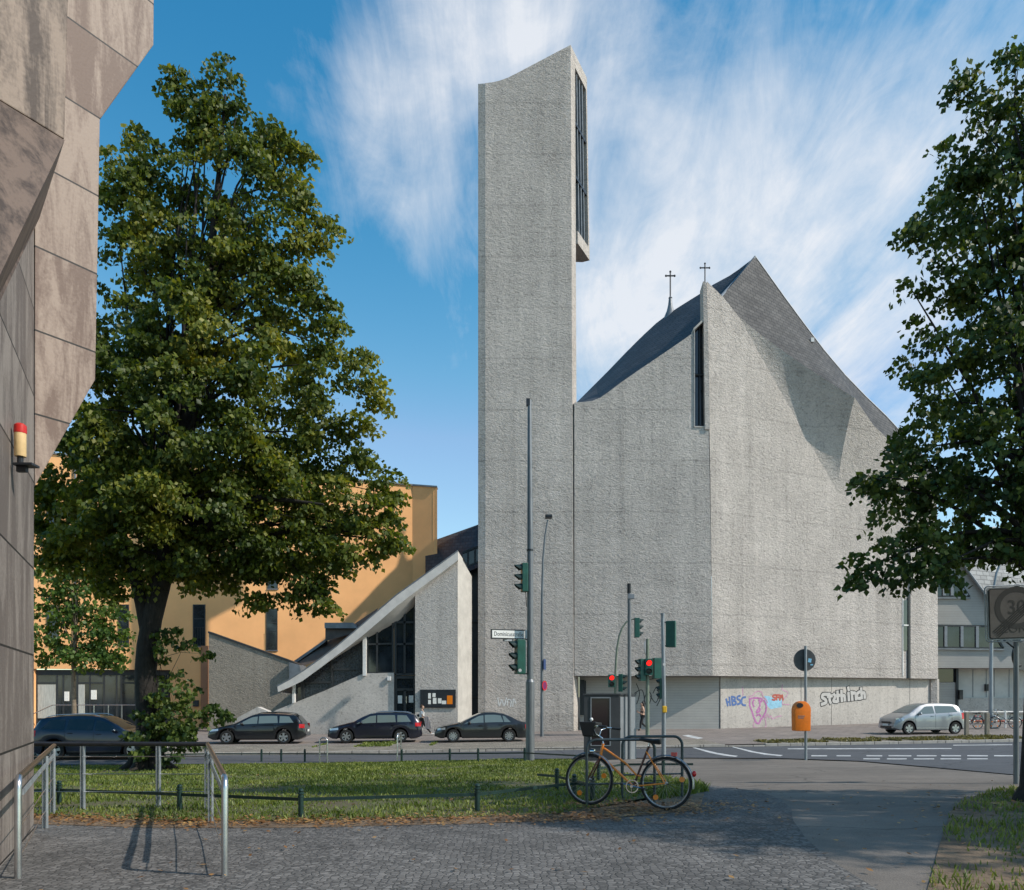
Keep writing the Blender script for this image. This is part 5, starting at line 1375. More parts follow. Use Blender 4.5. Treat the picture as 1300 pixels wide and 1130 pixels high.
suv = dict(L=4.72, W=1.88, xf=.90, xr=3.72, r=.36, spokes=5, sill=.26,
    top=[(0, .55), (.03, .78), (.12, .88), (.45, .99), (1.0, 1.08), (1.22, 1.13), (1.7, 1.42), (2.05, 1.60), (2.4, 1.68), (3.0, 1.69), (3.7, 1.66), (4.15, 1.60), (4.3, 1.53), (4.52, 1.14), (4.6, .98), (4.68, .78), (4.72, .55)],
    belt=[(0, .66), (.3, .88), (1.2, 1.04), (2.2, 1.07), (4.2, 1.15), (4.72, .9)],
    side=[(1.32, 2.28, 0, 0, .62, .0), (2.36, 3.30, 0, 0, .0, .04), (3.38, 4.20, 0, 0, .0, .28)], seams=(1.30, 2.32, 3.34), handles=(2.14, 3.16), mirror=1.56,
    screen=(1.26, 2.12), rear=(4.28, 4.54), head=(.10, .52, .74, .86), tail=(4.38, 4.66, .90, 1.12), rails=(2.2, 4.1), rail_bright=True)
ROADA = math.atan(SK)
def car_at(px0, px1, py):
    p = G((px0 + px1) / 2, py); p = Vector((p.x, p.y + .9, 0)); p.z = gz(p.x, p.y); return p
make_car('black estate car with red tail lamp parked nearest the garden wall', car_at(262, 384, 945), ROADA, estate, M['black_paint'], M['car_glass'])
make_car('black estate car parked in front of the pavilion doors, with bright roof rail', car_at(415, 532.5, 943.5), ROADA, wagon, M['black_paint2'], M['car_glass'])
make_car('black four door saloon parked at the foot of the bell tower', car_at(552.5, 671, 942.5), ROADA, saloon, M['grey_paint'], M['car_glass'])
make_car('silver compact hatchback parked before the graffiti wall on the right', car_at(1131, 1231, 932.5), ROADA, hatch, M['silver_paint'], M['car_glass'])
ps = Vector((-15.75, 30.3, 0)); ps.z = g_near(ps.x, ps.y)
make_car('dark blue estate car standing in the road behind the stair railing', ps, math.pi + ROADA, suv, M['blue_paint'], M['car_glass_dark'])

# ================================================================== BICYCLES
M['bike_rim'] = mat('dull_alloy', (.30, .30, .31), .38, .9, var=.3, vscale=14)
def wheel_parts(t, c, r, front):
    My = Matrix.Rotation(R(90), 3, 'X')
    mb = MB(); mb.tube([c + Vector((math.cos(a), 0, math.sin(a))) * r for a in np.linspace(0, 2 * math.pi, 49)[:-1]], .0165, 8, closed=True)
    w = mb.build('wheel', M['black'], t, smooth=60)
    mb = MB(); mb.tube([c + Vector((math.cos(a), 0, math.sin(a))) * (r - .024) for a in np.linspace(0, 2 * math.pi, 49)[:-1]], .0105, 6, closed=True)
    mb.build('rim', M['bike_rim'], w, smooth=60)
    mb = MB()
    for k in range(28):
        a = 2 * math.pi * k / 28; b = a + (.5 if k % 2 else -.5); s = .03 if k % 4 < 2 else -.03
        mb.tube([c + Vector((math.cos(b) * .02, s, math.sin(b) * .02)), c + Vector((math.cos(a), 0, math.sin(a))) * (r - .03)], .0012, 4, cap=False)
    mb.tube([c + Vector((0, -.05, 0)), c + Vector((0, .05, 0))], .02, 10)
    mb.build('spokes', M['bike_rim'], w)
    return w
def make_bicycle(label, frame_m, dark_m, group=None, basket=False):
    t = thing('bicycle', label, 'bicycle', group=group)
    r = .335; fw = Vector((-.58, 0, r + .0165)); rw_ = Vector((.50, 0, r + .0165)); bb = Vector((.055, 0, .29)); st = Vector((.245, 0, .80)); hd = Vector((-.385, 0, .82)); hb = Vector((-.415, 0, .68))
    for c, f in ((fw, 1), (rw_, 0)):
        w = wheel_parts(t, c, r, f)
        mb = MB(); q = (c + Vector((.21, .012, .06)), c + Vector((-.13, -.012, -.19)))
        for p in q: mb.lathe([(.0, -.006), (.036, -.006), (.036, .006), (0, .006)], p, Matrix.Rotation(R(90), 3, 'X'), 12)
        mb.build('spoke_reflector', M['amber'], w)
        mb = MB(); a0, a1 = (.35, 2.35) if f else (-.15, 2.5)
        rows = []
        for a in np.linspace(a0, a1, 22):
            d_ = Vector((math.cos(a), 0, math.sin(a))); cc = c + d_ * (r + .042)
            rows.append([cc + Vector((0, -.03, 0)) - d_ * .014, cc + Vector((0, -.018, 0)), cc + Vector((0, .018, 0)), cc + Vector((0, .03, 0)) - d_ * .014])
        mb.grid(rows); mb.build('mudguard', M['bike_rim'], t, smooth=60)
    mb = MB()
    mb.tube([hb, bb], .017, 8)
    mb.tube([hd + Vector((.01, 0, -.035)), hd.lerp(bb, .5) + Vector((.10, 0, .045)), Vector((.10, 0, .44)), Vector((.17, 0, .43))], .015, 8)
    mb.tube([hd + Vector((-.005, 0, .03)), hb + Vector((-.02, 0, -.05))], .02, 8)
    fr = mb.build('frame', frame_m, t, smooth=60)
    mb = MB()
    for s in (-1, 1):
        mb.tube([st + Vector((-.02, s * .012, -.04)), rw_ + Vector((0, s * .055, 0))], .009, 6)
        mb.tube([bb + Vector((0, s * .02, 0)), rw_ + Vector((0, s * .055, 0))], .010, 6)
    mb.build('stays', frame_m, t, smooth=60)
    mb = MB(); mb.tube([bb, st + Vector((.01, 0, .03))], .016, 8)
    mb.build('seat_tube', dark_m, t, smooth=60)
    mb = MB(); mb.tube([hb + Vector((-.02, -.03, -.05)), hb + Vector((-.02, .03, -.05))], .018, 8)
    for s in (-1, 1): mb.tube([hb + Vector((-.02, s * .015, -.05)), hb + Vector((-.05, s * .045, -.09)), fw + Vector((.06, s * .05, .12)), fw + Vector((0, s * .055, 0))], .011, 8)
    mb.build('fork', dark_m, t, smooth=60)
    mb = MB(); mb.tube([st, st + Vector((.025, 0, .10))], .0125, 8); mb.build('seat_post', M['chrome'], t, smooth=60)
    mb = MB(); rows = []
    for (x, w, z, th) in ((-.145, .012, .925, .02), (-.10, .022, .93, .03), (-.03, .032, .925, .04), (.05, .065, .92, .05), (.11, .088, .925, .06), (.14, .07, .93, .055), (.15, .03, .93, .04)):
        c = Vector((st.x + .025 + x, 0, z - .005)); rows.append([c + Vector((0, -w, -.006)), c + Vector((0, -w * .7, .012)), c + Vector((0, 0, .018)), c + Vector((0, w * .7, .012)), c + Vector((0, w, -.006)), c + Vector((0, w * .75, -th)), c + Vector((0, -w * .75, -th)), c + Vector((0, -w, -.006))])
    mb.grid(rows); mb.poly(rows[0][:-1]); mb.poly(rows[-1][:-1]); mb.build('saddle', M['blackpl'], t, smooth=50)
    mb = MB(); sx = hd + Vector((-.02, 0, .10)); mb.tube([hd, sx, sx + Vector((-.05, 0, .035))], .013, 8)
    hp = [(-.05, 0, .035), (-.07, .06, .05), (-.075, .14, .12), (-.02, .22, .16), (.05, .26, .155)]
    mb.tube([sx + Vector((a, -b, c)) for a, b, c in reversed(hp)] + [sx + Vector(p) for p in hp[1:]], .011, 8); mb.build('handlebar', M['chrome'], t, smooth=60)
    mb = MB()
    for s in (-1, 1): mb.tube([sx + Vector((.04, s * .258, .156)), sx + Vector((.16, s * .285, .145))], .017, 8)
    mb.build('grip', M['blackpl'], t, smooth=60)
    mb = MB(); mb.lathe([(0, -.05), (.03, -.045), (.042, 0), (.045, .02), (0, .022)], hb + Vector((-.14, 0, .06)), Matrix.Rotation(R(-90), 3, 'Y'), 14); mb.tube([hb + Vector((-.14, 0, .06)), hb + Vector((-.02, 0, .06))], .008, 6); mb.build('headlight', M['chrome'], t, smooth=60)
    mb = MB(); mb.ball(rw_ + Vector((.37, 0, .14)), (.03, .032, .04), 10, 8); mb.box(rw_ + Vector((.10, 0, .385)), (.07, .05, .05)); mb.build('rear_light', M['tail'], t, smooth=60)
    My = Matrix.Rotation(R(90), 3, 'X')
    mb = MB(); mb.lathe([(.075, -.004), (.09, -.004), (.09, .004), (.075, .004)], bb + Vector((0, -.045, 0)), My, 24, cap=False); 
    for a in (.4, 2.5, 4.6): mb.tube([bb + Vector((0, -.045, 0)), bb + Vector((math.cos(a) * .08, -.045, math.sin(a) * .08))], .008, 5)
    mb.tube([bb + Vector((0, -.08, 0)), bb + Vector((0, .08, 0))], .02, 8)
    for s, a in ((-1, -.12), (1, math.pi - .12)):
        d_ = Vector((math.cos(a) * .17, s * .075, math.sin(a) * .17)); mb.tube([bb + Vector((0, s * .07, 0)), bb + d_], .009, 6)
    mb.build('crankset', M['chrome'], t, smooth=50)
    mb = MB()
    for s, a in ((-1, -.12), (1, math.pi - .12)):
        d_ = Vector((math.cos(a) * .17, s * .075, math.sin(a) * .17)); mb.box(bb + d_ + Vector((0, s * .05, 0)), (.09, .09, .022))
    mb.build('pedal', M['blackpl'], t, bevel=.004)
    mb = MB(); mb.tube([bb + Vector((0, -.045, .088)), rw_ + Vector((0, -.045, .035))], .004, 5); mb.tube([bb + Vector((0, -.045, -.088)), rw_ + Vector((0, -.045, -.035))], .004, 5); mb.build('chain', M['dark_metal'], t)
    if basket:
        mb = MB(); k = hd + Vector((-.17, 0, .12))
        mb.prism([k + Vector((-.10, -.11, 0)), k + Vector((.06, -.11, 0)), k + Vector((.10, -.14, .20)), k + Vector((-.15, -.14, .20))], Vector((0, .25, 0)))
        mb.build('basket', M['blackpl'], t, bevel=.015)
        mb = MB(); mb.ball(k + Vector((.02, -.10, .235)), .024, 10, 8); mb.build('bell', M['white'], t, smooth=60)
    return t
bk_ = make_bicycle('orange and maroon step-through bicycle with chrome mudguards leaning on a stand', M['bike_orange'], M['bike_brown'], basket=True)
bk_.scale = (1.06, 1.06, 1.06); bk_.location = (1.66, 11.2, g_near(1.66, 11.2) + .016); bk_.rotation_euler = (R(-5), 0, R(-27))
dk = make_bicycle('dark bicycle with pale rim at the rail beside the silver hatchback', M['blackpl'], M['blackpl'], 'bicycles by the barrier')
def far_bike(o, px, D, rz, label):
    o.scale = (1, 1, 1)
    q = on(px, D); o.location = q; o.rotation_euler = (R(4), 0, rz); o['label'] = label
far_bike(dk, 1231, 44.5, .15, 'dark parked bicycle directly behind the silver hatchback')
b2 = copy_tree(dk); far_bike(b2, 1252, 44.8, math.pi + .1, 'dark parked bicycle between the two wooden posts and the lamp post')
b3 = copy_tree(dk); far_bike(b3, 1276, 44.6, -.2, 'dark parked bicycle nearest the white barrier upright on the right')

# ================================================================== BIKE STANDS (hoops)
def hoop(label, a, b, h, r, m, bars_=(.45,), name='bike_stand', cat='bike stand', group='bicycle stands'):
    t = thing(name, label, cat, ((a[0] + b[0]) / 2, (a[1] + b[1]) / 2, g_near(*a)), group=group)
    A_ = Vector((a[0], a[1], g_near(*a) - .05)); B_ = Vector((b[0], b[1], g_near(*b) - .05)); zt_ = max(A_.z, B_.z) + h; d_ = (B_ - A_); d_.z = 0; L_ = d_.length; d_ = d_.normalized(); c = min(.14, L_ * .45)
    pts = [A_, Vector((A_.x, A_.y, zt_ - c))] + [Vector((A_.x, A_.y, zt_ - c)) + d_ * (c - c * math.cos(x)) + Vector((0, 0, c * math.sin(x))) for x in np.linspace(.25, math.pi / 2, 6)]
    e1 = Vector((B_.x, B_.y, zt_ - c))
    pts += [e1 - d_ * (c - c * math.cos(x)) + Vector((0, 0, c * math.sin(x))) for x in np.linspace(math.pi / 2, .25, 6)] + [e1, B_]
    mb = MB(); mb.tube(pts, r, 10); mb.build('hoop', m, t, world=True, smooth=60)
    mb = MB()
    for k in bars_: mb.tube([Vector((A_.x, A_.y, A_.z + h * k)), Vector((B_.x, B_.y, B_.z + h * k))], r * .6, 8)
    mb.build('crossbar', m, t, world=True, smooth=60)
    return t
def xy(px, D): return ((px - 650) * D / 1000, D)
M['hoop_m'] = mat('stand_grey_green', (.05, .065, .07), .45, .4, var=.2, vscale=6)
hoop('dark tubular bicycle stand that the orange bicycle leans on', xy(745, 11.45), xy(831, 11.5), 1.02, .022, M['hoop_m'], (.38,))
hoop('dark tubular bicycle stand just behind the rear wheel of the orange bicycle', xy(790, 12.5), xy(866, 12.6), 1.03, .022, M['hoop_m'], (.42,))
hoop('bright steel hoop in front of the bonnet of the middle estate car', xy(406, 26.6), xy(415.5, 26.6), .93, .022, M['rail_steel'], (.35,))
hoop('bright steel hoop seen edge-on before the rear wheel of the middle estate car', xy(504.5, 26.2), xy(509, 26.9), 1.02, .022, M['rail_steel'], (.40, .6))

# ================================================================== SIGNAL HEADS AND MASTS
def head(parent, c, rz, n=3, w=.30, h=.95, d=.18, lit=None, vis=.24, label=None, lens=True):
    """traffic light head: housing (part) with visors and lenses; faces local -y turned by rz about z"""
    mt = Matrix.Rotation(rz, 3, 'Z'); c = Vector(c); hh = h / n
    mb = MB(); mb.box(c, (w, d, h), M=mt)
    o = mb.build('traffic_light', M['sig_green'], parent, world=True, bevel=.025, label=label)
    Mf = mt @ Matrix.Rotation(R(90), 3, 'X')          # local z -> facing direction
    for i in range(n):
        cc = c + Vector((0, 0, h / 2 - hh * (i + .5))) + mt @ Vector((0, -d / 2 - .002, 0)); r_ = min(w, hh) * .40
        on_ = (lit == i)
        mb = MB(); mb.lathe([(0, .012), (r_ * .6, .010), (r_ * .98, 0)], cc, Mf, 16, cap=False); mb.build('lens', M['lens_red'] if on_ else M['lens_off'], o, world=True, smooth=60)
        mb = MB(); rows = []
        for a in np.linspace(-.5, math.pi + .5, 15):
            s_ = vis * (.35 + .65 * max(0, math.sin(a)) ** .5)
            p0 = cc + Mf @ Vector((r_ * 1.05 * math.cos(a), r_ * 1.05 * math.sin(a), 0)); p1 = cc + Mf @ Vector((r_ * .98 * math.cos(a), r_ * .98 * math.sin(a) - .02, s_))
            p2 = cc + Mf @ Vector((r_ * .94 * math.cos(a), r_ * .94 * math.sin(a) - .02, s_)); p3 = cc + Mf @ Vector((r_ * 1.0 * math.cos(a), r_ * 1.0 * math.sin(a), 0))
            rows.append([p0, p1, p2, p3])
        mb.grid(rows); mb.build('visor', M['sig_dark'], o, world=True, smooth=60)
    return o
def brk(parent, pts, r=.02, m=None):
    mb = MB(); mb.tube(pts, r, 6); mb.build('bracket', m or M['dark_metal'], parent, world=True)
def text_mesh(name, s, size, mt, parent, loc, m3, squash=1.0, align='CENTER', shear=0.0):
    cu = bpy.data.curves.new(name, 'FONT'); cu.body = s; cu.size = size; cu.align_x = align; cu.align_y = 'CENTER'; cu.extrude = 0.0; cu.resolution_u = 3; cu.shear = shear
    to = bpy.data.objects.new(name + '_tmp', cu); COL.objects.link(to)
    dg = bpy.context.evaluated_depsgraph_get(); me = bpy.data.meshes.new_from_object(to.evaluated_get(dg)); bpy.data.objects.remove(to); bpy.data.curves.remove(cu)
    me.name = name; base = Vector((0, 0, 0)); p = parent
    while p is not None: base = base + p.location; p = p.parent
    for v in me.vertices:
        q = Vector((v.co.x * squash, 0, v.co.y)); v.co = m3 @ q + Vector(loc) - base
    me.materials.clear(); me.materials.append(mt)
    o = bpy.data.objects.new(name, me); COL.objects.link(o); o.parent = parent; return o
I3 = Matrix.Identity(3)
M['sign_white'] = mat('sign_white', (.85, .84, .80), .5)
# tall mast with street sign
D = 26.0; f = on(673, D)
ms = thing('signal_mast', 'tallest grey mast carrying the street name sign and two left-facing signals', 'mast', f)
mb = MB(); s_ = D / 1000
mb.tube([f + Vector((0, 0, -.1)), Vector((f.x, D, W(0, 866, D).z))], .145, 16)
mb.tube([Vector((f.x, D, W(0, 866, D).z)), Vector((f.x, D, W(0, 862, D).z))], [.145, .10], 16)
mb.tube([Vector((f.x, D, W(0, 862, D).z)), Vector((f.x - .0, D, W(0, 698, D).z)), Vector((f.x - .02, D, W(0, 508, D).z))], [.108, .098, .062], 16)
mb.build('pole', M['pole_grey'], ms, world=True, smooth=50)
mb = MB(); p = W(671.5, 511, D); mb.box(p + Vector((-.03, 0, 0)), (.12, .14, .22)); mb.tube([W(673, 697.5, D), W(673, 699.5, D)], .115, 12); mb.build('cable_head', M['dark_metal'], ms, world=True)
lx = W(665.5, 0, D).x
head(ms, (W(665.7, 0, D).x, D - .02, W(0, 733.5, D).z), R(-90) + R(12), 3, .30, .95, .20, label='upper signal head facing left')
head(ms, (W(660.0, 0, D).x, D - .03, W(0, 834, D).z), R(-90) + R(18), 3, .36, 1.14, .28, label='lower larger signal head facing left')
mb = MB(); p = W(660.2, 851, D - .32); mb.lathe([(0, 0), (.055, 0), (.055, .008), (0, .008)], p, Matrix.Rotation(R(90), 3, 'X'), 12); mb.build('sticker', M['white'], ms, world=True)
mb = MB(); mb.box(W(665.8, 834, D), (.10, .06, 1.05)); mb.build('back_plate', M['pole_light'], ms, world=True)
brk(ms, [W(663, 812, D), W(672, 812, D)]); brk(ms, [W(660, 855.5, D), W(672, 855.5, D)]); brk(ms, [W(667, 720, D), W(673, 720, D)]); brk(ms, [W(667, 748, D), W(668.5, 770, D), W(672, 772, D)], .012)
RS = Matrix.Rotation(R(20), 3, 'Z'); SG = W(645.5, 805.3, D)
mb = MB(); mb.box(SG, (1.24, .03, .33), M=RS); sg = mb.build('street_sign', M['frame_grey'], ms, world=True, bevel=.01)
mb = MB(); mb.box(SG + RS @ Vector((0, -.018, 0)), (1.14, .006, .245), M=RS); mb.build('sign_face', M['sign_white'], sg, world=True)
text_mesh('lettering', 'Dominicusstraße', .205, M['blackpl'], sg, SG + RS @ Vector((0, -.0245, 0)), RS, .73)
mb = MB(); mb.box(W(668.3, 805.3, D - .002), (.085, .04, .28)); mb.build('sign_clamp', M['white'], sg, world=True)
mb = MB(); mb.box(W(645, 812.8, D), (.32, .025, .085)); s2 = mb.build('number_sign', M['frame_grey'], ms, world=True)
mb = MB(); mb.box(W(645, 812.8, D - .015), (.27, .005, .055)); mb.build('sign_face', M['white'], s2, world=True)
# slim camera / street pole in the middle group
D = 26.5; f = on(799, D); a_ = thing('signal_mast', 'slim grey pole with boxed collar and capped top behind the dark cabinet', 'mast', f)
mb = MB(); mb.tube([f + Vector((0, 0, -.1)), W(799, 765, D)], .062, 12); mb.tube([W(798.6, 765, D), W(798.6, 741, D)], .052, 12); mb.build('pole', M['pole_grey'], a_, world=True, smooth=50)
mb = MB(); mb.box(W(801, 757.5, D), (.22, .14, .16)); mb.build('collar_box', M['pole_light'], a_, world=True, bevel=.01)
mb = MB(); mb.tube([W(798.6, 753, D), W(798.6, 741, D)], .068, 10); mb.build('cap', M['blackpl'], a_, world=True)
# far gooseneck mast
D = 42.0; f = on(781.5, D); a_ = thing('signal_mast', 'curved gooseneck signal mast rising left of the slim grey pole', 'mast', f)
gp_ = [f + Vector((0, 0, -.1)), W(781, 880, D), W(781.5, 850, D), W(783, 825, D), W(786, 808, D), W(790, 797, D), W(795, 790, D), W(800, 787, D), W(806, 785.6, D)]
mb = MB(); mb.tube(gp_, [.075, .07, .065, .06, .055, .05, .045, .042, .04], 10); mb.build('pole', M['pole_green'], a_, world=True, smooth=50)
head(a_, (W(808.5, 0, D).x, D, W(0, 797, D).z), R(90), 3, .34, 1.04, .26, label='signal head hanging at the end of the gooseneck, facing right')
head(a_, (W(776, 0, D).x, D - .1, W(0, 864.5, D).z), 0, 2, .36, .68, .2, lit=0, vis=.14, label='pedestrian signal showing a red man')
head(a_, (W(788, 0, D).x, D, W(0, 867, D).z), R(75), 3, .32, .95, .22)
# green-grey mast with pedestrian light
f = on(822, D); a_ = thing('signal_mast', 'green-grey signal mast with a red pedestrian light and round sign behind the woman in black', 'mast', f)
mb = MB(); mb.tube([f + Vector((0, 0, -.1)), W(822, 811, D)], [.11, .085], 12); mb.build('pole', M['pole_green'], a_, world=True, smooth=50)
mt = Matrix.Rotation(R(68), 3, 'Z')
mb = MB(); mb.lathe([(0, -.012), (.40, -.012), (.40, .012), (0, .012)], W(820, 822, D), mt @ Matrix.Rotation(R(90), 3, 'X'), 24); mb.build('round_sign', M['pole_light'], a_, world=True, label='round grey sign seen nearly edge-on')
head(a_, (W(822.8, 0, D).x, D - .2, W(0, 847, D).z), 0, 2, .40, .88, .16, lit=0, vis=.16, label='pedestrian signal showing a red man')
head(a_, (W(815, 0, D).x, D, W(0, 850.5, D).z), R(-78), 3, .40, 1.18, .30)
head(a_, (W(834, 0, D).x, D, W(0, 848.5, D).z), R(100), 3, .40, 1.10, .44)
brk(a_, [W(812, 837, D), W(836, 837, D)]); brk(a_, [W(816, 863.5, D), W(836, 861, D)])
# grey mast with push button
D = 27.0; f = on(842.5, D); a_ = thing('signal_mast', 'grey signal mast with yellow push button and a signal seen from behind', 'mast', f)
mb = MB(); mb.tube([f + Vector((0, 0, -.1)), W(842.8, 880, D), W(841.2, 779, D)], [.078, .07, .06], 12); mb.tube([W(841.2, 781, D), W(841.2, 778.5, D)], .072, 12); mb.build('pole', M['pole_light'], a_, world=True, smooth=50)
head(a_, (W(852.2, 0, D).x, D + .05, W(0, 805, D).z), R(180 - 20), 3, .33, .90, .24, label='dark green signal head seen from behind')
brk(a_, [W(842, 790, D), W(849, 790, D)]); brk(a_, [W(842, 820, D), W(849, 820, D)])
head(a_, (W(839.2, 0, D).x, D + .1, W(0, 874, D).z), R(-85), 3, .20, .72, .10, vis=.1)
mb = MB(); mb.box(W(843.6, 900.5, D - .1), (.15, .12, .23)); pbt = mb.build('push_button', M['yellow'], a_, world=True, bevel=.03)
mb = MB(); mb.lathe([(0, 0), (.05, 0), (.05, .006), (0, .006)], W(843.2, 843.5, D - .078), Matrix.Rotation(R(90), 3, 'X'), 12); mb.build('sticker', M['white'], a_, world=True)

# street lamps
D = 42.0; f = on(688, D)
sl1 = thing('street_lamp', 'slender dark street lamp gently curved at the top in front of the bell tower', 'street lamp', f)
mb = MB(); mb.tube([f + Vector((0, 0, -.1)), W(688, 880, D), W(688.2, 760, D), W(689.5, 710, D), W(692, 680, D), W(695.5, 660, D)], [.10, .085, .075, .06, .05, .045], 12); mb.build('pole', M['pole_grey'], sl1, world=True, smooth=60)
mb = MB(); mb.box(W(696.5, 656, D), (.38, .5, .16)); mb.build('lamp_head', M['dark_metal'], sl1, world=True, bevel=.04)
mt = Matrix.Rotation(R(58), 3, 'Z') @ Matrix.Rotation(R(90), 3, 'X')
mb = MB(); mb.lathe([(0, -.01), (.26, -.01), (.26, .01), (0, .01)], W(691.3, 870.5, D - .1), mt, 24); np_ = mb.build('no_stopping_sign', mat('sign_purple', (.16, .012, .09), .5), sl1, world=True)
mb = MB(); mb.lathe([(.20, .0), (.26, .0), (.26, .014), (.20, .014)], W(691.3, 870.5, D - .1), mt, 24, cap=False); mb.build('sign_ring', M['red'], np_, world=True)
mb = MB(); m3 = Matrix.Rotation(R(72), 3, 'Z'); mb.box(W(691.5, 843.5, D - .1), (.42, .02, .56), M=m3); mb.build('parking_sign', M['blue'], sl1, world=True)
D = 45.0; f = on(1258, D)
sl2 = thing('street_lamp', 'grey street lamp with arching top among the barrier posts on the right', 'street lamp', f)
mb = MB(); mb.tube([f + Vector((0, 0, -.1)), W(1258, 850, D), W(1259, 780, D), W(1261, 750, D), W(1265, 728, D), W(1272, 710, D), W(1281, 699, D), W(1292, 694, D)], [.13, .11, .09, .08, .07, .065, .06, .055], 12); mb.build('pole', M['pole_light'], sl2, world=True, smooth=60)
mb = MB(); mb.box(W(1302, 692, D), (.9, .3, .14)); mb.build('lamp_head', M['pole_light'], sl2, world=True, bevel=.04)
mb = MB(); mb.box(f + Vector((.1, -.1, .05)), (.45, .35, .12)); mb.build('base', M['kerb'], sl2, world=True, bevel=.02)

# dark cabinet
D = 26.3; f = on(763, D)
cab = thing('advert_cabinet', 'dark grey street cabinet with framed glass panel behind the bicycle', 'cabinet', f)
x0, x1 = W(741, 0, D).x, W(787, 0, D).x; z1 = W(0, 882.5, D).z; zb0 = f.z - .15
x2 = W(807, 0, D + 1.0).x
mb = MB(); mb.prism([(x0, D, zb0), (x1, D, zb0), (x1, D, z1), (x0, D, z1)], Vector((x2 - x1, 1.0, 0))); mb.build('body', M['cab_dark'], cab, world=True, bevel=.02)
mb = MB(); mb.prism([(x1 + .012, D + .005, zb0 + .1), (x2 + .012, D + .985, zb0 + .1), (x2 + .012, D + .985, z1 - .06), (x1 + .012, D + .005, z1 - .06)], Vector((.006, -.003, 0))); mb.build('side_panel', M['cab_grey'], cab, world=True)
M['cab_glass'] = mat('poster_glass', (.010, .010, .011), .12, col2=(.022, .008, .012), vscale=.9, spec=.5)
mb = MB(); mb.prism([W(751, 946, D - .01), W(774, 946, D - .01), W(774, 886.5, D - .01), W(751, 886.5, D - .01)], Vector((0, .005, 0))); gl_ = mb.build('poster_panel', M['cab_glass'], cab, world=True)
mb = MB()
for (a, b, c, d_) in ((749.6, 751, 885, 947), (774, 775.4, 885, 947), (751, 774, 885, 886.5), (751, 774, 946, 947)):
    mb.prism([W(a, d_, D - .03), W(b, d_, D - .03), W(b, c, D - .03), W(a, c, D - .03)], Vector((0, .026, 0)))
mb.build('panel_frame', M['cab_grey'], gl_, world=True)
mb = MB(); mb.prism([(x0 - .03, D - .03, z1 + .002), (x1 + .02, D - .03, z1 + .002), (x2 + .03, D + 1.03, z1 + .002), (x0 + x2 - x1 - .03, D + 1.03, z1 + .002)], Vector((0, 0, .05))); mb.build('lid', M['cab_dark'], cab, world=True)

# sign post with waste bin
f = G(1023, 964); D = f.y
spst = thing('sign_post', 'grey post with a round sign seen from behind, holding the orange bin', 'sign post', f)
mb = MB(); mb.tube([f + Vector((0, 0, -.1)), W(1022.6, 820, D)], .042, 12); mb.build('pole', M['pole_light'], spst, world=True, smooth=60)
My = Matrix.Rotation(R(90), 3, 'X')
mb = MB(); mb.lathe([(0, -.012), (.335, -.012), (.342, 0), (.335, .012), (0, .012)], W(1021.5, 838, D + .06), My, 32); sd_ = mb.build('round_sign', M['sign_back'], spst, world=True, smooth=30)
mb = MB(); mb.box(W(1028, 838.5, D + .045), (.10, .004, .12), M=Matrix.Rotation(.2, 3, 'Y')); mb.box(W(1030.5, 844, D + .045), (.08, .004, .04)); mb.build('sticker', mat('sky_sticker', (.25, .55, .75), .5), sd_, world=True)
bn = thing('waste_bin', 'orange plastic litter bin with domed top hung on the sign post', 'bin', W(1013.5, 928, D - .22))
cx = W(1013.5, 0, D).x; zb_, zt_ = W(0, 927.5, D).z, W(0, 890, D).z; hw2 = .235; hb_ = zt_ - zb_
prof2 = [(-hw2, zb_), (hw2, zb_), (hw2 + .01, zb_ + hb_ * .70)] + [((hw2 + .01) * math.cos(a), zb_ + hb_ * .70 + hb_ * .30 * math.sin(a)) for a in np.linspace(.15, math.pi - .15, 14)] + [(-hw2 - .01, zb_ + hb_ * .70)]
mb = MB(); mb.prism([Vector((cx + a, D - .40, z)) for a, z in prof2], Vector((0, .34, 0))); mb.build('bin_body', M['orange'], bn, world=True, bevel=.035, smooth=40)
mb = MB(); mb.lathe([(0, 0), (.10, 0), (.10, .012), (0, .012)], Vector((cx - .10, D - .402, zt_ - .13)), My @ Matrix.Diagonal(Vector((1, .75, 1))), 16); mb.build('bin_opening', M['black'], bn, world=True)
mb = MB()
for k, (w_, z) in enumerate(((.20, .50), (.16, .44))):
    for i in range(6): mb.box(Vector((cx - .14 + i * w_ / 5.5, D - .403, zb_ + hb_ * z)), (.022, .003, .03))
mb.build('bin_letters', M['cab_grey'], bn, world=True)
mb = MB(); mb.box(Vector((cx + .16, D - .05, zb_ + hb_ * .5)), (.14, .06, .1)); mb.build('bracket', M['dark_metal'], bn, world=True)

# 30 zone sign
f = G(1290, 995); D = f.y
zs_ = thing('zone_sign', 'end of 30 zone sign with diagonal bars on a grey post at the right edge', 'traffic sign', f)
mb = MB(); mb.tube([f + Vector((0, 0, -.1)), W(1290, 812, D), W(1291, 742, D)], .045, 12); mb.build('pole', M['pole_grey'], zs_, world=True, smooth=60)
S_ = D / 1000
SX = W(1290.5, 778.5, D - .07)
sw_, sh_ = 71 * S_, 67 * S_
ang = Matrix.Rotation(R(-4), 3, 'Z') @ Matrix.Rotation(R(-1.5), 3, 'Y')
def rrect(w, h, r, k=5):
    o = []
    for cx_, cz_, a0 in ((w / 2 - r, h / 2 - r, 0), (-w / 2 + r, h / 2 - r, 90), (-w / 2 + r, -h / 2 + r, 180), (w / 2 - r, -h / 2 + r, 270)):
        for i in range(k + 1):
            a = R(a0 + 90 * i / k); o.append((cx_ + r * math.cos(a), cz_ + r * math.sin(a)))
    return o
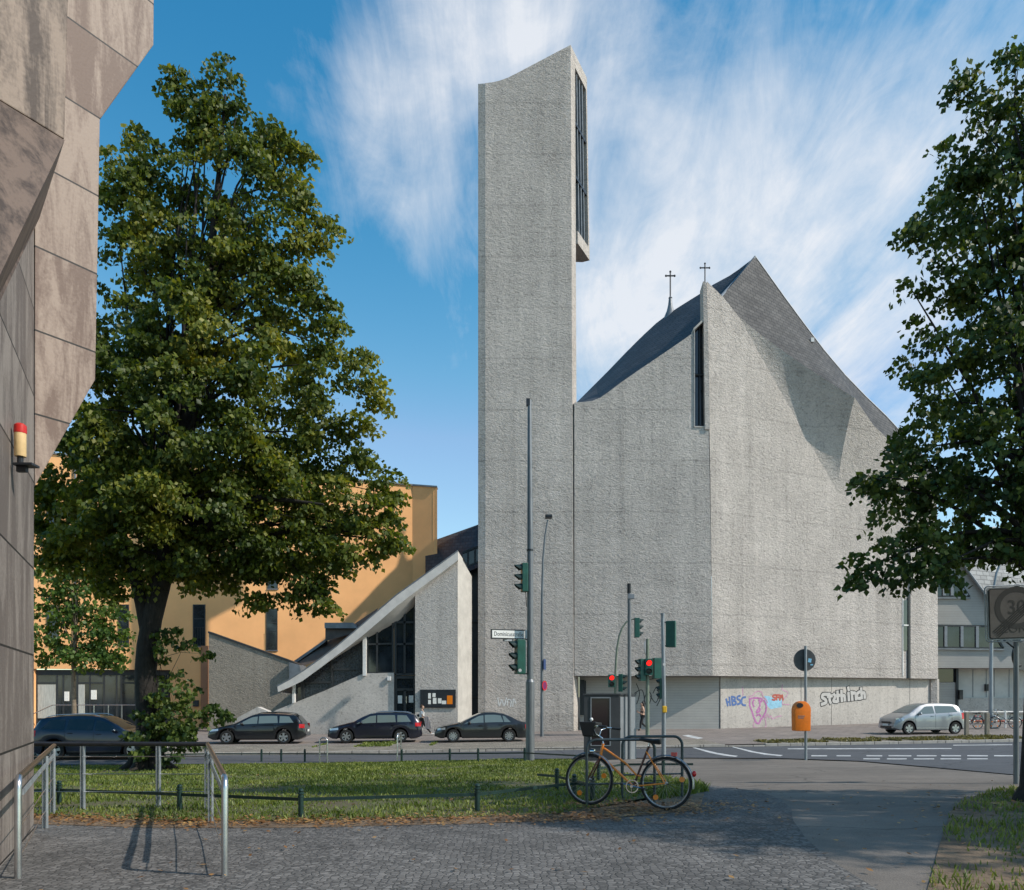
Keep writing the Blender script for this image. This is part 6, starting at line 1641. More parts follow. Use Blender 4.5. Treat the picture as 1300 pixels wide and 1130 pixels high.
M['zone_face'] = mat('backlit_zone_face', (.115, .105, .098), .55, var=.15, vscale=4)  # sign seen against the light: its shade is in these dark colours
M['zone_print'] = mat('zone_sign_print', (.012, .012, .012), .5)
M['zone_grey'] = mat('zone_sign_grey', (.035, .033, .032), .5)
def sgn(mb, pts, y, th=.004): mb.prism([SX + ang @ Vector((a, y, b)) for a, b in pts], ang @ Vector((0, th, 0)))
mb = MB(); sgn(mb, rrect(sw_, sh_, .05), 0, .02); pl = mb.build('sign_panel', M['pole_light'], zs_, world=True)
mb = MB(); sgn(mb, rrect(sw_ - .05, sh_ - .05, .04), -.006, .004); mb.build('sign_border', M['zone_print'], pl, world=True)
mb = MB(); sgn(mb, rrect(sw_ - .085, sh_ - .085, .03), -.010, .004); mb.build('sign_face', M['zone_face'], pl, world=True)
cz_ = .10; r1, r0_ = 26.5 * S_, 20 * S_
mb = MB(); rows = [[SX + ang @ Vector((rr * math.cos(a), -.0125, cz_ + rr * math.sin(a))) for a in np.linspace(0, 2 * math.pi, 49)] for rr in (r0_, r1)]; mb.grid(rows); mb.build('sign_ring', M['zone_grey'], pl, world=True)
text_mesh('lettering', '30', .36, M['zone_grey'], pl, SX + ang @ Vector((0, -.013, cz_)), ang, .95)
text_mesh('lettering', 'ZONE', .20, M['zone_grey'], pl, SX + ang @ Vector((0, -.013, -.285)), ang, 1.05)
mb = MB()
for k in range(5):
    o = (k - 2) * .034; sgn(mb, [(-.37 + o * .7, -.36 - o * .7), (-.37 + o * .7 + .014, -.36 - o * .7 - .014), (.37 + o * .7 + .014, .30 - o * .7 - .014), (.37 + o * .7, .30 - o * .7)], -.0165 - .0004 * k, .002)
mb.build('diagonal_bar', M['zone_print'], pl, world=True)
mb = MB(); rr_ = rrect(sw_ + .05, sh_ + .05, .07, 6); mb.tube([SX + ang @ Vector((a, .02, b)) for a, b in rr_], .014, 8, closed=True); mb.build('sign_frame', M['rail_grey'], zs_, world=True, smooth=60)
mb = MB(); mb.lathe([(0, -.01), (18 * S_, -.01), (18 * S_, .01), (0, .01)], W(1298, 833, D + .12), Matrix.Rotation(R(18), 3, 'Z') @ My, 28); mb.build('round_sign', M['sign_back'], zs_, world=True, label='round dark sign behind the post')
mb = MB(); mb.tube([W(1274, 812, D), W(1289, 824, D)], .014, 6); mb.tube([W(1289, 845, D), W(1296, 845, D + .1)], .02, 6); mb.build('brace', M['dark_metal'], zs_, world=True)

# barrier, posts on the far right
D = 45.6
br_ = thing('barrier', 'white and red two-rail barrier along the house forecourt', 'barrier', on(1262, D))
mb = MB()
for y in (904, 915.5): mb.tube([W(1214, y, D), W(1345, y, D)], .055, 8)
mb.build('rail', mat('barrier_white', (.62, .58, .53), .7, var=.2, vscale=3), br_, world=True)
for px in (1276, 1330, 1222):
    p = on(px, D); mb = MB(); mb.tube([p + Vector((0, 0, -.1)), Vector((p.x, D, W(0, 902, D).z))], .06, 8); mb.build('post', M['white'], br_, world=True)
mb = MB()
for px in (1238, 1266, 1296): mb.tube([W(px, 915.5, D - .01), W(px + 9, 915.5, D - .01)], .058, 8)
mb.build('red_band', mat('barrier_red', (.42, .09, .05), .6), br_, world=True)
for px, py, lab in ((1227, 933, 'weathered square wooden post just behind the silver hatchback'), (1253, 935, 'weathered square wooden post beside the grey street lamp')):
    p = G(px, py); D = p.y; t = tag(MB().box(p + Vector((0, 0, .5)), (.17, .17, 1.28)).build('wooden_post', M['wood_post'], bevel=.02), lab, 'post', 'wooden posts by the kerb')

# ================================================================== PEOPLE
def skin_mesh(name, verts, edges, radii, m, parent, root=0, sub=2, loc=Vector((0, 0, 0)), smooth=True):
    me = bpy.data.meshes.new(name + '_cage'); me.from_pydata([tuple(v) for v in verts], edges, [])
    ob = bpy.data.objects.new(name + '_cage', me); COL.objects.link(ob)
    md = ob.modifiers.new('s', 'SKIN'); md.use_smooth_shade = True
    for i, s in enumerate(me.skin_vertices[0].data):
        r_ = radii[i]; s.radius = (r_, r_) if not isinstance(r_, tuple) else r_; s.use_root = (i == root)
    sb_ = ob.modifiers.new('u', 'SUBSURF'); sb_.levels = sub; sb_.render_levels = sub
    dg = bpy.context.evaluated_depsgraph_get(); new = bpy.data.meshes.new_from_object(ob.evaluated_get(dg)); bpy.data.objects.remove(ob); bpy.data.meshes.remove(me)
    new.name = name; new.materials.clear(); new.materials.append(m)
    for p in new.polygons: p.use_smooth = True; p.material_index = 0
    o = bpy.data.objects.new(name, new); COL.objects.link(o); o.parent = parent; return o
M['skin'] = mat('skin', (.50, .30, .21), .6)
M['hair_brown'] = mat('brown_hair', (.07, .035, .018), .6)
M['hair_dark'] = mat('dark_hair', (.02, .014, .011), .55)
M['shirt_white'] = mat('white_shirt', (.68, .67, .66), .85, var=.06, vscale=9)
M['trousers'] = mat('black_trousers', (.016, .016, .018), .8)
M['jacket'] = mat('floral_jacket', (.62, .38, .34), .85, col2=(.66, .58, .50), vscale=16)
def person(label, loc, face, leg_l, leg_r, arm_l, arm_r, hair, garments):
    """limbs are given as joint lists in the walking plane (x forward, y left, z up)"""
    t = thing('person', label, 'person', loc, face)
    V = []; E = []; Rr = []
    def add(p, r, par=None):
        V.append(Vector(p)); Rr.append(r); i = len(V) - 1
        if par is not None: E.append((par, i))
        return i
    pel = add((0, 0, .93), (.125, .15)); wa = add((.01, 0, 1.06), (.10, .125), pel); ch = add((.02, 0, 1.24), (.11, .15), wa); sh = add((.02, 0, 1.36), (.085, .13), ch)
    nk = add((.03, 0, 1.45), .05, sh); jw = add((.055, 0, 1.52), (.07, .062), nk); fc = add((.06, 0, 1.59), (.092, .075), jw); cr = add((.045, 0, 1.665), (.07, .06), fc)
    nose = add((.165, 0, 1.575), .012, fc)
    def chain(start, pts, rr):
        last = start; ids = []
        for p, r in zip(pts, rr): last = add(p, r, last); ids.append(last)
        return ids
    for pts in (leg_l, leg_r): chain(pel, pts, [(.095, .095), .062, .055, .036, .04, .026][:len(pts)])
    for pts, s in ((arm_l, 1), (arm_r, -1)):
        ids = chain(sh, pts, [.055, .042, .036, .024, .026][:len(pts)])
        h = V[ids[-1]]; d_ = (V[ids[-1]] - V[ids[-2]]).normalized(); up = Vector((0, 0, 1)); sd = Vector((1, 0, 0)) if abs(d_.z) > .7 else Vector((0, 0, 1))
        for k, (off, ln) in enumerate(((-.033, .068), (-.011, .080), (.011, .075), (.031, .058))):
            b = add(h + d_ * .05 + sd * off, .010, ids[-1]); c = add(h + d_ * (.05 + ln * .55) + sd * off * 1.1, .0085, b); add(h + d_ * (.05 + ln) + sd * off * 1.1 + Vector((0, -s * .02, 0)), .007, c)
        b = add(h + d_ * .0 + sd * .038 + Vector((0, -s * .01, 0)), .011, ids[-1]); add(h + d_ * .045 + sd * .058 + Vector((0, -s * .018, 0)), .008, b)
    skin_mesh('body', V, E, Rr, M['skin'], t)
    for nm, m_, pts, ed, rr in garments: skin_mesh(nm, [Vector(p) for p in pts], ed, rr, m_, t)
    hp, he, hr = hair[1:]
    skin_mesh('hair', [Vector(p) for p in hp], he, hr, hair[0], t)
    mb = MB()
    for s in (-1, 1): mb.ball(Vector((.142, s * .032, 1.605)), .011, 8, 6)
    mb.build('eyes', M['hair_dark'], t, smooth=60)
    return t
def ch_(n): return [(i, i + 1) for i in range(n - 1)]
# woman in white walking right
ll = [(.0, .09, .88), (.20, .10, .54), (.30, .10, .40), (.52, .10, .13), (.55, .10, .07), (.68, .10, .09)]
lr = [(.0, -.09, .88), (.02, -.10, .50), (-.10, -.10, .36), (-.36, -.10, .16), (-.38, -.10, .10), (-.28, -.10, .035)]
al = [(.02, .17, 1.35), (.02, .22, 1.10), (.10, .22, 1.03), (.24, .14, 1.02), (.29, .12, 1.02)]
ar = [(.02, -.17, 1.35), (.06, -.22, 1.12), (.14, -.20, 1.04), (.26, -.10, .99), (.31, -.08, .98)]
gar = [('shirt', M['shirt_white'], [(0, 0, .98), (.01, 0, 1.10), (.02, 0, 1.26), (.02, 0, 1.37), (.02, .18, 1.345), (.02, .225, 1.16), (.02, -.18, 1.345), (.055, -.225, 1.16)], [(0, 1), (1, 2), (2, 3), (3, 4), (4, 5), (3, 6), (6, 7)], [(.14, .165), (.12, .145), (.13, .165), (.10, .15), .072, .062, .072, .062]),
       ('trousers', M['trousers'], [(0, 0, .99)] + ll[:4] + lr[:4], [(0, 1), (1, 2), (2, 3), (3, 4), (0, 5), (5, 6), (6, 7), (7, 8)], [(.135, .16), .11, .075, .066, .046, .11, .075, .066, .046]),
       ('shoe', M['white'], [(.50, .10, .085), (.60, .10, .075), (.72, .10, .10)], ch_(3), [.05, .045, .032]), ('shoe', M['white'], [(-.39, -.10, .125), (-.33, -.10, .065), (-.25, -.10, .035)], ch_(3), [.045, .045, .032]),
       ('bag', M['trousers'], [(-.16, .05, 1.20), (-.19, .05, 1.02)], ch_(2), [(.075, .12), (.09, .13)])]
q = on(537.5, 44.2)
person('woman in white top and black trousers walking right with a floral jacket over her arm', (q.x - .1, q.y, q.z), 0.0, ll, lr, al, ar,
       (M['hair_brown'], [(.06, 0, 1.70), (.0, 0, 1.66), (-.03, 0, 1.59), (-.05, 0, 1.53)], ch_(4), [(.078, .07), (.085, .085), (.07, .08), .04]), gar)
q2 = q + Vector((.22, -.25, 0))
jk = thing('jacket', 'pink and cream floral jacket hanging over the walking woman arm', 'jacket', (q2.x, q2.y, q2.z + .7))
rows = []
for k in range(9):
    z = .36 - k * .085; w_ = .10 + .03 * math.sin(k * .8) + .012 * k
    rows.append([Vector((-w_ + 2 * w_ * i / 8 + .02 * k * .4, .03 * math.sin(i * 1.7 + k * .6), z)) for i in range(9)])
mb = MB(); mb.grid(rows); mb.grid([[p + Vector((0, .05, 0)) for p in r_] for r_ in rows]); mb.build('cloth', M['jacket'], jk, smooth=80)
# woman in black walking left
ll = [(.0, .09, .88), (.12, .09, .50), (.14, .09, .38), (.16, .09, .12), (.16, .09, .06), (.28, .09, .035)]
lr = [(.0, -.09, .88), (.06, -.09, .50), (-.02, -.09, .38), (-.26, -.09, .17), (-.28, -.09, .12), (-.20, -.09, .045)]
al = [(.02, .17, 1.35), (-.04, .21, 1.10), (.04, .22, 1.00), (.22, .17, 1.05), (.27, .16, 1.07)]
ar = [(.02, -.17, 1.35), (.0, -.22, 1.11), (.08, -.22, 1.03), (.22, -.14, 1.10), (.27, -.12, 1.13)]
gar = [('top', M['trousers'], [(0, 0, .98), (.01, 0, 1.08), (.02, 0, 1.20)], ch_(3), [(.14, .165), (.12, .145), (.128, .162)]),
       ('trousers', M['trousers'], [(0, 0, .99)] + ll[:4] + lr[:4], [(0, 1), (1, 2), (2, 3), (3, 4), (0, 5), (5, 6), (6, 7), (7, 8)], [(.135, .16), .115, .082, .07, .05, .115, .082, .07, .05]),
       ('shoe', M['trousers'], [(.15, .09, .07), (.24, .09, .05), (.31, .09, .04)], ch_(3), [.05, .045, .03]), ('shoe', M['trousers'], [(-.29, -.09, .135), (-.24, -.09, .085), (-.17, -.09, .045)], ch_(3), [.045, .045, .03])]
q = on(816, 46.6)
person('woman in black with bare shoulders walking left in front of the recessed wall', q, math.pi, ll, lr, al, ar,
       (M['hair_dark'], [(.06, 0, 1.705), (.0, 0, 1.66), (-.035, 0, 1.57), (-.05, 0, 1.44), (-.05, 0, 1.34)], ch_(5), [(.08, .075), (.088, .088), (.075, .088), (.06, .075), .045]), gar)
# ================================================================== TREES
M['bark'] = mat('bark', (.022, .018, .015), .95, var=.45, vscale=7, bump=.03, bscale=9, vstretch=(3, 3, .5))  # near-black: the shade on the trunks is put into the bark colour
M['bark_light'] = mat('young_bark', (.20, .155, .11), .95, var=.3, vscale=7, bump=.01, bscale=14)
M['leaf_a'] = leafmat('lime_leaf', (.022, .042, .008), (.100, .135, .021), (.31, .295, .05), .40, .45)
M['leaf_b'] = leafmat('lime_leaf_dark', (.015, .034, .010), (.052, .090, .020), (.16, .195, .04), .32, .8)
M['leaf_c'] = leafmat('maple_leaf', (.03, .065, .012), (.07, .13, .022), (.15, .21, .04), .35, .6)
def leaf_cloud(name, lobes, D, cy, dens, size, m, parent, spray=46, sr=.55, seed=1, depth=1.0, droop=.5, inner=.25):
    """lobes: (px, py, rx, ry[, weight[, depth offset]]) measured at depth D, filled with drooping sprays of leaves"""
    rg = np.random.default_rng(seed); s = D / 1000.0; C = []; A = []
    for lb in lobes:
        px, py, rx, ry = lb[:4]; wgt = lb[4] if len(lb) > 4 else 1.0; dy = lb[5] if len(lb) > 5 else 0.0
        c = np.array([(px - 650) * s, D + dy, EYE - (py - HOR) * s]); a, b = rx * s, ry * s; dpt = max(a, b * .7) * depth
        area = 4 * math.pi * ((a * b) ** 1.6 / 3 + (a * dpt) ** 1.6 / 3 + (b * dpt) ** 1.6 / 3) ** (1 / 1.6)
        k = max(3, int(area * dens * wgt))
        v = rg.normal(size=(k, 3)); v /= np.linalg.norm(v, axis=1)[:, None]
        rad = np.where(rg.random(k) < inner, rg.uniform(.25, .8, k), rg.uniform(.80, 1.06, k))
        v2 = v * rad[:, None]
        C.append(c + v2 * np.array([a, dpt, b])); A.append(v)
    C = np.concatenate(C); A = np.concatenate(A); K = len(C)
    n = rg.integers(int(spray * .6), int(spray * 1.4), K)
    idx = np.repeat(np.arange(K), n); N_ = len(idx)
    u = rg.normal(size=(N_, 3)); u /= np.linalg.norm(u, axis=1)[:, None]
    rr = rg.random(N_) ** .5
    off = u * rr[:, None] * sr * np.array([1, 1, .45])
    # sprays droop outwards along the branch direction
    out = A[idx]; along = (off * out).sum(1)
    off[:, 2] -= droop * np.abs(along) + .25 * rr * sr
    P = C[idx] + off
    L_ = size * rg.uniform(.65, 1.3, N_)
    d_ = out * .6 + rg.normal(size=(N_, 3)) * .6; d_[:, 2] -= .65; d_ /= np.linalg.norm(d_, axis=1)[:, None]
    t = rg.normal(size=(N_, 3)); t[:, 2] *= .5; w_ = np.cross(d_, t); w_ /= np.linalg.norm(w_, axis=1)[:, None] + 1e-9
    nn = np.cross(d_, w_)
    Lc = L_[:, None]
    v0 = P; v1 = P + d_ * Lc * .45 + w_ * Lc * .42 + nn * Lc * .08; v2 = P + d_ * Lc; v3 = P + d_ * Lc * .45 - w_ * Lc * .42 + nn * Lc * .08
    V = np.stack([v0, v1, v2, v3], 1).reshape(-1, 3)
    off0 = np.zeros(3); p = parent
    while p is not None: off0 = off0 + np.array(p.location); p = p.parent
    V = V - off0
    k = np.arange(N_)[:, None] * 4
    loops = (k + np.array([[0, 1, 2, 0, 2, 3]])).ravel()
    o = fast_mesh(name, V, loops, np.full(N_ * 2, 3), m, parent)
    return o, C
def limbs(parent, base, fork, targets, r0, m, seed=3, wob=.25, name='limb', nmax=60):
    rd_ = random.Random(seed); mb = MB()
    for tpt in targets[:nmax]:
        tpt = Vector(tpt); k = rd_.uniform(.05, .95); st = base.lerp(fork, k) if fork is not None else base
        st = Vector((st.x, st.y, min(st.z, tpt.z - .4 if tpt.z > base.z + 1 else st.z)))
        mid = st.lerp(tpt, .5) + Vector((rd_.uniform(-wob, wob), rd_.uniform(-wob, wob), rd_.uniform(0, wob) + (tpt - st).length * .10))
        rr = r0 * (1 - .6 * k)
        pts = [st, st.lerp(mid, .5) + Vector((0, 0, .1)), mid, mid.lerp(tpt, .6), tpt]
        mb.tube(pts, [rr, rr * .75, rr * .5, rr * .28, rr * .1], 6, cap=False)
    return mb.build(name, m, parent, world=True, smooth=60)
# --- big lime on the left of the lawn
D = 23.0; f = on(188, D)
t1_ = thing('broadleaf_tree', 'tall dense green tree with dark trunk growing on the left of the lawn', 'tree', f)
def q_(px, py, dy=0): return W(px, py, D) + Vector((0, dy, 0))
mb = MB()
mb.tube([Vector((f.x, D, f.z - .2)), Vector((f.x - .02, D, f.z + .12)), q_(188, 955), q_(187, 920), q_(186, 880), q_(185, 850), q_(187, 820), q_(193, 785), q_(203, 745), q_(214, 700), q_(225, 620), q_(240, 520), q_(255, 420), q_(268, 320), q_(278, 220), q_(286, 120)],
        [.60, .44, .34, .31, .30, .30, .29, .28, .28, .26, .23, .20, .16, .12, .07, .03], 14)
for k in range(6):
    a = k * 1.05 + .3; mb.tube([Vector((f.x + math.cos(a) * .28, D + math.sin(a) * .28, f.z + .45)), Vector((f.x + math.cos(a) * .48, D + math.sin(a) * .48, f.z + .12)), Vector((f.x + math.cos(a) * .85, D + math.sin(a) * .85, f.z - .06))], [.16, .16, .07], 8)
mb.tube([q_(189, 800), q_(180, 765), q_(168, 720), q_(150, 660), q_(130, 590)], [.26, .20, .16, .11, .05], 10)
mb.tube([q_(201, 752), q_(232, 715, -.3), q_(280, 670, -.6), q_(340, 640, -.8), q_(420, 650, -.9)], [.2, .16, .13, .09, .03], 10)
mb.build('trunk', M['bark'], t1_, world=True, smooth=60)
lob = [(287, 92, 10, 22), (292, 122, 20, 16), (283, 145, 26, 18), (262, 118, 10, 12), (224, 100, 9, 10), (238, 118, 16, 16), (246, 142, 18, 16), (232, 164, 14, 9), (262, 172, 24, 22), (305, 172, 34, 26), (338, 152, 16, 8), (340, 185, 22, 18), (362, 176, 8, 8),
       (165, 178, 14, 18), (150, 205, 24, 20), (190, 208, 26, 22), (178, 240, 44, 26), (225, 225, 24, 18), (250, 235, 40, 32), (310, 225, 50, 34), (360, 222, 24, 20), (378, 188, 10, 10), (385, 240, 20, 16), (402, 262, 18, 14), (410, 292, 18, 12),
       (150, 280, 40, 34), (210, 285, 46, 34), (275, 290, 54, 36), (335, 285, 44, 34), (382, 300, 26, 18), (165, 340, 54, 38), (240, 350, 60, 38), (310, 350, 56, 38), (365, 345, 36, 26), (398, 348, 22, 12), (412, 372, 12, 10), (395, 395, 28, 20), (418, 412, 22, 12),
       (150, 410, 55, 40), (225, 415, 60, 40, 1, -.5), (300, 415, 60, 40, 1, -.6), (360, 412, 44, 32), (430, 440, 30, 17), (462, 452, 22, 12), (410, 462, 40, 24), (455, 480, 26, 14), (470, 505, 14, 10),
       (130, 480, 55, 42), (205, 490, 64, 42, 1, -.8), (285, 490, 66, 42, 1, -.9), (355, 485, 54, 38, 1, -.4), (415, 515, 40, 26), (448, 540, 26, 18), (120, 555, 62, 42), (195, 565, 66, 42, 1, -1.0), (275, 565, 68, 42, 1, -1.2), (350, 560, 60, 40, 1, -.6), (410, 570, 46, 28), (452, 585, 30, 18), (480, 606, 24, 14), (498, 622, 9, 7),
       (75, 618, 38, 28), (60, 655, 28, 24), (120, 630, 50, 34), (190, 640, 60, 36, 1, -1.2), (265, 640, 66, 38, 1, -1.4), (340, 635, 62, 38, 1, -1.0), (405, 635, 50, 32), (455, 645, 40, 24), (485, 665, 22, 13), (496, 680, 10, 7), (468, 690, 26, 16),
       (85, 685, 34, 20), (145, 690, 46, 22), (215, 695, 50, 24, 1, -1.0), (285, 695, 54, 26, 1, -.8), (350, 695, 50, 28), (410, 700, 44, 26), (446, 720, 24, 16), (418, 742, 28, 16), (395, 762, 22, 12), (375, 735, 30, 20), (335, 735, 34, 18), (325, 755, 20, 10), (280, 730, 34, 16), (235, 722, 34, 16), (110, 712, 30, 14), (65, 700, 20, 14), (150, 722, 26, 12), (190, 735, 24, 12), (142, 742, 14, 12, .6),
       (240, 380, 110, 130, .30, 2.5), (250, 610, 170, 100, .6, 2.5), (200, 660, 140, 60, .8, .8), (330, 660, 110, 60, .7, .8), (140, 600, 90, 70, .6, .5), (260, 540, 140, 90, .5, .5)]
o, C = leaf_cloud('crown', lob, D, 0, 1.12, .148, M['leaf_a'], t1_, 102, .50, 5, .95, .6, .16)
limbs(t1_, q_(200, 750), q_(275, 240), [C[i] for i in rng.integers(0, len(C), 130)], .10, M['bark'], 4, .4, nmax=130)
lob = [(222, 812, 20, 22, .8, -.2), (250, 830, 16, 10, .8), (214, 850, 12, 20, .6), (232, 872, 26, 10, .7), (205, 905, 24, 22, .9, -.4), (240, 912, 44, 20, .9), (270, 905, 24, 9, .7), (215, 940, 42, 20, .9, -.5), (185, 955, 20, 8, .5, -.5), (240, 940, 20, 14, .7)]
o, C = leaf_cloud('trunk_shoots', lob, D, 0, 5.0, .15, M['leaf_b'], t1_, 26, .22, 8, .8, .3)
limbs(t1_, q_(190, 960), q_(192, 800), [C[i] for i in rng.integers(0, len(C), 26)], .02, M['bark'], 5, .1, name='shoot')
# --- tree at the right edge
D = 11.5; f = on(1316, D)
t2_ = thing('broadleaf_tree', 'dark leafy tree overhanging from the right edge of the scene', 'tree', f)
mb = MB()
mb.tube([Vector((f.x, D, f.z - .2)), Vector((f.x, D, f.z + .06)), q_(1318, 1000), q_(1320, 940), q_(1322, 880), q_(1322, 800), q_(1324, 720), q_(1326, 600), q_(1322, 450), q_(1318, 300), q_(1315, 160), q_(1312, 80)], [.36, .29, .235, .22, .21, .205, .20, .17, .13, .09, .05, .02], 14)
mb.build('trunk', M['bark'], t2_, world=True, smooth=60)
lob = [(1292, 78, 12, 36), (1255, 118, 40, 24), (1222, 98, 14, 16, .7), (1300, 130, 60, 50), (1240, 180, 42, 42), (1205, 205, 24, 18), (1310, 230, 80, 80), (1232, 255, 44, 40), (1188, 275, 30, 18), (1163, 288, 18, 8, .8), (1222, 310, 36, 18),
       (1300, 350, 70, 80), (1236, 362, 22, 18, .8), (1172, 345, 30, 15, .9), (1205, 352, 24, 14, .8), (1240, 420, 44, 36), (1200, 440, 22, 26), (1178, 468, 18, 16), (1300, 470, 90, 80, 1, -.5), (1225, 500, 52, 46), (1180, 512, 26, 20), (1185, 560, 34, 28),
       (1250, 580, 78, 60, 1, -.5), (1165, 600, 32, 24), (1128, 606, 32, 13), (1106, 606, 13, 6), (1200, 640, 55, 40), (1130, 640, 28, 20, .9), (1300, 620, 90, 70), (1148, 680, 50, 30), (1116, 705, 26, 18), (1100, 725, 14, 11), (1130, 730, 26, 20), (1160, 722, 34, 22, 1, -.4), (1215, 690, 50, 26), (1262, 680, 46, 24), (1300, 676, 40, 26), (1196, 716, 20, 18, .8),
       (1400, 150, 90, 110), (1420, 350, 120, 130), (1430, 560, 120, 130), (1380, 680, 80, 50), (1470, 680, 80, 50), (1340, 300, 120, 200, .5, 1.5), (1300, 560, 140, 110, .5, 1.3)]
o, C = leaf_cloud('crown', lob, D, 0, 3.7, .096, M['leaf_b'], t2_, 56, .27, 15, .8, .7, .14)
limbs(t2_, q_(1321, 780), q_(1318, 180), [C[i] for i in rng.integers(0, len(C), 90)], .055, M['bark'], 6, .2, nmax=90)
# --- young maple before the ochre block
D = 45.0; f = on(94, D)
t3_ = thing('young_tree', 'small light green street tree standing in front of the shop windows', 'tree', f)
mb = MB(); mb.tube([f + Vector((0, 0, -.1)), q_(94, 900), q_(93, 860), q_(95, 820), q_(98, 770), q_(96, 720)], [.17, .13, .11, .09, .06, .02], 10); mb.build('trunk', M['bark_light'], t3_, world=True, smooth=60)
lob = [(75, 735, 26, 22), (100, 725, 26, 16), (60, 722, 12, 8), (110, 760, 34, 26), (66, 770, 30, 26), (140, 790, 22, 22), (90, 800, 44, 28), (135, 820, 26, 18), (60, 820, 26, 18), (110, 835, 36, 14), (152, 808, 12, 8), (145, 838, 14, 10)]
o, C = leaf_cloud('crown', lob, D, 0, 1.5, .24, M['leaf_c'], t3_, 22, .5, 21, .9, .3)
limbs(t3_, q_(94, 840), q_(97, 760), [C[i] for i in rng.integers(0, len(C), 24)], .035, M['bark_light'], 7, .15)

# --- tree added out of the frame on the right to shade the side-street asphalt
f = Vector((17.0, 6.5, g_near(17, 6.5))); D = 6.5
t4_ = thing('broadleaf_tree', 'round leafy tree added outside the right of the frame to shade the side street', 'tree', f)
mb = MB(); mb.tube([f + Vector((0, 0, -.2)), f + Vector((0, 0, .3)), f + Vector((0, 0, 3)), f + Vector((.1, 0, 7)), f + Vector((0, .1, 11))], [.4, .28, .22, .13, .03], 12); mb.build('trunk', M['bark'], t4_, world=True, smooth=60)
def lob_(x, z, rx, rz): return (650 + (f.x + x) / D * 1000, HOR - (f.z + z - EYE) / D * 1000, rx / D * 1000, rz / D * 1000)
o, C = leaf_cloud('crown', [lob_(0, 8, 4, 4.2), lob_(-2.2, 6, 2.4, 2.0), (lob_(2.4, 6.2, 2.2, 2)), lob_(0, 11.5, 2.6, 2.4)], D, 0, 2.6, .15, M['leaf_b'], t4_, 40, .5, 31, .9)
limbs(t4_, f + Vector((0, 0, 3)), f + Vector((0, 0, 10)), [C[i] for i in rng.integers(0, len(C), 30)], .06, M['bark'], 9, .2)

# ================================================================== LIGHT, SKY, CAMERA
SUN_AZ, SUN_EL = R(107), R(39)           # clockwise from +y
to_sun = Vector((math.sin(SUN_AZ) * math.cos(SUN_EL), math.cos(SUN_AZ) * math.cos(SUN_EL), math.sin(SUN_EL)))
ld = bpy.data.lights.new('sun', 'SUN'); ld.energy = 4.3; ld.angle = R(.55); ld.color = (1, .93, .84)
so = bpy.data.objects.new('sun', ld); COL.objects.link(so); so.rotation_euler = (-to_sun).to_track_quat('-Z', 'Y').to_euler(); so.location = (30, -20, 40)
w = bpy.data.worlds.new('World'); scene.world = w; w.use_nodes = True; nt = w.node_tree; N = nt.nodes; L = nt.links
bg = N['Background']; bg.inputs['Strength'].default_value = .11
sky = N.new('ShaderNodeTexSky'); sky.sky_type = 'NISHITA'; sky.sun_disc = False; sky.sun_elevation = SUN_EL; sky.sun_rotation = SUN_AZ
sky.air_density = 1.0; sky.dust_density = .35; sky.ozone_density = 1.6
tc = N.new('ShaderNodeTexCoord'); sp = N.new('ShaderNodeSeparateXYZ'); L.new(tc.outputs['Generated'], sp.inputs[0])
def mth(op, a, b=None, c=None, clamp=False):
    n = N.new('ShaderNodeMath'); n.operation = op; n.use_clamp = clamp
    for i, q in enumerate((a, b, c)):
        if q is None: continue
        if isinstance(q, (int, float)): n.inputs[i].default_value = q
        else: L.new(q, n.inputs[i])
    return n.outputs[0]
# a clear northern late-summer sky: deepen the azure
sc_ = N.new('ShaderNodeSeparateColor'); L.new(sky.outputs[0], sc_.inputs[0]); hs = N.new('ShaderNodeCombineColor')
for i, (ex, am, cp) in enumerate(((2.1, .62, 1.62), (.34, 1.40, 1.82), (-.20, 2.40, 1.80))):
    L.new(mth('MULTIPLY', mth('MINIMUM', mth('MULTIPLY', mth('POWER', sc_.outputs[i], ex), am), cp), sc_.outputs[i]), hs.inputs[i])
# high thin cloud layer: project the direction on a plane overhead
zz = mth('ADD', mth('MAXIMUM', sp.outputs['Z'], 0.0), .10)
cu = N.new('ShaderNodeCombineXYZ'); L.new(mth('DIVIDE', sp.outputs['X'], zz), cu.inputs[0]); L.new(mth('DIVIDE', sp.outputs['Y'], zz), cu.inputs[1])
def cl_noise(scale, rot, st, det=8, dist=.6, rough=.6, loc=(0, 0, 0)):
    mp = N.new('ShaderNodeMapping'); mp.inputs['Rotation'].default_value = (0, 0, R(rot)); mp.inputs['Scale'].default_value = st; mp.inputs['Location'].default_value = loc
    L.new(cu.outputs[0], mp.inputs[0]); n = N.new('ShaderNodeTexNoise'); n.inputs['Scale'].default_value = scale; n.inputs['Detail'].default_value = det
    n.inputs['Distortion'].default_value = dist; n.inputs['Roughness'].default_value = rough; L.new(mp.outputs[0], n.inputs['Vector']); return n.outputs['Fac']
streak = cl_noise(2.0, 34, (1.9, .50, 1), 9, 1.0, .64)
fine = cl_noise(5.5, 40, (1.7, .55, 1), 8, .8, .68)
puff = cl_noise(1.6, 0, (1, .8, 1), 9, 1.1, .6, (3, 1, 0))
def dirv(px, py): return Vector(((px - 650) / 1000, 1, (HOR - py) / 1000)).normalized()
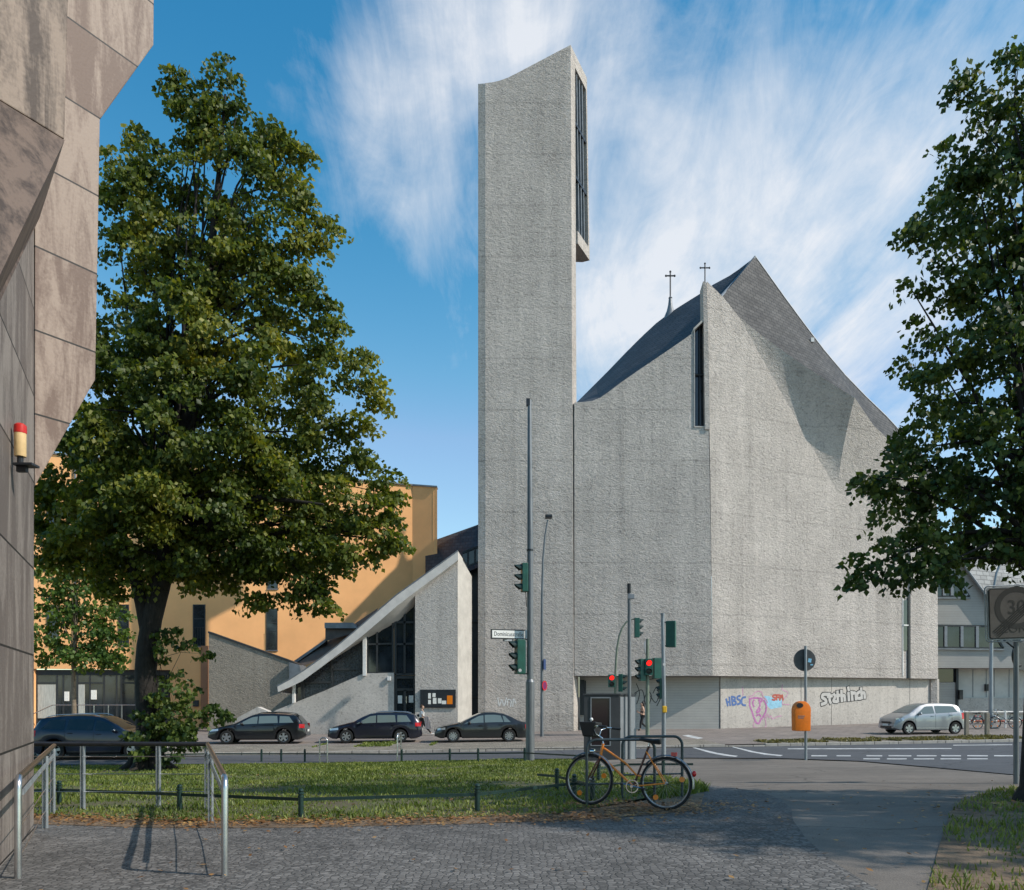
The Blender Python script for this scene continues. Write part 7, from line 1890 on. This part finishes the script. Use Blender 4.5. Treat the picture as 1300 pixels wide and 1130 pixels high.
def blob(px, py, deg, amp):
    d_ = dirv(px, py); vm = N.new('ShaderNodeVectorMath'); vm.operation = 'DOT_PRODUCT'; L.new(tc.outputs['Generated'], vm.inputs[0]); vm.inputs[1].default_value = d_
    ang_ = mth('ARCCOSINE', mth('MINIMUM', vm.outputs['Value'], 1.0))
    g = mth('DIVIDE', ang_, R(deg)); g = mth('EXPONENT', mth('MULTIPLY', mth('MULTIPLY', g, g), -1.0)); return mth('MULTIPLY', g, amp)
mask = None
for b_ in CLOUDS if 'CLOUDS' in globals() else ((645, 40, 4.8, 1.3), (620, -40, 7, .4), (930, 180, 14, .78), (1060, 330, 13, .9), (800, 290, 11, .8), (490, 205, 5, .62), (555, 255, 3.5, .3), (860, 440, 8, .6), (1160, 480, 10, .75), (760, 420, 5, .4), (220, 110, 10, .36), (400, 70, 8, .42), (1150, 120, 8, .4)):
    v = blob(*b_); mask = v if mask is None else mth('ADD', mask, v)
tex = mth('ADD', mth('MULTIPLY', streak, .75), mth('MULTIPLY', puff, .65)); tex = mth('ADD', tex, mth('MULTIPLY', fine, .35))
cov = mth('ADD', mth('MULTIPLY', mask, .62), mth('MULTIPLY_ADD', tex, 2.2, -2.43))
cov = mth('MULTIPLY', cov, mth('MINIMUM', mth('MULTIPLY', mask, 2.0), 1.0), clamp=True)
cov = mth('POWER', mth('MINIMUM', mth('MAXIMUM', cov, 0.0), 1.0), 1.15)
mxs = N.new('ShaderNodeMix'); mxs.data_type = 'RGBA'; L.new(mth('MULTIPLY', cov, .88), mxs.inputs['Factor']); L.new(hs.outputs[0], mxs.inputs['A']); mxs.inputs['B'].default_value = (8.0, 8.2, 8.6, 1)
L.new(mxs.outputs['Result'], bg.inputs['Color'])
cam = bpy.data.cameras.new('camera'); co = bpy.data.objects.new('camera', cam); COL.objects.link(co)
co.location = (0, 0, EYE); co.rotation_euler = (R(90), 0, 0); cam.sensor_width = 36; cam.sensor_fit = 'HORIZONTAL'; cam.lens = 36 * 1000 / 1300
cam.shift_y = (HOR - 565) / 1300; cam.clip_start = .1; cam.clip_end = 6000
scene.camera = co
scene.view_settings.view_transform = 'Standard'; scene.view_settings.look = 'None'; scene.view_settings.exposure = 0; scene.view_settings.gamma = 1
scene.render.engine = 'CYCLES'; scene.cycles.max_bounces = 6; scene.cycles.transparent_max_bounces = 4
